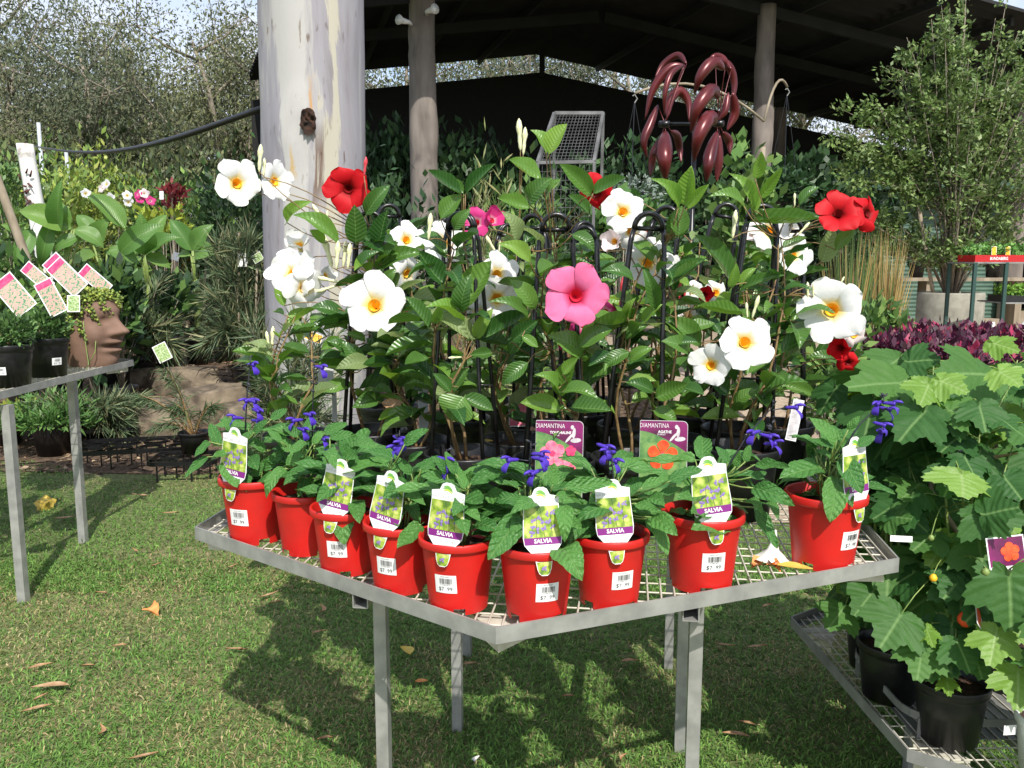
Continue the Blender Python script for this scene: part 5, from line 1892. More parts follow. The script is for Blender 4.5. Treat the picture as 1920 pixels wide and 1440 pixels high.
for (z, bx, by, tx, ty, wv, kind, pid, yy) in HAB:
    d = AB[pid]
    B = PY(*zp(z, bx, by), yy + .04)
    T = B.lerp(PY(*zp(z, tx, ty), yy - .03), .86)
    put_leaf(d['t'], d['base'], B, T, wv, kind)
    best = min((p for ax in d['axes'] for p in ax), key=lambda p: (p - (B - d['base'])).length)
    d['st'].tube(curve_pts(best, B - d['base'], .02, 4), .0017, 4)
for pid, d in AB.items():
    d['st'].build('stem', 'stem_green', d['t'], True)
# lantern shaped buds and orange bells
def bell(pid, px, py, yy, r, mt, nm):
    d = AB[pid]
    P = PY(px, py, yy)
    mb = MB()
    mb.lathe([(.1, 1.0), (.6, .7), (.95, .1), (.9, -.5), (.45, -1.0), (.1, -1.1)], 12)
    o = mb.build(nm, mt, d['t'], True)
    o.scale = (r, r, r)
    o.location = P - d['base']
    st = MB()
    best = min((p for ax in d['axes'] for p in ax), key=lambda p: (p - (P - d['base'])).length)
    st.tube(curve_pts(best, P - d['base'] + Vector((0, 0, r)), .03, 5), .0012, 4)
    st.build('flower_stalk', 'stem_green', d['t'], True)
bell('b1', 1750, 1083, 1.84, .009, 'yellow_throat', 'bud')
bell('b1', 1746, 1008, 1.86, .007, 'stem_green', 'bud')
bell('b1', 1848, 1072, 1.80, .009, 'stem_green', 'bud')
bell('b1', 1810, 1160, 1.86, .018, 'tag_orange', 'flower')
# bamboo stake
sk = MB()
a, b = PY(1744, 920, 2.1), PY(1768, 815, 2.1)
sk.tube([b - AB['b3']['base'], a - AB['b3']['base'], Vector((.02, -.02, .15))], .0075, 8)
sk.build('bamboo_stake', 'timber', AB['b3']['t'], True)
P = PY(1893, 1078, 1.80)
r_ = small_card('card with printed orange bells and name strip among the lobed leaves', P, .085, .085, (1, .05, .10), (-.1, .2, 1), 'tag_maroon')
q = MB()
M = frame((0, 0, 0), (1, .05, .10), (-.1, .2, 1))
flat(q, [(-.041, .002), (.041, .002), (.041, .020), (-.041, .020)], M, .0012)
q.build('name_strip', 'white_card', r_)
q = MB()
flat_text(q, 'Chinese Lantern', .0125, M, .0, .010, .0016, .0002, .85)
q.build('lettering', 'band_purple', r_)
q = MB()
petals_flat(q, .008, .05, .022, M, .0012, .4)
q.build('printed_flower', 'tag_orange', r_)
P = PY(1838, 1178, 1.80)
small_card('narrow pointed card with red bell print hanging at a slant among the lobed leaves', P, .035, .125, (.55, .2, -.75), (-.45, .1, .95), 'tag_orange', margin=.006)
P = PY(1690, 1016, 1.92)
small_card('white name strip with print behind the last salvia', P, .055, .014, (1, .1, -.08), (0, .2, 1), 'white_card', margin=.002)
P = PY(1893, 1378, 1.80)
small_card('small white price label on the black pot next to the white pot', P, .036, .022, (1, .3, -.12), (0, .1, 1), 'white_card')
# dead curled leaf resting on the foliage
fallen_leaf('large dry curled leaf caught on top of the lobed foliage', PY(1880, 868, 1.98), .15, .04, .6, 'dry_leaf')

# ------------------------------------------------------------------ left bench
a1 = math.radians(87.8)
pts = [Vector((-2.10, 3.35, 0))]
for k in range(5):
    a = a1 + math.radians(60) * k
    pts.append(pts[-1] + Vector((math.cos(a), math.sin(a), 0)) * 1.25)
L2 = pts
ax2 = Vector((math.sin(a1), -math.cos(a1), 0))
ay2 = Vector((math.cos(a1), math.sin(a1), 0))
c2 = sum(L2, Vector()) / 6
lp = []
for (x, y) in ((-2.10, 3.50), (-2.23, 4.28), (-3.2, 3.3), (-3.3, 4.8)):
    d = Vector((x, y, 0)) - c2
    lp.append((d.dot(ax2), d.dot(ay2)))
hex_bench('side_bench', 'galvanised mesh bench carrying the terracotta face planter', L2, .901, .922, .890, ax2, ay2, lp, [.75, .2], legw=.036)
LZ = .906

def bead_foliage(rng, pts, r, palette):
    """little round succulent leaves: octahedra"""
    n = len(pts)
    o = np.array([(1, 0, 0), (-1, 0, 0), (0, 1, 0), (0, -1, 0), (0, 0, 1), (0, 0, -1)], float)
    s = r * (.7 + .6 * rng.random((n, 1, 1)))
    V = (pts[:, None, :] + o[None] * s).reshape(-1, 3)
    f = np.array([(0, 2, 4), (2, 1, 4), (1, 3, 4), (3, 0, 4), (2, 0, 5), (1, 2, 5), (3, 1, 5), (0, 3, 5)])
    Q = (np.arange(n)[:, None, None] * 6 + f[None]).reshape(-1, 3)
    return V, Q, np.repeat(cpick(rng, n, palette, .2), 6, 0)

# face planter
fp = Vector((-2.225, 4.50, LZ))
t = thing('face_planter', 'terracotta head planter in profile with trailing succulent hair', 'planter', fp)
mb = MB()
NT, NZ = 72, 40
Hh = .285
def G(x, m, s):
    return math.exp(-((x - m) / s) ** 2)
for j in range(NZ + 1):
    zf = j / NZ
    z = zf * Hh
    for k in range(NT):
        a = 2 * math.pi * k / NT
        aa = (a + math.pi) % (2 * math.pi) - math.pi
        r = .098 + .022 * math.sin(zf * math.pi * .95) + .008 * zf
        front = G(aa, 0, .55)
        r += front * (.016 * G(zf, .08, .13) + .020 * G(zf, .84, .10))              # chin, brow
        n_ = G(aa, 0, .17)
        r += n_ * .062 * (G(zf, .52, .075) + .62 * G(zf, .63, .10))                  # nose
        r += G(abs(aa), .24, .10) * .020 * G(zf, .50, .05)                           # nostrils
        lip = G(aa, 0, .36)
        r += lip * (.034 * G(zf, .37, .035) + .030 * G(zf, .245, .04)) - G(aa, 0, .42) * .030 * G(zf, .305, .028)
        r += G(abs(aa), .75, .28) * .018 * G(zf, .47, .14)                           # cheeks
        r -= G(abs(aa), .42, .16) * .022 * G(zf, .70, .055)                          # eye hollows
        r += G(abs(aa), .42, .10) * .010 * G(zf, .70, .03)
        mb.v.append((r * math.cos(a), r * math.sin(a) * .92, z))
for j in range(NZ):
    for k in range(NT):
        mb.f.append((j * NT + k, j * NT + (k + 1) % NT, (j + 1) * NT + (k + 1) % NT, (j + 1) * NT + k))
mb.lathe([(.112, Hh), (.100, Hh - .002), (.095, Hh - .05)], NT)
o = mb.build('head', 'terracotta', t, True)
o.rotation_euler = (0, 0, math.radians(-14))
mb = MB()
mb.lathe([(.100, Hh - .03), (.05, Hh - .012), (.004, Hh - .008)], 24)
mb.build('soil', 'soil', t, True)
rng = np.random.default_rng(9)
P1, _ = ell(rng, 900, (0, 0, Hh + .012), (.128, .12, .045), .35)
P1[:, 2] = np.maximum(P1[:, 2], Hh - .03)
strands = []
for (a, ln) in ((-2.9, .20), (-2.5, .16), (-2.15, .26), (-2.0, .28), (-1.85, .22), (-1.55, .14), (-1.25, .19), (-.95, .12), (-.6, .10), (-.2, .08), (2.8, .15), (.5, .08)):
    n = int(ln * 260)
    s = np.linspace(0, 1, n)
    rr = .122 + .012 * np.sin(s * 5 + a)
    aa = a + .18 * np.sin(s * 4 + a * 3)
    strands.append(np.stack([rr * np.cos(aa), rr * np.sin(aa), Hh + .02 - s * ln], 1) + rng.normal(size=(n, 3)) * .006)
PP = np.vstack([P1] + strands)
V, Q, cc = bead_foliage(rng, PP, .0075, [(.30, .38, .06), (.22, .31, .06), (.38, .44, .10), (.16, .24, .05)])
o = put('trailing_succulent', np_mesh('trailing_succulent', V, Q, cc), 'foliage', t)
o['kind'] = 'stuff'
mb = MB()
mb.tube([(.03, -.118, .20), (.035, -.122, .10), (.045, -.128, .02), (.05, -.20, -.04)], .0022, 5)
mb.tube([(.075, -.10, .16), (.07, -.115, .07), (.045, -.128, .02)], .0020, 5)
mb.build('bare_trailing_stem', 'stem_green', t, True)

t.scale = (1.2, 1.2, 1.2)

def small_leaf_plant(t, base, n, cz, r, size, palette, wr=.5, seed=1, nm='foliage', up=.6, mt='foliage'):
    rg = np.random.default_rng(seed)
    P, d = ell(rg, n, cz, r, .25)
    D = d + rg.normal(size=(n, 3)) * .5 + np.array([0, 0, up])
    V, Q, cc = leaf_cloud(rg, P, D, size * (.6 + .8 * rg.random(n)), wr, cpick(rg, n, palette, .22), .12, np.array([[0, -.2, 1.]]), .6)
    return put(nm, np_mesh(nm, V, Q, cc), mt, t)

GRN = [(.07, .15, .04), (.10, .20, .05), (.05, .11, .03), (.13, .24, .07)]
for (x, y, sc_, lab, stick) in ((-2.215, 3.73, 1.0, 'small leafy plant in black pot with white price sticker on the side bench', -20), (-2.225, 4.06, 1.0, 'small leafy plant in black pot standing next to the face planter', 28)):
    base = Vector((x, y, LZ))
    t = thing('potted_small_plant', lab, 'potted plant', base, 'small leafy plants on the side bench')
    for nm, me in (('pot', BP_B), ('soil', BP_S)):
        put(nm, me, None, t).scale = (sc_,) * 3
    o = small_leaf_plant(t, base, 900, (0, 0, .235), (.115, .115, .075), .030, GRN, .5, 131 + stick)
    s = put('price_sticker', mb1, None, t)
    s.rotation_euler = (0, 0, math.radians(stick + 28))
    s.scale = (sc_ * 1.01,) * 3
    put('print', mb2, None, s)
    st = MB()
    for k in range(6):
        a = RND.uniform(0, 6)
        st.tube([(0, 0, .15), (math.cos(a) * .04, math.sin(a) * .04, .25)], .002, 4)
    st.build('stem', 'stem_brown', t)
for (x, y, zc, rr, lab, seed) in ((-2.75, 4.55, .30, (.22, .2, .16), 'pale green round leaved plant behind the small pots on the side bench', 51), (-2.95, 4.05, .24, (.16, .16, .12), 'low green plant in black pot at the back of the side bench', 52), (-2.50, 4.90, .20, (.13, .13, .09), 'small green plant in black pot behind the face planter', 53)):
    base = Vector((x, y, LZ))
    t = thing('potted_leafy_plant', lab, 'potted plant', base)
    for nm, me in (('pot', BP_B), ('soil', BP_S)):
        put(nm, me, None, t)
    small_leaf_plant(t, base, 420, (0, 0, zc), rr, .055, [(.14, .26, .05), (.10, .20, .05), (.20, .30, .07)], .8, seed)
for k, (x, y) in enumerate(((-2.55, 3.45), (-2.9, 3.6), (-2.6, 3.9), (-3.2, 4.2), (-2.85, 4.85), (-3.5, 4.5))):
    base = Vector((x, y, LZ))
    t = thing('potted_leafy_plant', 'green leafy plant in black pot filling the side bench', 'potted plant', base, 'leafy plants filling the side bench')
    for nm, me in (('pot', BP_B), ('soil', BP_S)):
        put(nm, me, None, t)
    small_leaf_plant(t, base, 420, (0, 0, .27), (.16, .16, .12), .05, GRN, .6, 260 + k)
# tags on black stakes
TG = [(52, 583, 3.78, .105, .20, (-.62, .1, .75), 'broad magenta headed tag with flower print over the stickered pot', (-2.21, 3.75)),
      (112, 588, 4.0, .085, .185, (-.45, .1, .86), 'magenta headed tag with lilac print standing between the two black pots', (-2.22, 4.06)),
      (152, 545, 4.35, .10, .215, (-.68, .1, .68), 'magenta headed tag with flower print above the head planter', (-2.30, 4.40)),
      (140, 532, 4.42, .10, .20, (-.68, .1, .68), 'magenta headed tag tucked behind its twin above the head planter', (-2.34, 4.46)),
      (203, 545, 4.62, .075, .20, (-.72, .1, .62), 'slanted narrow magenta headed tag above the succulent hair', (-2.40, 4.80)),
      (95, 540, 4.60, .07, .20, (-.72, .1, .62), 'faded slanted tag over the round leaved plant', (-2.70, 4.6))]
for (px, py, yy, w_, h_, up, lab, bs) in TG:
    P = PY(px, py, yy)
    upv = Vector(up)
    small_card(lab, P, w_, h_ * .93, (upv.z, .15, -upv.x), up, 'print_flowers', head='tag_magenta', stake=(bs[0], bs[1], LZ + .16), margin=.005)
P = PY(138, 585, 4.32)
small_card('white topped tag with green print stuck in the head planter', P, .062, .085, (1, .1, 0), (-.05, .15, 1), 'print_green', stake=(P.x, P.y + .05, LZ + .27), margin=.004)
t_ = small_card('white and green tag on a black stake among the rocks', PY(312, 676, 6.35), .105, .135, (.86, .1, .42), (-.42, .1, .86), 'print_green', stake=(-2.30, 6.25, .10), margin=.006)

# ------------------------------------------------------------------ big gum trunk
def log(mb, p0, p1, r0, r1, n=28, m=30, seed=0, lump=.03, knot=None):
    p0, p1 = Vector(p0), Vector(p1)
    v, f = [], []
    d = (p1 - p0)
    for j in range(m + 1):
        t = j / m
        c = p0 + d * t
        r = r0 + (r1 - r0) * t
        for k in range(n):
            a = 2 * math.pi * k / n
            q = noise.noise((math.cos(a) * 1.3 + seed, math.sin(a) * 1.3, c.z * .8)) * lump + noise.noise((math.cos(a) * 3 + seed, math.sin(a) * 3, c.z * 2.5)) * lump * .35
            rr = r * (1 + q)
            if knot:
                for (kz, ka, kr, kh) in knot:
                    da = (a - ka + math.pi) % (2 * math.pi) - math.pi
                    dd = math.hypot(da * r, c.z - kz) / kr
                    rr += kh * (math.exp(-(dd - .9) ** 2 * 5) - .8 * math.exp(-dd * dd * 5))
            v.append((c.x + rr * math.cos(a), c.y + rr * math.sin(a), c.z))
    for j in range(m):
        for k in range(n):
            f.append((j * n + k, j * n + (k + 1) % n, (j + 1) * n + (k + 1) % n, (j + 1) * n + k))
    f.append(tuple(range((m) * n, (m + 1) * n)))
    mb.add(v, f)

TY = 5.45
tb = PY(596, 640, TY)
tt = PY(584, 0, TY)
dx = (tt.x - tb.x) / (tt.z - tb.z)
base = Vector((tb.x - dx * tb.z, TY, 0))
root = thing('gum_tree', 'large pale smooth barked gum tree trunk with a dark knot hole behind the flowers', 'tree', base)
kz = PY(580, 236, TY - .3).z
mb = MB()
log(mb, (0, 0, -.05), (dx * 8.0, 0, 8.0), .335, .27, 40, 90, 1.3, .05, [(kz, -math.pi / 2 - .12, .11, .030)])
mb.build('trunk', 'gum_bark', root, True)
mat('knot_dark', (.006, .004, .003), (.05, .02, .008), 30, .9, 0, .8, .01)
kp = PY(578, 232, TY - .366) - base
mb = MB()
n_, m_ = 26, 7
for j in range(m_ + 1):
    for k in range(n_):
        a = 2 * math.pi * k / n_
        rr = (j / m_) * (1 + .22 * noise.noise((math.cos(a) * 2.5, math.sin(a) * 2.5, 4)))
        x = .046 * rr * math.cos(a)
        z = .078 * rr * math.sin(a) + .012
        d = .030 * noise.noise((x * 55, z * 55, 1)) + .014 - .012 * rr
        mb.v.append(kp + Vector((x, d, z)))
for j in range(m_):
    for k in range(n_):
        mb.f.append((j * n_ + k, j * n_ + (k + 1) % n_, (j + 1) * n_ + (k + 1) % n_, (j + 1) * n_ + k))
mb.build('knot', 'knot_dark', root, True)
rg = np.random.default_rng(77)
lim, cl = MB(), []
for k in range(9):
    a = k * 2.399
    e = Vector((dx * 8 + math.cos(a) * RND.uniform(1.0, 2.6), math.sin(a) * RND.uniform(1.0, 2.6), RND.uniform(8.4, 10.6)))
    s = Vector((dx * 7.6, 0, 7.4 + .05 * k))
    lim.tube([s, s.lerp(e, .5) + Vector((0, 0, .25)), e], [.10, .06, .02], 8)
    for m_ in range(5):
        cl.append(e + Vector((RND.uniform(-.6, .6), RND.uniform(-.6, .6), RND.uniform(-.4, .4))))
lim.build('limb', 'gum_bark', root, True)['kind'] = 'stuff'
C = np.repeat(np.array([tuple(c) for c in cl]), 90, 0) + rg.normal(size=(len(cl) * 90, 3)) * .30
D = rg.normal(size=C.shape) * .6 + np.array([0, 0, -.8])
GUM = [(.10, .125, .050), (.135, .155, .075), (.070, .095, .042), (.16, .165, .075)]
V, Q, cc = leaf_cloud(rg, C, D, rg.uniform(.10, .19, len(C)), .22, cpick(rg, len(C), GUM, .2), .1)
put('crown', np_mesh('crown', V, Q, cc), 'foliage_matte', root)

# ------------------------------------------------------------------ open shed
A_ = math.radians(15.2)
SU = Vector((math.cos(A_), math.sin(A_), 0))
SV = Vector((math.sin(A_), -math.cos(A_), 0))
SP0 = Vector((.658, 20, 0))
SLP = .1435

def sp(u, s, dz=0, z=None):
    p = SP0 + SU * u + SV * s
    p.z = (6.16 - SLP * abs(u) + dz) if z is None else z
    return p
so0 = sp(0, 4, z=.36)
shed = thing('open_shed', 'open sided shed with dark iron roof on log posts', 'shed', so0)
def hull(mb, pts):
    mb.add([p - so0 for p in pts], [(0, 1, 2, 3), (7, 6, 5, 4), (0, 4, 5, 1), (1, 5, 6, 2), (2, 6, 7, 3), (3, 7, 4, 0)])
for (u0, u1) in ((-6.3, 0), (0, 11)):
    n = 40
    # pleated iron sheet: ribs run down the slope
    mb = MB()
    m = 60
    v, f = [], []
    for j in range(m + 1):
        s = -.4 + (7.61 + .4) * j / m
        dz = .03 * (1 if j % 2 else -1)
        ul = u0 + (.115 * max(s, 0) if u0 < -1 else 0)
        for u in (ul, u1):
            v.append(sp(u, s, dz) - so0)
        for u in (ul, u1):
            v.append(sp(u, s, dz + .05) - so0)
    for j in range(m):
        a = j * 4
        f += [(a, a + 1, a + 5, a + 4), (a + 2, a + 6, a + 7, a + 3)]
    f += [(0, 2, 3, 1), (m * 4, m * 4 + 1, m * 4 + 3, m * 4 + 2)]
    mb.add(v, f)
    mb.build('roof_slope', 'roof_dark', shed)
for u in (-4.9, -4.0, -2.8, -1.4, 1.4, 2.8, 4.2, 5.6, 7.0, 8.4, 9.8):
    mb = MB()
    mb.bar(sp(u, -.2, -.11) - so0, sp(u, 7.4, -.11) - so0, .06, .12)
    mb.build('purlin', 'purlin', shed)
for s in (3.7, 5.8):
    for u0, u1 in ((-5.3, -.06), (.06, 10.6)):
        mb = MB()
        mb.bar(sp(u0, s, -.27) - so0, sp(u1, s, -.27) - so0, .08, .18)
        mb.build('rafter', 'roof_dark', shed)
# end wall of black cloth with the open strip under the roof
for u0, u1 in ((-6.3, 0), (0, 11)):
    mb = MB()
    a, b = sp(u0, 0, -.50), sp(u1, 0, -.50)
    hull(mb, [sp(u0, 0, z=.3), sp(u1, 0, z=.3), b, a] + [p + SV * -.04 for p in (sp(u0, 0, z=.3), sp(u1, 0, z=.3), b, a)])
    mb.build('end_wall', 'cloth_black', shed)
mb = MB()
hull(mb, [sp(11, 0, z=.3), sp(11, 7.3, z=.3), sp(11, 7.3, -.02), sp(11, 0, -.02)] + [p + SU * .05 for p in (sp(11, 0, z=.3), sp(11, 7.3, z=.3), sp(11, 7.3, -.02), sp(11, 0, -.02))])
mb.build('side_wall', 'cloth_black', shed)
mb = MB()
mb.bar(sp(0, .06, -.62) - so0, sp(0, .06, -.02) - so0, .17, .12, (1, 0, 0))
mb.build('king_post', 'roof_dark', shed)
mat('post_bark', (.13, .11, .095), (.25, .215, .185), 5, .85, 0, .4, .01, stretch=(1, 1, .25))
for (u, s, r) in ((-3.66, 5.8, .215), (2.15, 5.8, .17), (7.6, 5.8, .18), (-6.0, .2, .05), (-6.0, 3.0, .05), (6.0, .2, .16)):
    mb = MB()
    b0 = sp(u, s, z=.30) - so0
    b1 = sp(u, s, -.18) - so0
    if r > .1:
        kn = [(2.6 + .9 * math.sin(u), -1.2, .25, .02), (4.3, -2.6, .2, .02)]
        log(mb, b0, b1, r * 1.06, r * .9, 24, 44, u, .07, kn)
        mb.build('log_post', 'post_bark', shed, True)
    else:
        mb.tube([b0, b1], r, 10)
        mb.build('steel_post', 'pale_pipe', shed, True)
# two floodlights on the left post
for (px, py, sg) in ((752, 38, -1), (812, 18, 1)):
    P = PY(px, py, 13.0)
    mb = MB()
    mb.tube([P - so0, P - so0 + Vector((sg * -.10, .10, .0)), P - so0 + Vector((sg * -.13, .40, .02))], [.05, .03, .02], 8)
    mb.tube([P - so0 + Vector((sg * .03, -.04, .0)), P - so0], [.075, .05], 10)
    mb.build('floodlight', 'white_card', shed, True)

# green iron shed under the roof
def corr(mb, a, b, z0, z1, pitch=.076, amp=.012):
    a, b = Vector(a), Vector(b)
    nn = (b - a).normalized().cross(Vector((0, 0, 1)))
    rows = int((z1 - z0) / pitch * 4)
    v, f = [], []
    for j in range(rows + 1):
        z = z0 + (z1 - z0) * j / rows
        o = nn * amp * math.sin(j * math.pi / 2)
        v += [Vector((a.x, a.y, z)) + o, Vector((b.x, b.y, z)) + o]
    for j in range(rows):
        f.append((j * 2, j * 2 + 1, j * 2 + 3, j * 2 + 2))
    mb.add(v, f)
g0 = Vector((5.0, 15.9, .36))
t = thing('green_shed', 'small green corrugated iron shed standing inside the open shed', 'shed', g0)
mb = MB()
corr(mb, (0, 0, 0), (4.6, .7, 0), 0, 2.35)
mb.build('wall', 'green_iron', t, True)
mb = MB()
corr(mb, (0, 2.4, 0), (0, 0, 0), 0, 2.35)
mb.build('wall', 'green_iron', t, True)
mb = MB()
for j in range(24):
    x0, x1 = -.15 + j * .2, -.15 + (j + 1) * .2
    mb.add([(x0, -.15, 2.36), (x1, -.12, 2.36), (x1 - .4, 2.4, 3.15), (x0 - .4, 2.4, 3.15), ((x0 + x1) / 2, -.14, 2.40), ((x0 + x1) / 2 - .4, 2.4, 3.19)], [(0, 4, 5, 3), (4, 1, 2, 5)])
mb.build('roof', 'green_iron', t)

# ------------------------------------------------------------------ generic bush
def bush(name, label, group, x, y, zb, h, rx, n, size, wr, pal, seed, pot=None, cat='plant', up=.3, stems=9, zc=.62, rz=None, ry=None, mt='foliage', fr=.16, droop=.15, nrm=(0, -.15, 1.)):
    rg = np.random.default_rng(seed)
    base = Vector((x, y, zb))
    t = thing(name, label, cat, base, group)
    z0 = 0
    if pot:
        for nm, me in (('pot', BP_B), ('soil', BP_S)):
            put(nm, me, None, t).scale = (pot,) * 3
        z0 = .16 * pot
    rz = rz or h * (1 - zc) * 1.05
    ry = ry or rx
    ends, _ = ell(rg, stems * 4, (0, 0, h * zc), (rx, ry, rz), .35)
    ends[:, 2] = np.maximum(ends[:, 2], z0 + .06 * h)
    st = MB()
    for e in ends[:stems * 2]:
        e = Vector(e)
        st.tube([(0, 0, z0), (e.x * .35, e.y * .35, z0 + (e.z - z0) * .5), e], [.006 + .004 * min(h, 1), .004 + .003 * min(h, 1), .002], 5)
    st.build('stem', 'twig', t, True)
    C = ends[rg.integers(0, len(ends), n)] + rg.normal(size=(n, 3)) * fr * np.array([rx, ry, rz * 1.1])
    C[:, 2] = np.maximum(C[:, 2], z0 + .02)
    D = unit(C - np.array([0, 0, h * zc * .7])) + rg.normal(size=(n, 3)) * .6 + np.array([0, 0, up])
    V, Q, cc = leaf_cloud(rg, C, D, size * (.6 + .8 * rg.random(n)), wr, cpick(rg, n, pal, .22), droop, np.array([nrm]), .55)
    put('foliage', np_mesh('foliage', V, Q, cc), mt, t)
    return t

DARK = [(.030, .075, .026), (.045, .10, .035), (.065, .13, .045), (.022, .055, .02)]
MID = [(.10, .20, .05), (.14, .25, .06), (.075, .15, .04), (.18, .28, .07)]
LIME = [(.28, .36, .06), (.22, .33, .06), (.16, .25, .05), (.36, .40, .09)]
OLIV = [(.13, .16, .06), (.10, .13, .05), (.17, .19, .08), (.07, .10, .04)]
RED = [(.22, .025, .03), (.15, .02, .03), (.30, .05, .05)]
PURP = [(.085, .020, .048), (.14, .028, .070), (.055, .018, .036), (.30, .028, .075), (.15, .075, .09), (.10, .022, .055)]
G_ = lambda x, y: float(terr(x, y))

def bush_px(name, label, group, px, y, py_top, wpx, n, size, wr, pal, seed, pot=None, base_py=None, **kw):
    P = PY(px, py_top, y)
    zb = G_(P.x, y) if base_py is None else PY(px, base_py, y).z
    return bush(name, label, group, P.x, y, zb, P.z - zb, wpx * y / F_PX / 2, n, size, wr, pal, seed, pot, **kw)

# shaded shrubs behind the bench
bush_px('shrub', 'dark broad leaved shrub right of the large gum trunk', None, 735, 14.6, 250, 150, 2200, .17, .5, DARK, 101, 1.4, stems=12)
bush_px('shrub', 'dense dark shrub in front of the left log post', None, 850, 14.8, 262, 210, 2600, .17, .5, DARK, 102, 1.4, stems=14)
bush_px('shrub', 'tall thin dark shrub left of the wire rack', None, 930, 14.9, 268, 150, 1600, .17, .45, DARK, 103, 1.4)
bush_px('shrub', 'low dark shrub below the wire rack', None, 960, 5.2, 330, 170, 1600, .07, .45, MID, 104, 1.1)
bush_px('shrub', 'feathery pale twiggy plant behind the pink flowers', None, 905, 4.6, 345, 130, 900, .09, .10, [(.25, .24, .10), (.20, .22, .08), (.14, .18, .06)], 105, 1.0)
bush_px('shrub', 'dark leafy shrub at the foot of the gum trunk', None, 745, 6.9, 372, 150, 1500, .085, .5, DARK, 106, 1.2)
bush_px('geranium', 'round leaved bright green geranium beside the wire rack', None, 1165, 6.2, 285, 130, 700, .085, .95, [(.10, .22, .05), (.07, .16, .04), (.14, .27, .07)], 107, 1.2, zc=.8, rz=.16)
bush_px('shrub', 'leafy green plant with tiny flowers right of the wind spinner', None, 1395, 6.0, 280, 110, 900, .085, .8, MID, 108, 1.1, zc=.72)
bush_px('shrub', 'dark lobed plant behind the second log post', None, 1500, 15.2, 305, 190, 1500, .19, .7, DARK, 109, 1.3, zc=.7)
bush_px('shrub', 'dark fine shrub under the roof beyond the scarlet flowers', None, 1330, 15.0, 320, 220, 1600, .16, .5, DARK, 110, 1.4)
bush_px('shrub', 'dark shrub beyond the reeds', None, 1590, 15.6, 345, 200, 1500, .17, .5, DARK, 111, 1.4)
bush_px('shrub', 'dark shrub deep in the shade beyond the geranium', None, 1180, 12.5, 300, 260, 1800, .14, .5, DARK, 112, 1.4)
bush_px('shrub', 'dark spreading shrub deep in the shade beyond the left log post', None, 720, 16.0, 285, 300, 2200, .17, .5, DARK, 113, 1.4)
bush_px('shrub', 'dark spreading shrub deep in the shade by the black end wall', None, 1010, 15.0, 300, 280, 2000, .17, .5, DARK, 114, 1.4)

# hanging baskets on curved brackets
def basket(label, hx, hy, y, bx_drop, pal, seed, leaf=.06, wr=.8, trail=.3):
    Hk = PY(hx, hy, y)
    t = thing('hanging_basket', label, 'hanging basket', Hk - Vector((0, 0, bx_drop)))
    mb = MB()
    mb.lathe([(.02, -.13), (.09, -.12), (.15, 0), (.155, .01), (.145, 0), (.08, -.10)], 20)
    mb.build('bowl', 'black_pot', t, True)
    for k in range(3):
        a = k * 2.094 + .3
        q = MB()
        q.tube([(.15 * math.cos(a), .15 * math.sin(a), 0), (0, 0, bx_drop - .04)], .003, 5)
        q.build('chain', 'black_plastic', t)
    q = MB()
    q.tube([(0, 0, bx_drop - .05), (.02, 0, bx_drop - .02), (0, 0, bx_drop + .01), (-.015, 0, bx_drop)], .005, 6)
    q.build('hook', 'galv_dull', t)
    rg = np.random.default_rng(seed)
    n = 700
    P, d = ell(rg, n, (0, 0, .03), (.24, .22, .12), .3)
    k = rg.random(n) < trail
    P[k, 2] -= rg.random(k.sum()) * .38
    V, Q, cc = leaf_cloud(rg, P, d + rg.normal(size=(n, 3)) * .5, leaf * (.6 + .7 * rg.random(n)), wr, cpick(rg, n, pal, .2), .1, np.array([[0, -.2, 1.]]), .5)
    put('foliage', np_mesh('foliage', V, Q, cc), 'foliage', t)
    return Hk
SILV = [(.22, .27, .22), (.16, .22, .17), (.28, .33, .28)]
h1 = basket('hanging basket of silvery trailing foliage left of the wind spinner', 1190, 180, 6.6, .72, SILV, 201, .035, .9, .6)
h2 = basket('hanging basket of dark green foliage right of the log post', 1476, 168, 7.2, .80, DARK, 202, .07, .8, .35)
t = thing('hanger_stand', 'bare timber pole with curved cane arms holding the hanging baskets', 'stand', (2.0, 7.0, G_(2.0, 7.0)))
for (e, nm) in ((h1, 'arm'), (h2, 'arm')):
    q = MB()
    o = Vector(t.location)
    s = Vector((2.0, 7.0, 2.55))
    q.tube(curve_pts(s - o, e - o + Vector((0, 0, .02)), .16, 8), .010, 7)
    q.build(nm, 'timber', t, True)
q = MB()
q.tube([(0, 0, -.05), (0, 0, 2.25)], .022, 8)
q.build('pole', 'timber', t, True)

# wire rack
yb = 5.9
c_ = [PY(1040, 212, yb + .22), PY(1131, 212, yb + .22), PY(1114, 303, yb), PY(1008, 305, yb)]
o0 = Vector(((c_[2].x + c_[3].x) / 2, yb + .1, G_(1, yb)))
t = thing('wire_rack', 'galvanised wire mesh display rack with tilted top panel', 'rack', o0)
for i in range(4):
    q = MB()
    q.bar(c_[i] - o0, c_[(i + 1) % 4] - o0, .022)
    q.build('frame_bar', 'rack_grey', t)
def meshpanel(cs, nx, ny, nm):
    q = MB()
    for i in range(1, nx):
        q.tube([cs[0].lerp(cs[1], i / nx) - o0, cs[3].lerp(cs[2], i / nx) - o0], .0016, 4, False)
    for i in range(1, ny):
        q.tube([cs[0].lerp(cs[3], i / ny) - o0, cs[1].lerp(cs[2], i / ny) - o0], .0016, 4, False)
    q.build(nm, 'rack_grey', t)['kind'] = 'stuff'
meshpanel(c_, 15, 16, 'mesh_panel')
low = [c_[3], c_[2], Vector((c_[2].x, yb, .55)), Vector((c_[3].x, yb, .55))]
meshpanel(low, 12, 26, 'mesh_panel')
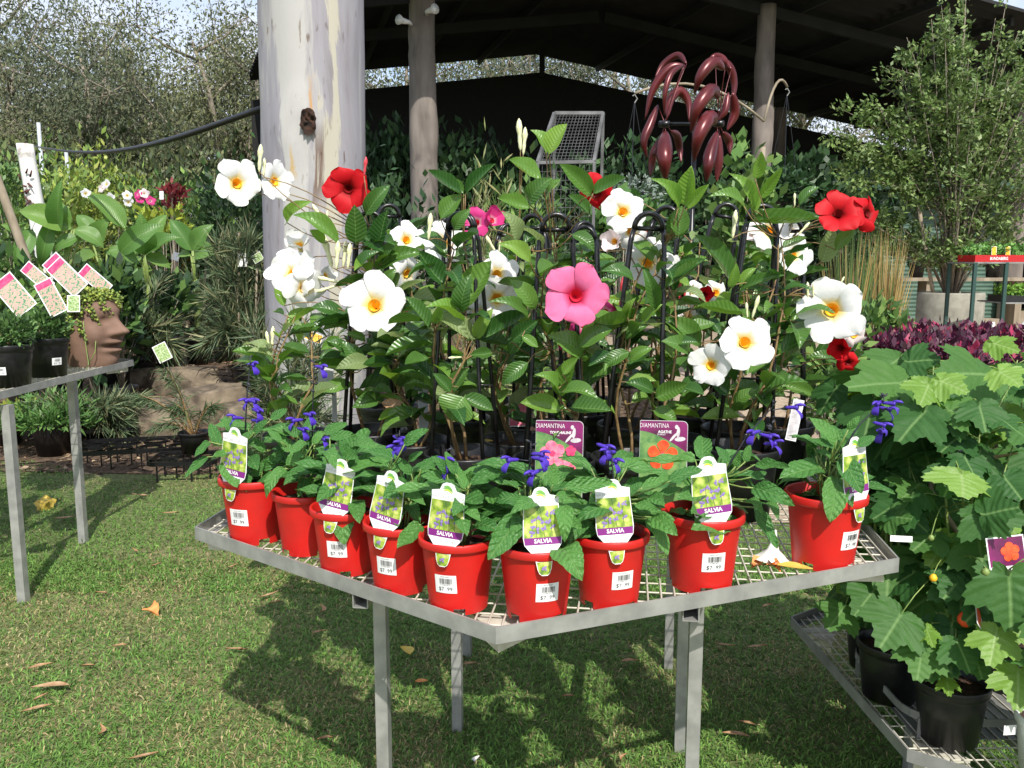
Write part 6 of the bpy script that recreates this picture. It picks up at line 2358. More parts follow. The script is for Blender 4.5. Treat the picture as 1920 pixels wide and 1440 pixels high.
for p in (c_[3], c_[2]):
    q = MB()
    q.bar(p - o0, Vector((p.x, yb, o0.z - .02)) - o0, .020)
    q.build('leg', 'rack_grey', t)
for p in (c_[0], c_[1]):
    q = MB()
    q.bar(p - o0, Vector((p.x, yb + .5, o0.z - .02)) - o0, .020)
    q.build('leg', 'rack_grey', t)

# wind spinner
ys = 4.3
hl, hr = PY(1272, 232, ys), PY(1372, 232, ys - .16)
ax = (hl - hr).normalized()
o0 = Vector(((hl.x + hr.x) / 2, (hl.y + hr.y) / 2 + .02, 0))
t = thing('wind_spinner', 'dark red metal wind spinner with two wheels of curved blades', 'wind spinner', o0)
ZONE['W'] = (1180, 80, 5.143)
hl, hr = PY(*zp('W', 345, 785), ys), PY(*zp('W', 870, 780), ys - .05)

def catmull(P, n):
    P = [P[0] * 2 - P[1]] + P + [P[-1] * 2 - P[-2]]
    out_ = []
    m = len(P) - 3
    for k in range(n + 1):
        f = k / n * m
        a = min(m - 1, int(f))
        u = f - a
        p0, p1, p2, p3 = P[a:a + 4]
        out_.append(.5 * ((2 * p1) + (p2 - p0) * u + (2 * p0 - 5 * p1 + 4 * p2 - p3) * u * u + (3 * p1 - p0 - 3 * p2 + p3) * u ** 3))
    return out_
# every blade: path (root first) as seen from the lawn, depth offset of root and belly, half width
BLD = [('l', [(552, 205), (470, 122), (330, 205), (248, 335)], .12, .20, 34), ('l', [(535, 215), (385, 250), (230, 450), (150, 740)], .02, .02, 42), ('l', [(525, 215), (405, 300), (345, 480), (338, 700)], .0, -.08, 28), ('l', [(362, 730), (400, 545), (490, 468), (570, 580), (575, 760)], .04, .14, 46),
       ('l', [(275, 600), (200, 790), (140, 950), (170, 1110)], .0, -.06, 42), ('l', [(350, 850), (335, 1000), (340, 1150), (350, 1335)], -.02, -.16, 76), ('l', [(330, 880), (240, 1050), (215, 1180), (200, 1290)], .05, .10, 40), ('l', [(400, 850), (460, 900), (485, 1030), (500, 1160)], .05, .15, 40), ('l', [(300, 1000), (250, 1060), (225, 1110)], 0, -.04, 26),
       ('r', [(922, 262), (810, 190), (690, 315), (628, 490)], -.04, -.14, 54), ('r', [(985, 260), (900, 150), (820, 130), (755, 185)], .10, .18, 30), ('r', [(830, 140), (960, 225), (1012, 400), (990, 600)], .10, .16, 38), ('r', [(860, 545), (790, 462), (660, 620), (592, 870)], -.04, -.20, 64), ('r', [(832, 790), (775, 722), (670, 900), (620, 1150)], -.06, -.24, 68),
       ('r', [(850, 850), (785, 1050), (760, 1190), (742, 1345)], -.03, -.12, 58), ('r', [(870, 880), (862, 1100), (855, 1220), (840, 1345)], .03, .04, 44), ('r', [(900, 860), (960, 950), (970, 1075)], .04, .10, 40), ('r', [(1000, 480), (1015, 680), (940, 850)], .02, .06, 46), ('r', [(955, 480), (925, 650), (862, 750)], .0, -.02, 32)]
for (sd, path, d0, d1, hwp) in BLD:
    hub = hl if sd == 'l' else hr
    m = len(path) - 1
    pts = []
    for k, (x, y) in enumerate(path):
        f = k / m
        dd = d0 + (d1 - d0) * math.sin(f * math.pi * .75)
        pts.append(PY(*zp('W', x, y), hub.y + dd))
    n, mm_ = 18, 6
    P = catmull(pts, n)
    hw0 = hwp / 5.143 * ys / F_PX
    mb = MB()
    for j_ in range(n + 1):
        f = j_ / n
        d = (P[min(j_ + 1, n)] - P[max(j_ - 1, 0)]).normalized()
        v = (CAMP - P[j_]).normalized()
        sd_ = d.cross(v).normalized()
        nn = sd_.cross(d).normalized()
        wd = max(.0025, hw0 * max(0, math.sin(math.pi * f ** .8)) ** .7)
        for i_ in range(mm_ + 1):
            u = -1 + 2 * i_ / mm_
            mb.v.append(P[j_] + sd_ * wd * u + nn * wd * .6 * (1 - u * u) - o0)
    for j_ in range(n):
        for i_ in range(mm_):
            a = j_ * (mm_ + 1) + i_
            mb.f.append((a, a + 1, a + mm_ + 2, a + mm_ + 1))
    o = mb.build('blade', 'spinner_red', t, True)
    md = o.modifiers.new('thickness', 'SOLIDIFY')
    md.thickness = .0016
    q = MB()
    q.tube(curve_pts(hub - o0, P[0] - o0, .03, 6, Vector((0, .6, .3))), .0022, 5)
    q.build('spoke', 'spinner_red', t, True)
for hub in (hl, hr):
    q = MB()
    q.tube([hub - ax * .02 - o0, hub + ax * .03 - o0], .016, 10)
    q.build('hub', 'black_plastic', t, True)
q = MB()
q.tube([hl - o0, hr - o0], .008, 8)
q.build('axle', 'black_plastic', t, True)
q = MB()
mid = hl.lerp(hr, .55)
q.tube([mid - o0, Vector((mid.x, mid.y + .02, -.05)) - o0], .012, 8)
q.build('pole', 'black_plastic', t, True)

# ------------------------------------------------------------------ right side: shrub in concrete ring, tray stand, purple plants
sx = PY(1783, 548, 11.0)
gz = G_(sx.x, 11)
t = thing('planted_shrub', 'tall airy small leaved shrub in a round concrete planter', 'shrub', (sx.x, 11, gz))
hp = sx.z - gz
q = MB()
q.lathe([(.36, 0), (.385, 0), (.395, .02), (.395, hp - .02), (.385, hp), (.345, hp), (.335, hp - .03), (.335, hp - .15)], 40)
q.build('planter', 'concrete', t, True)
q = MB()
q.lathe([(.336, hp - .06), (.1, hp - .04), (.002, hp - .035)], 20)
q.build('soil', 'soil', t, True)
rg = np.random.default_rng(303)
st = MB()
tips = []
top = 3.5
for k in range(64):
    a = rg.uniform(0, 6.28)
    rr = rg.uniform(.1, 1.0) ** .7
    hh = rg.uniform(.10, 1.02)
    sp_ = (1.35 if hh < .62 else 1.35 * (1.25 - hh) / .63)
    e = Vector((math.cos(a) * rr * sp_ + .10, math.sin(a) * rr * sp_ * .8, hp + hh * top))
    s = Vector((math.cos(a) * .05, math.sin(a) * .05, hp - .05))
    pts = [s, s.lerp(e, .35) + Vector((-e.x * .12, -e.y * .12, .15)), s.lerp(e, .7) + Vector((0, 0, .10)), e]
    st.tube(pts, [.016, .010, .006, .003], 6)
    for j in range(9):
        f = rg.uniform(.35, 1)
        i = min(2, int(f * 3))
        p = pts[i].lerp(pts[i + 1], f * 3 - i)
        tip = p + Vector((rg.normal() * .22, rg.normal() * .22, abs(rg.normal()) * .20))
        st.tube([p, tip], [.004, .0015], 4)
        tips.append((p, tip))
# a few long side sprays reaching towards the flowers
for (px, py) in ((1545, 242), (1580, 205), (1600, 300), (1640, 195), (1600, 340), (1700, 70), (1765, 10), (1910, 60), (1880, 110), (1930, 150)):
    e = PY(px, py, 10.9) - Vector((sx.x, 11, gz))
    s = Vector((0, 0, hp + .7 + .2 * rg.random()))
    pts = curve_pts(s, e, .18, 7)
    st.tube(pts, [.014 - .0016 * k for k in range(8)], 5)
    for j in range(26):
        f = rg.uniform(.25, 1) * 7
        i = min(6, int(f))
        p = pts[i].lerp(pts[i + 1], f - i)
        tips.append((p, p + Vector((rg.normal() * .13, rg.normal() * .13, rg.normal() * .10))))
st.build('branch', 'twig', t, True)
n = 26000
k = rg.integers(0, len(tips), n)
A0 = np.array([tuple(a) for a, b in tips])[k]
A1 = np.array([tuple(b) for a, b in tips])[k]
C = A0 + (A1 - A0) * rg.uniform(.1, 1.05, (n, 1)) + rg.normal(size=(n, 3)) * .035
D = unit(A1 - A0 + 1e-6) + rg.normal(size=(n, 3)) * .9 + np.array([0, 0, .2])
V, Q, cc = leaf_cloud(rg, C, D, rg.uniform(.045, .09, n), .48, cpick(rg, n, [(.12, .20, .052), (.17, .26, .072), (.085, .145, .038), (.23, .31, .11)], .22), .1, np.array([[0, -.2, 1.]]), .9)
put('foliage', np_mesh('foliage', V, Q, cc), 'foliage', t)
q = MB()
a, b = PY(1752, 545, 10.9) - Vector((sx.x, 11, gz)), PY(1722, 385, 10.9) - Vector((sx.x, 11, gz))
q.tube([a - Vector((0, 0, .1)), b], .025, 7)
q.build('timber_stake', 'timber', t, True)

# two tier stand with seedling trays
yt = 9.6
P = PY(1868, 492, yt)
gz = G_(P.x, yt)
zt1 = P.z
zt0 = PY(1868, 566, yt).z
o0 = Vector((P.x, yt, gz))
t = thing('tray_stand', 'green painted two tier stand carrying seedling trays', 'stand', o0)
for (dx_, dy_) in ((-.34, -.2), (.0, -.2), (.75, -.2), (-.34, .35), (.75, .35)):
    q = MB()
    q.bar((dx_, dy_, -.02), (dx_, dy_, zt1 - gz), .035)
    q.build('leg', 'green_paint', t)
for z in (zt1 - gz, zt0 - gz):
    q = MB()
    x0 = -.36 if z > .9 else .02
    q.box((x0, -.215, z - .012), (.78, .37, z + .004))
    q.build('shelf', 'galv_dull', t)
for s in (-1, 1):
    q = MB()
    q.bar((-.06, -.24, .05), (.06 + s * .18, -.24, .42), .03)
    q.build('brace', 'white_card', t)
def seed_tray(label, x, z, w_, mt, seed, brand=False, pal=None):
    r = thing('seedling_tray', label, 'seedling tray', o0 + Vector((x, 0, z)), 'trays of green seedlings on the stand')
    q = MB()
    for (a, b) in (((-w_ / 2, -.19, .0), (w_ / 2, -.18, .075)), ((-w_ / 2, .17, .0), (w_ / 2, .18, .075)), ((-w_ / 2, -.18, 0), (-w_ / 2 + .01, .17, .075)), ((w_ / 2 - .01, -.18, 0), (w_ / 2, .17, .075)), ((-w_ / 2 + .01, -.18, .0), (w_ / 2 - .01, .17, .01))):
        q.box(a, b)
    q.build('tray', mt, r)
    if brand:
        q = MB()
        M = frame((0, -.192, .036), (1, 0, 0), (0, 0, 1))
        flat_text(q, 'BUNDABERG', .045, M, -.02, 0, 0, .001, .75)
        q.build('lettering', 'white_card', r)
    rg = np.random.default_rng(seed)
    n = 900
    C = np.stack([rg.uniform(-w_ / 2 + .02, w_ / 2 - .02, n), rg.uniform(-.16, .16, n), .05 + rg.random(n) * .13], 1)
    V, Q, cc = leaf_cloud(rg, C, rg.normal(size=(n, 3)) + np.array([0, -.2, .4]), rg.uniform(.03, .065, n), .6, cpick(rg, n, pal or [(.13, .30, .06), (.10, .24, .05), (.18, .36, .08)], .2), .15, np.array([[0, -.3, 1.]]), .5)
    put('seedlings', np_mesh('seedlings', V, Q, cc), 'foliage', r)['kind'] = 'stuff'
    return r
seed_tray('red seedling tray with white lettering on the upper tier', -.06, zt1 - gz + .005, .56, 'red_tray', 11, True)
seed_tray('red seedling tray at the outer end of the upper tier', .50, zt1 - gz + .005, .54, 'red_tray', 12)
seed_tray('black seedling tray of bright green plants on the lower tier', .38, zt0 - gz + .005, .70, 'black_pot', 13, pal=[(.20, .40, .05), (.16, .33, .05), (.26, .45, .08)])
for (dx_, lab) in ((-.12, 'small yellow plant tag standing in the red tray'), (.03, 'small orange plant tag with white top in the red tray')):
    small_card(lab, o0 + Vector((dx_, -.16, zt1 - gz + .06)), .055, .115, (1, 0, 0), (.05, .1, 1), 'yellow_throat', margin=.004)
# timber shelf of dark pots behind
sb = PY(1700, 520, 13.5)
t = thing('plank_shelf', 'weathered plank shelf beyond the concrete planter', 'shelf', (sb.x, 13.5, G_(sb.x, 13.5)))
q = MB()
q.box((-1.3, -.2, sb.z - .36 - .05), (1.9, .2, sb.z - .36))
q.build('plank', 'timber', t)
for s in (-1.1, .3, 1.7):
    q = MB()
    q.box((s - .05, -.15, -.02), (s + .05, .15, sb.z - .36 - .05))
    q.build('leg', 'timber', t)
for k in range(5):
    bush('potted_shrub', 'dark plant in black pot on the weathered plank shelf', 'dark plants on the plank shelf', sb.x - 1.05 + k * .6, 13.5, sb.z, .75 + .2 * (k % 2), .30, 420, .09, .5, DARK, 400 + k, 1.2)

# purple leaved plants
for k, (px, y, pyt, wpx, lab) in enumerate(((1680, 5.6, 605, 150, 'dark purple leaved plant nearest the scarlet flower stems'), (1755, 5.3, 612, 170, 'purple leaved plant with bright crimson tips in the middle of the purple row'), (1850, 5.4, 606, 180, 'purple leaved plant between the lobed leaves and the tray stand'), (1940, 5.6, 598, 180, 'purple leaved plant at the outer end of the purple row'), (1720, 6.3, 592, 160, 'purple leaved plant in front of the concrete planter'), (1820, 6.4, 590, 170, 'purple leaved plant below the tray stand legs'), (1905, 6.5, 588, 170, 'purple leaved plant behind the outer purple plants'))):
    bush_px('purple_plant', lab, 'purple leaved plants in a row', px, y, pyt, wpx, 1500, .062, .5, PURP, 500 + k, 1.3, zc=.74, rz=.17, stems=12)
bush_px('green_shrub', 'fresh green low shrub beside the purple plants', None, 1640, 6.6, 575, 110, 700, .085, .6, MID, 520, 1.1, zc=.7)
bush_px('green_shrub', 'small green shrub between reeds and bench flowers', None, 1560, 5.4, 600, 140, 800, .08, .5, MID, 521, 1.1, zc=.7)

# reeds
rg = np.random.default_rng(606)
for (px, y, pyt, w_, dry, lab, seed) in ((1600, 7.6, 425, .30, .35, 'clump of tall green and straw coloured reeds', 1), (1668, 8.2, 430, .28, .75, 'clump of yellowing reeds next to the timber stake', 2)):
    P = PY(px, pyt, y)
    zb = G_(P.x, y)
    t = thing('reed_clump', lab, 'reeds', (P.x, y, zb))
    n = 260
    a = rg.uniform(0, 6.28, n)
    r0 = rg.uniform(0, .12, n)
    r1 = rg.uniform(.05, w_, n)
    hh = (P.z - zb) * rg.uniform(.45, 1.05, n)
    B = np.stack([r0 * np.cos(a), r0 * np.sin(a), np.zeros(n)], 1)
    T = np.stack([r1 * np.cos(a), r1 * np.sin(a), hh], 1)
    M_ = B * .6 + T * .4 + np.array([0, 0, .12])
    S = np.stack([np.ones(n), np.zeros(n), np.zeros(n)], 1) * .006
    V = np.stack([B - S, B + S, M_ + S, M_ - S, T], 1).reshape(-1, 3)
    i = np.arange(n)[:, None] * 5
    Q = np.concatenate([np.hstack([i, i + 1, i + 2]), np.hstack([i, i + 2, i + 3]), np.hstack([i + 3, i + 2, i + 4])])
    g = cpick(rg, n, [(.09, .15, .04), (.12, .18, .05)], .2)
    d = cpick(rg, n, [(.34, .24, .08), (.26, .17, .06), (.40, .32, .14)], .2)
    cc = np.where((rg.random(n) < dry)[:, None], d, g)
    put('blades', np_mesh('blades', V, Q, np.repeat(cc, 5, 0)), 'foliage', t)['kind'] = 'stuff'
    q = MB()
    q.lathe([(.12, -.02), (.16, .0), (.18, .16), (.19, .17), (.16, .16)], 20)
    q.build('pot', 'black_pot', t, True)

# ------------------------------------------------------------------ left: garden bed
# rocks along the edge of the raised bed
def rock(label, P, sx_, sy_, sz_, seed, grp='rocks edging the garden bed'):
    mb = MB()
    n, m = 20, 12
    for j in range(m + 1):
        ph = math.pi * j / m
        for k in range(n):
            a = 2 * math.pi * k / n
            d = Vector((math.sin(ph) * math.cos(a), math.sin(ph) * math.sin(a), math.cos(ph)))
            q = 1 + .28 * noise.noise(d * 1.6 + Vector((seed, 0, 0))) + .14 * noise.noise(d * 4 + Vector((0, seed, 0)))
            z = d.z * q
            z = min(z, .55 + .12 * noise.noise(Vector((d.x * 2, d.y * 2, seed))))
            mb.v.append((d.x * q * sx_, d.y * q * sy_, z * sz_))
    for j in range(m):
        for k in range(n):
            mb.f.append((j * n + k, (j + 1) * n + k, (j + 1) * n + (k + 1) % n, j * n + (k + 1) % n))
    o = mb.build('rock', 'rock', None, False, P)
    o.rotation_euler = (0, 0, seed * 1.7)
    return tag(o, label, 'rock', grp)
for i, (px, y, pyb, a, b, c, lab) in enumerate(((300, 6.95, 800, .52, .34, .42, 'broad flat topped brown rock behind the black trays'), (400, 7.15, 775, .48, .30, .50, 'pale tan rock slab leaning at the bed edge'), (225, 7.2, 790, .36, .28, .34, 'grey brown rock partly hidden by the feathery shrub'), (470, 7.0, 800, .34, .26, .36, 'mossy brown rock near the foot of the gum trunk'), (350, 7.7, 745, .50, .30, .40, 'upper tan rock of the rockery'), (265, 7.9, 730, .34, .25, .3, 'small dark rock in the rockery'))):
    P = PY(px, pyb, y)
    rock(lab, (P.x, y, G_(P.x, y) + .03), a * .78, b * .7, c * .72, i + 1.3)

# black plastic plant trays with round openings
def hole_tray(label, px, py, w_, d_, nx, ny, rz, h=.13):
    P = PZ(px, py, 0)
    z0 = G_(P.x, P.y) + .008
    t = thing('pot_tray', label, 'tray', (P.x, P.y, z0), 'empty black pot trays', rz)
    q = MB()
    ps = []
    for cx, cy, a0 in ((w_ / 2 - .06, -d_ / 2 + .06, -90), (w_ / 2 - .06, d_ / 2 - .06, 0), (-w_ / 2 + .06, d_ / 2 - .06, 90), (-w_ / 2 + .06, -d_ / 2 + .06, 180)):
        for k in range(5):
            a = math.radians(a0 + 22.5 * k)
            ps.append(Vector((cx + .06 * math.cos(a), cy + .06 * math.sin(a), h)))
    for k in range(len(ps)):
        q.bar(ps[k], ps[(k + 1) % len(ps)], .012, .028)
    q.build('rim', 'black_plastic', t)
    cw, cd = w_ / nx, d_ / ny
    for i in range(nx):
        for j in range(ny):
            c = Vector((-w_ / 2 + cw * (i + .5), -d_ / 2 + cd * (j + .5), h))
            q = MB()
            n = 16
            r = min(cw, cd) * .40
            for k in range(n):
                a, b = 2 * math.pi * k / n, 2 * math.pi * (k + 1) / n
                q.bar(c + Vector((r * math.cos(a), r * math.sin(a), 0)), c + Vector((r * math.cos(b), r * math.sin(b), 0)), .008, .022)
            for dx_, dy_ in ((1, 0), (0, 1)):
                D = Vector((dx_ * cw / 2, dy_ * cd / 2, -.006))
                e = Vector((dx_ * r, dy_ * r, -.006))
                q.bar(c + e, c + D, .008, .014)
                q.bar(c - e, c - D, .008, .014)
            q.build('ring', 'black_plastic', t)
            for sx_, sy_ in ((1, 1), (-1, -1)):
                q = MB()
                q.bar((c.x + sx_ * r * .72, c.y + sy_ * r * .72, 0), (c.x + sx_ * r * .72, c.y + sy_ * r * .72, h), .010)
                q.build('leg', 'black_plastic', t)
hole_tray('larger empty black plastic pot tray on the ground by the rocks', 262, 868, .80, .46, 4, 2, .25)
hole_tray('smaller empty black plastic pot tray half behind the first salvia', 352, 893, .44, .34, 2, 2, .1)
hole_tray('dark pot tray pushed back against the rocks', 190, 838, .60, .36, 3, 2, .3)

# leaning weeping plant in black pot on the tray
P = PZ(366, 850, .13)
b0 = Vector((P.x, P.y, .145))
t = thing('potted_weeping_plant', 'weeping fine leaved plant in small black pot leaning over the tray', 'potted plant', b0)
for nm, me in (('pot', BP_B), ('soil', BP_S)):
    put(nm, me, None, t).scale = (1.05, 1.05, .75)
st = MB()
mains = []
for (px, py) in ((312, 690), (262, 742), (400, 760), (330, 760), (290, 800)):
    e = PY(px, py, P.y - .05) - b0
    pts = curve_pts((0, 0, .1), e, .06, 6)
    st.tube(pts, [.011, .010, .008, .007, .005, .004, .002], 6)
    mains.append(pts)
st.build('stem', 'stem_brown', t, True)
rg = np.random.default_rng(71)
def needles(rg, paths, n, size, wr, pal, sag=-.7, spread=.5):
    k = rg.integers(0, len(paths), n)
    f = rg.uniform(.25, 1, n)
    C = np.zeros((n, 3))
    D = np.zeros((n, 3))
    for i in range(n):
        p = paths[k[i]]
        m = len(p) - 1
        j = min(m - 1, int(f[i] * m))
        C[i] = p[j].lerp(p[j + 1], f[i] * m - j)
        D[i] = (p[j + 1] - p[j]).normalized()
    D = D + rg.normal(size=(n, 3)) * spread + np.array([0, 0, sag])
    return leaf_cloud(rg, C, D, rg.uniform(.5, 1.2, n) * size, wr, cpick(rg, n, pal, .22), .25, None)
V, Q, cc = needles(rg, mains, 500, .11, .06, [(.10, .17, .07), (.14, .20, .09), (.07, .12, .05)])
put('foliage', np_mesh('foliage', V, Q, cc), 'foliage', t)

# feathery grevilleas between bed and trunk
GREV = [(.13, .20, .10), (.17, .24, .12), (.23, .27, .14), (.09, .14, .07), (.30, .30, .16)]
def grevillea(label, px, y, pyt, wpx, n, seed, pot=1.3, size=.14):
    P = PY(px, pyt, y)
    zb = G_(P.x, y)
    h = P.z - zb
    rx = wpx * y / F_PX / 2
    base = Vector((P.x, y, zb))
    t = thing('feathery_shrub', label, 'shrub', base, 'feathery grey green shrubs')
    for nm, me in (('pot', BP_B), ('soil', BP_S)):
        put(nm, me, None, t).scale = (pot,) * 3
    rg = np.random.default_rng(seed)
    st = MB()
    paths = []
    for k in range(36):
        a = rg.uniform(0, 6.28)
        r = rx * rg.uniform(.25, 1.0)
        hh = h * rg.uniform(.25, 1.0)
        e = Vector((math.cos(a) * r, math.sin(a) * r * .8, hh))
        pts = curve_pts((0, 0, .15), e, .12 * h, 6)
        st.tube(pts, [.008, .006, .005, .004, .003, .002, .0015], 4)
        paths.append(pts)
    st.build('stem', 'twig', t, True)
    V, Q, cc = needles(rg, paths, int(n * .75), size * 1.7, .032, GREV, -.2, .5)
    put('foliage', np_mesh('foliage', V, Q, cc), 'foliage', t)
grevillea('feathery shrub with yellowish tips left of the gum trunk', 450, 7.6, 445, 190, 5200, 81)
grevillea('low feathery shrub in front of the gum trunk foot', 535, 4.55, 590, 210, 3600, 82, .9, .09)
grevillea('feathery shrub rising behind the rocks by the small statue', 255, 7.9, 520, 150, 4200, 83)
grevillea('sparse feathery shrub at the bed end under the first white flowers', 415, 9.2, 510, 150, 2600, 84)
grevillea('feathery shrub spreading below the side bench', 175, 6.6, 745, 190, 3600, 85, .8, .11)
grevillea('feathery shrub beside the gum trunk base', 610, 6.9, 560, 150, 2600, 86, 1.0)
bush_px('fern_plant', 'bright green ferny plant in black pot under the side bench', None, 95, 6.3, 765, 170, 2200, .07, .22, [(.10, .22, .05), (.07, .16, .04), (.14, .26, .07)], 87, 1.4, zc=.7, rz=.2)
bush_px('lime_plant', 'yellow green broad leaved plant behind the side bench legs', None, 15, 6.6, 790, 130, 120, .17, .5, [(.32, .36, .05), (.26, .32, .05)], 88, 1.0)
bush_px('fern_plant', 'small lime fern tuft below the bench rail', None, 205, 7.9, 690, 50, 300, .07, .25, LIME, 89, .6)

# bamboo canes with white labels beside the feathery shrubs
for i, (px, y0, py0, py1, lab) in enumerate(((383, 9.0, 600, 470, 'thin bamboo cane in the bed left of the white labels'), (446, 7.5, 560, 435, 'thin bamboo cane carrying white labels'), (480, 7.5, 560, 470, 'thin bamboo cane close to the gum trunk'))):
    q = MB()
    a, b = PY(px, py0, y0), PY(px + 3, py1, y0)
    q.tube([(a.x, y0, G_(a.x, y0) - .02), a, b], .010, 7)
    tag(q.build('bamboo_cane', 'timber', None, True), lab, 'cane', 'bamboo canes in the bed')
small_card('white paper label tied to the bamboo cane by the gum trunk', PY(455, 500, 7.45), .085, .115, (1, 0, 0), (-.05, .1, 1), 'white_card')
small_card('small green printed label tied beside the white paper label', PY(487, 490, 7.45), .09, .075, (.85, 0, .5), (-.5, .1, .85), 'print_green')
small_card('white tag hanging on the pot plant by the banana leaves', PY(327, 488, 10.4), .09, .10, (.9, 0, -.3), (.3, .1, .9), 'white_card')
small_card('small yellow printed card lying among the needles by the trunk', PY(585, 640, 5.0), .10, .055, (.9, .1, -.35), (.35, .3, .9), 'yellow_throat')

# back bench with pots
P = PY(330, 578, 12.2)
zb_ = P.z
t = thing('back_bench', 'long low pale bench carrying black pots behind the bed', 'bench', (P.x - 1.6, 12.2, G_(P.x, 12.2)))
q = MB()
hz_ = zb_ - G_(P.x, 12.2)
q.box((-4.2, -.35, hz_ - .05), (3.1, .35, hz_))
q.build('top', 'galv_dull', t)
for x in (-4, -2, 0, 1.5, 3.0):
    q = MB()
    q.box((x - .03, -.3, -.02), (x + .03, -.24, hz_ - .05))
    q.build('leg', 'galv_dull', t)
bush_px('potted_shrub', 'dark leaved plant with orange lower leaves in a large black pot', None, 337, 11.9, 430, 90, 700, .13, .42, DARK + [(.42, .20, .03)], 90, 1.7, base_py=577)
for k, (px, w_) in enumerate(((270, 90), (400, 80), (440, 80), (490, 70), (220, 80))):
    bush_px('potted_shrub', 'dark green plant in black pot on the low pale bench', 'dark plants on the low pale bench', px, 12.2, 450 + 12 * (k % 3), w_, 500, .12, .45, DARK, 610 + k, 1.5, base_py=577)
# small stone figure
P = PY(351, 628, 12.0)
zs = G_(P.x, 12)
t = thing('stone_figure', 'small pale stone garden figure under the low bench', 'statue', (P.x, 11.75, zs))
q = MB()
hs = .40
q.lathe([(.14, 0), (.155, .04), (.14, .08), (.10, .13), (.105, .20), (.12, .25), (.075, .285), (.05, .30), (.07, .33), (.078, .37), (.06, .41), (.02, .43), (.002, .432)], 20)
q.build('body', 'stone_statue', t, True)
q = MB()
q.tube([(-.11, -.05, .24), (-.13, -.10, .16), (-.03, -.14, .13)], [.04, .036, .03], 8)
q.tube([(.11, -.05, .24), (.13, -.10, .16), (.03, -.14, .13)], [.04, .036, .03], 8)
q.build('arms', 'stone_statue', t, True)
q = MB()
q.tube([(-.12, -.06, .05), (0, -.16, .045), (.12, -.06, .05)], [.05, .05, .05], 8)
q.build('lap', 'stone_statue', t, True)

# banana plants
def banana(label, px, y, py_t, leaves, seed):
    P = PY(px, py_t, y)
    base = Vector((P.x, y, G_(P.x, y)))
    t = thing('banana_plant', label, 'plant', base, 'young banana plants')
    for nm, me in (('pot', BP_B), ('soil', BP_S)):
        put(nm, me, None, t).scale = (1.5,) * 3
    h = P.z - base.z
    q = MB()
    q.tube([(0, 0, .2), (.01, 0, h * .45), (0, 0, h * .62)], [.045, .035, .02], 9)
    q.build('stem', 'stem_green', t, True)
    for (bx, by, tx, ty, w_) in leaves:
        B = PY(bx, by, y - .05)
        T = PY(tx, ty, y - .05 + RND.uniform(-.25, .1))
        put_leaf(t, base, B, T, w_ * 1.45, 'banana')
        q = MB()
        q.tube([Vector((0, 0, h * .5)), (Vector((0, 0, h * .55)) + (B - base)) * .5, B - base], [.016, .012, .009], 6)
        q.build('leaf_stalk', 'stem_green', t, True)
banana('young banana plant with broad leaf blades nearest the white post', 95, 7.3, 380, [(135, 430, 35, 390, .34), (130, 425, 95, 378, .4), (140, 430, 195, 460, .42), (150, 445, 100, 470, .4), (95, 410, 75, 500, .22), (60, 430, 30, 500, .3), (110, 440, 110, 340, .2), (40, 440, 5, 420, .4)], 1)
banana('young banana plant with a tall narrow leaf behind the tags', 190, 7.6, 370, [(235, 430, 165, 360, .30), (180, 450, 145, 400, .4), (200, 470, 260, 490, .42), (180, 480, 130, 500, .4), (225, 475, 300, 420, .3), (175, 460, 200, 410, .4)], 2)
banana('young banana plant with upright leaf in the middle of the bed', 270, 8.2, 400, [(268, 475, 215, 450, .34), (270, 475, 265, 405, .36), (272, 478, 330, 440, .36), (262, 480, 230, 500, .42), (275, 480, 320, 500, .4), (270, 470, 310, 400, .3)], 3)
banana('young banana plant among the dark pots by the gum trunk', 360, 9.0, 400, [(360, 470, 320, 410, .36), (362, 470, 395, 420, .4), (358, 480, 330, 480, .4), (365, 480, 410, 470, .4)], 4)

for k, (px, y, pyt) in enumerate(((70, 6.9, 520), (160, 7.0, 505), (215, 7.2, 520), (300, 8.6, 515), (20, 7.2, 470))):
    bush_px('potted_shrub', 'dark broad leaved plant in black pot in front of the bananas', 'dark plants in front of the bananas', px, y, pyt, 110, 420, .13, .5, DARK + MID[:2], 640 + k, 1.3, zc=.7)
# mixed plants behind
MIXL = [(15, 11.0, 330, 170, MID, .11, .4, 'mid green bushy nursery plant in the row behind the bananas'), (110, 12.0, 310, 170, LIME, .12, .4, 'yellow green bushy nursery plant in the row behind the bananas'), (205, 12.5, 325, 160, LIME, .10, .4, 'yellow green bushy nursery plant in the row behind the bananas'), (285, 11.5, 340, 140, MID, .10, .4, 'mid green bushy nursery plant in the row behind the bananas'), (360, 12.8, 330, 170, MID, .11, .5, 'mid green bushy nursery plant in the row behind the bananas'), (440, 11.2, 330, 150, DARK, .10, .5, 'dark green bushy nursery plant left of the gum trunk'), (60, 14.5, 290, 190, MID, .12, .4, 'mid green bushy nursery plant in the row behind the bananas'), (170, 15.0, 292, 190, LIME, .13, .4, 'yellow green bushy nursery plant in the row behind the bananas'), (470, 14.5, 300, 180, DARK, .12, .5, 'dark green bushy nursery plant left of the gum trunk'), (250, 15.0, 310, 190, OLIV, .12, .4, 'olive bushy nursery plant in the row behind the bananas'), (380, 15.5, 300, 190, OLIV, .12, .4, 'olive bushy nursery plant in the row behind the bananas')]
for k, (px, y, pyt, wpx, pal, sz, wr, lab) in enumerate(MIXL):
    bush_px('nursery_plant', lab, 'mixed nursery plants behind the bananas', px, y, pyt, wpx, 1700, sz, wr, pal, 700 + k, 1.5, stems=12)
bush_px('red_plant', 'red leaved plant in the row of nursery plants', None, 318, 10.8, 325, 46, 260, .09, .35, RED, 730, 1.1, zc=.86, rz=.22, stems=3)
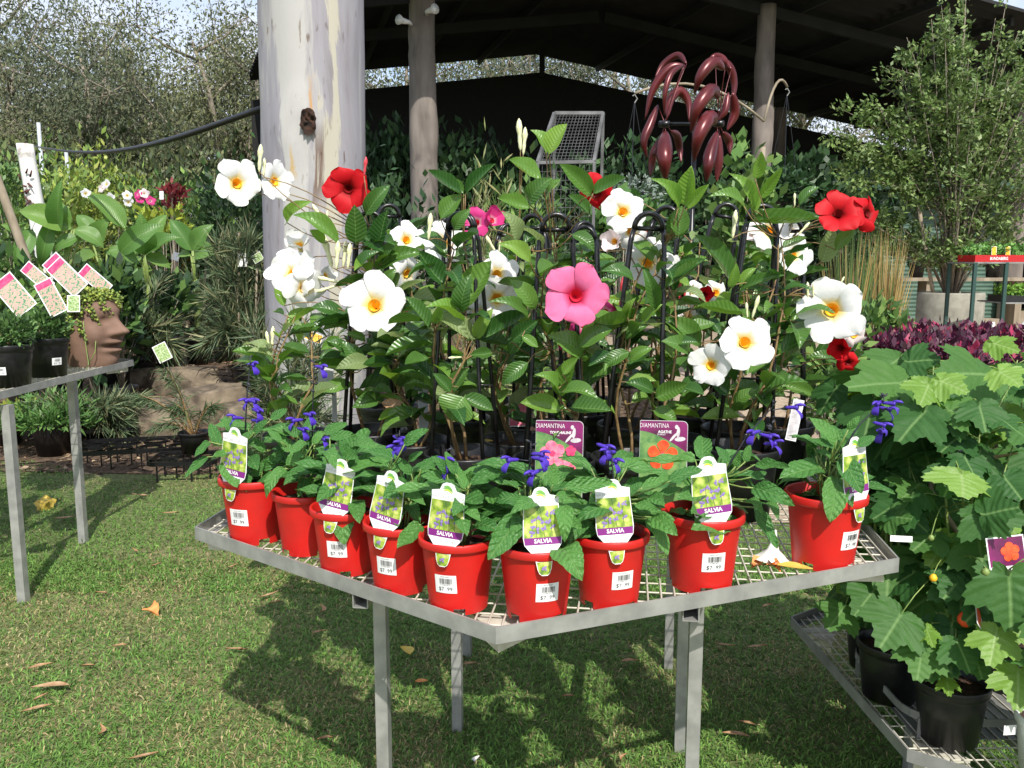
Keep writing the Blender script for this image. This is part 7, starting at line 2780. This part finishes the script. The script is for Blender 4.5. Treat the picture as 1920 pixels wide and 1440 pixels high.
bush_px('lime_plant', 'bright lime leaved plant in front of the pink flowers', None, 302, 10.0, 378, 70, 260, .10, .4, [(.36, .42, .05), (.28, .36, .05)], 731, 1.1, zc=.85, rz=.2, stems=3)
# white and pink blossoms on the far plants
FB = []
for (px, py, c) in ((160, 362, 'w'), (198, 345, 'w'), (205, 370, 'w'), (240, 378, 'w'), (258, 364, 'h'), (262, 372, 'h'), (270, 362, 'b'), (282, 376, 'h'), (238, 366, 'w'), (190, 352, 'b')):
    P = PY(px, py, 10.9)
    o = put('blossom', COR[('open', PCOL[c][0])], None)
    o.location = P
    o.scale = (.065,) * 3
    o.rotation_euler = (math.radians(70), 0, RND.uniform(-.5, .5))
    tag(o, {'w': 'small white blossom on the far nursery plants', 'h': 'small pink blossom on the far nursery plants', 'b': 'small blush blossom on the far nursery plants'}[c], 'flower', 'blossoms on the far nursery plants')
small_card('tall white label beside the red leaved plant', PY(303, 374, 10.6), .05, .10, (1, 0, 0), (.1, .1, 1), 'white_card')

# white peeling post with strap
P0, P1 = PY(46, 270, 7.9), PY(68, 395, 7.9)
d = (P1 - P0)
Pb = P0 + d * ((P0.z - G_(P1.x, 7.9) + .05) / (P0.z - P1.z))
t = thing('leaning_post', 'leaning white paint peeled timber post with a cable tied on', 'post', Pb)
mat('peeled_white', (.74, .73, .70), (.34, .31, .28), 7, .8, 0, .3, .005, .52, .66)
q = MB()
log(q, (0, 0, 0), P0 - Pb, .082, .070, 18, 24, 5, .05)
q.build('post', 'peeled_white', t, True)
P0_ = Vector(P0)
q = MB()
rg = random.Random(5)
for k in range(10):
    c = P0.lerp(P1, .45 + .05 * k) - Pb + Vector((rg.uniform(-.05, .05), -.085, 0))
    q.tube([c, c + Vector((rg.uniform(-.06, .06), -.02, rg.uniform(-.05, .06)))], [.010, .006], 5)
mat('dead_vine', (.10, .04, .03), None, rough=.9)
q.build('dead_vine', 'dead_vine', t, True)
q = MB()
E0, E1 = PY(64, 274, 7.85), PY(512, 196, 5.6)
pts = []
for i in range(15):
    s = i / 14
    p = E0.lerp(E1, s)
    p.z -= .16 * math.sin(math.pi * s) * (1.1 - .4 * s)
    pts.append(p)
q.tube(pts, [.006 + .016 * min(1, i / 9) for i in range(15)], 8)
o = q.build('rolled_strap', 'black_plastic', None, True)
tag(o, 'black rolled shade cloth strap sagging from the white post to the gum trunk', 'strap')
q = MB()
a, b = PY(0, 350, 7.0), PY(48, 480, 6.9)
q.tube([PY(-25, 285, 7.0), a, b, Vector((b.x + .15, 6.9, G_(b.x, 6.9) - .03))], .035, 8)
tag(q.build('leaning_pole', 'timber', None, True), 'grey weathered pole leaning among the plants left of the white post', 'pole')
for i, (px, y, py0, lab) in enumerate(((72, 16, 230, 'pale steel fence pipe behind the white post'), (124, 17, 285, 'short pale steel fence pipe among the yellow green plants'))):
    P = PY(px, py0, y)
    q = MB()
    q.tube([(P.x, y, G_(P.x, y) - .05), P], .035, 8)
    tag(q.build('fence_pipe', 'pale_pipe', None, True), lab, 'pole')

# ------------------------------------------------------------------ gum forest
def gum_proto(seed, h):
    rg = np.random.default_rng(seed)
    st = MB()
    tr = [Vector((0, 0, -.2))]
    for k in range(1, 7):
        tr.append(tr[-1] + Vector((rg.normal() * .22, rg.normal() * .22, h * .13)))
    st.tube(tr, [.17, .15, .13, .11, .085, .06, .03], 8)
    ends = []
    for k in range(16):
        f = rg.uniform(.30, 1.0) * 5.9
        i = int(f)
        p = tr[i].lerp(tr[i + 1], f - i)
        a = rg.uniform(0, 6.28)
        ln = h * rg.uniform(.10, .24)
        e = p + Vector((math.cos(a) * ln, math.sin(a) * ln, ln * rg.uniform(.2, 1.1)))
        st.tube([p, p.lerp(e, .5) + Vector((0, 0, -.1)), e], [.045, .03, .012], 5)
        for j in range(5):
            q = e + Vector((rg.normal() * .55, rg.normal() * .55, rg.normal() * .45))
            st.tube([e, q], [.012, .005], 4, False)
            ends.append(q)
            ends.append(p.lerp(e, rg.uniform(.4, .9)) + Vector((rg.normal() * .4, rg.normal() * .4, rg.normal() * .3)))
    tm = st.mesh('trunk')
    tm.materials.append(MATS['twig'])
    tm.shade_smooth()
    E_ = np.array([tuple(e) for e in ends])
    n = 10500
    C = E_[rg.integers(0, len(E_), n)] + rg.normal(size=(n, 3)) * np.array([.34, .34, .30])
    D = rg.normal(size=(n, 3)) * .7 + np.array([0, 0, -.7])
    pal = [[(.135, .155, .085), (.17, .185, .10), (.105, .125, .07), (.19, .19, .11)], [(.165, .18, .08), (.20, .21, .10), (.13, .15, .075)], [(.11, .135, .08), (.14, .16, .095), (.085, .105, .062)]][seed % 3]  # haze over the forest is put into these greyed leaf greens
    V, Q, cc = leaf_cloud(rg, C, D, rg.uniform(.075, .15, n), .34, cpick(rg, n, pal, .14), .08)
    cm = np_mesh('crown', V, Q, cc)
    cm.materials.append(MATS['foliage_matte'])
    return tm, cm
PROT = [gum_proto(s, 8.5) for s in (1, 2, 3, 4, 5)]
rf = random.Random(21)
TREES = []
for px in range(-60, 520, 62):
    TREES.append((px + rf.uniform(-15, 15), rf.uniform(20, 24), rf.uniform(.62, .95)))
for px in range(-90, 560, 66):
    TREES.append((px + rf.uniform(-15, 15), rf.uniform(27, 34), rf.uniform(.95, 1.45)))
for px in range(640, 1500, 95):
    TREES.append((px + rf.uniform(-15, 15), rf.uniform(30, 38), rf.uniform(1.2, 1.65)))
for px in (1620, 1760, 1900, 2050, 2200, -250, -180, -330):
    TREES.append((px, rf.uniform(28, 36), rf.uniform(.9, 1.1)))
LBL = ['olive leaved gum tree in the forest behind the nursery', 'yellowish green gum tree in the forest behind the nursery', 'dark green gum tree in the forest behind the nursery']
for i, (px, y, s) in enumerate(TREES):
    if 90 < px < 190:
        s *= .80
    if 280 < px < 420:
        s *= .82
    x = (px - 960) / F_PX * y * .99
    k = i % 5
    t = thing('gum_sapling' if s < .8 else 'forest_tree', LBL[(k + 1) % 3], 'tree', (x, y, .3), 'gum trees of the forest', rf.uniform(0, 6.28))
    t.scale = (s, s, s)
    for nm, me in (('trunk', PROT[k][0]), ('crown', PROT[k][1])):
        put(nm, me, None, t)
# undergrowth below the trees
for i, px in enumerate(list(range(-40, 540, 58)) + [700, 900, 1100, 1300, 1650, 1800, 1950]):
    y = rf.uniform(17.5, 21) if px < 600 else rf.uniform(23, 26)
    bush_px('undergrowth_shrub', 'dull green undergrowth shrub below the forest trees', 'undergrowth below the forest trees', px, y, 285 + rf.uniform(-25, 20), 230, 1500, .20, .35, OLIV if i % 2 else [(.06, .085, .04), (.09, .11, .055), (.05, .07, .035)], 900 + i, None, stems=12, mt='foliage_matte', zc=.55)

# ------------------------------------------------------------------ leaves and blossoms lying on the lawn
LV = [(505, 1120, 42, .9, 0), (515, 1133, 22, .4, 1), (295, 1142, 0, 0, 3), (600, 1145, 34, -1.3, 0), (597, 1190, 30, .9, 1), (440, 1222, 36, -.2, 0), (75, 1255, 42, .8, 0), (95, 1295, 68, .1, 1), (77, 1312, 32, 1.2, 1), (70, 1335, 50, .5, 1), (185, 1373, 36, -1.2, 0), (270, 1425, 52, .5, 1), (225, 1215, 28, .1, 1), (165, 1252, 24, .15, 1), (437, 1065, 28, 1.1, 1), (250, 1035, 22, -.9, 0), (293, 1062, 22, 1.0, 1), (585, 1088, 28, -.9, 0), (455, 1222, 20, .2, 0), (262, 932, 34, -.2, 1), (190, 1115, 24, .0, 1), (610, 1390, 30, .2, 1), (1400, 1362, 34, -.5, 1), (1380, 1385, 50, -.3, 1), (1420, 1218, 40, .1, 0), (1360, 1215, 36, -.1, 1), (880, 1250, 30, .3, 1), (1180, 1245, 36, .2, 1), (1065, 1310, 24, .1, 1), (1170, 1425, 26, 1.0, 1), (540, 1005, 30, .1, 1), (320, 965, 30, .1, 1), (120, 975, 40, .1, 1), (1440, 1140, 26, .4, 1)]
for (px, py, L, rz, k) in LV:
    if k == 3:
        continue
    P = PZ(px, py, .018)
    ln = L * (P.y * _c + 1.4 * _s) / F_PX * 1.0
    fallen_leaf('dry curved gum leaf lying on the lawn', P, ln, ln * .24, rz, 'dry_leaf', 'dry gum leaves scattered on the lawn', .25)
fallen_leaf('broad yellow leaf lying in the shade under the display bench', PZ(760, 1224, .02), .068, .040, -.9, 'yellow_leaf')
fallen_leaf('short rust coloured leaf in the shade under the display bench', PZ(790, 1282, .02), .045, .03, .3, 'orange_petal')
fallen_leaf('white petal lying on the lawn in front of the bench legs', PZ(895, 1428, .02), .035, .016, 1.2, 'fallen_white')
trumpet('dry tan trumpet flower lying on the sunny lawn', PZ(292, 1142, .025), .055, (1.3, .3, -.9), 'orange_petal')
trumpet('yellow trumpet flower lying on the lawn beside the side bench legs', PZ(85, 945, .03), .08, (1.2, -.2, .8), 'yellow_leaf')
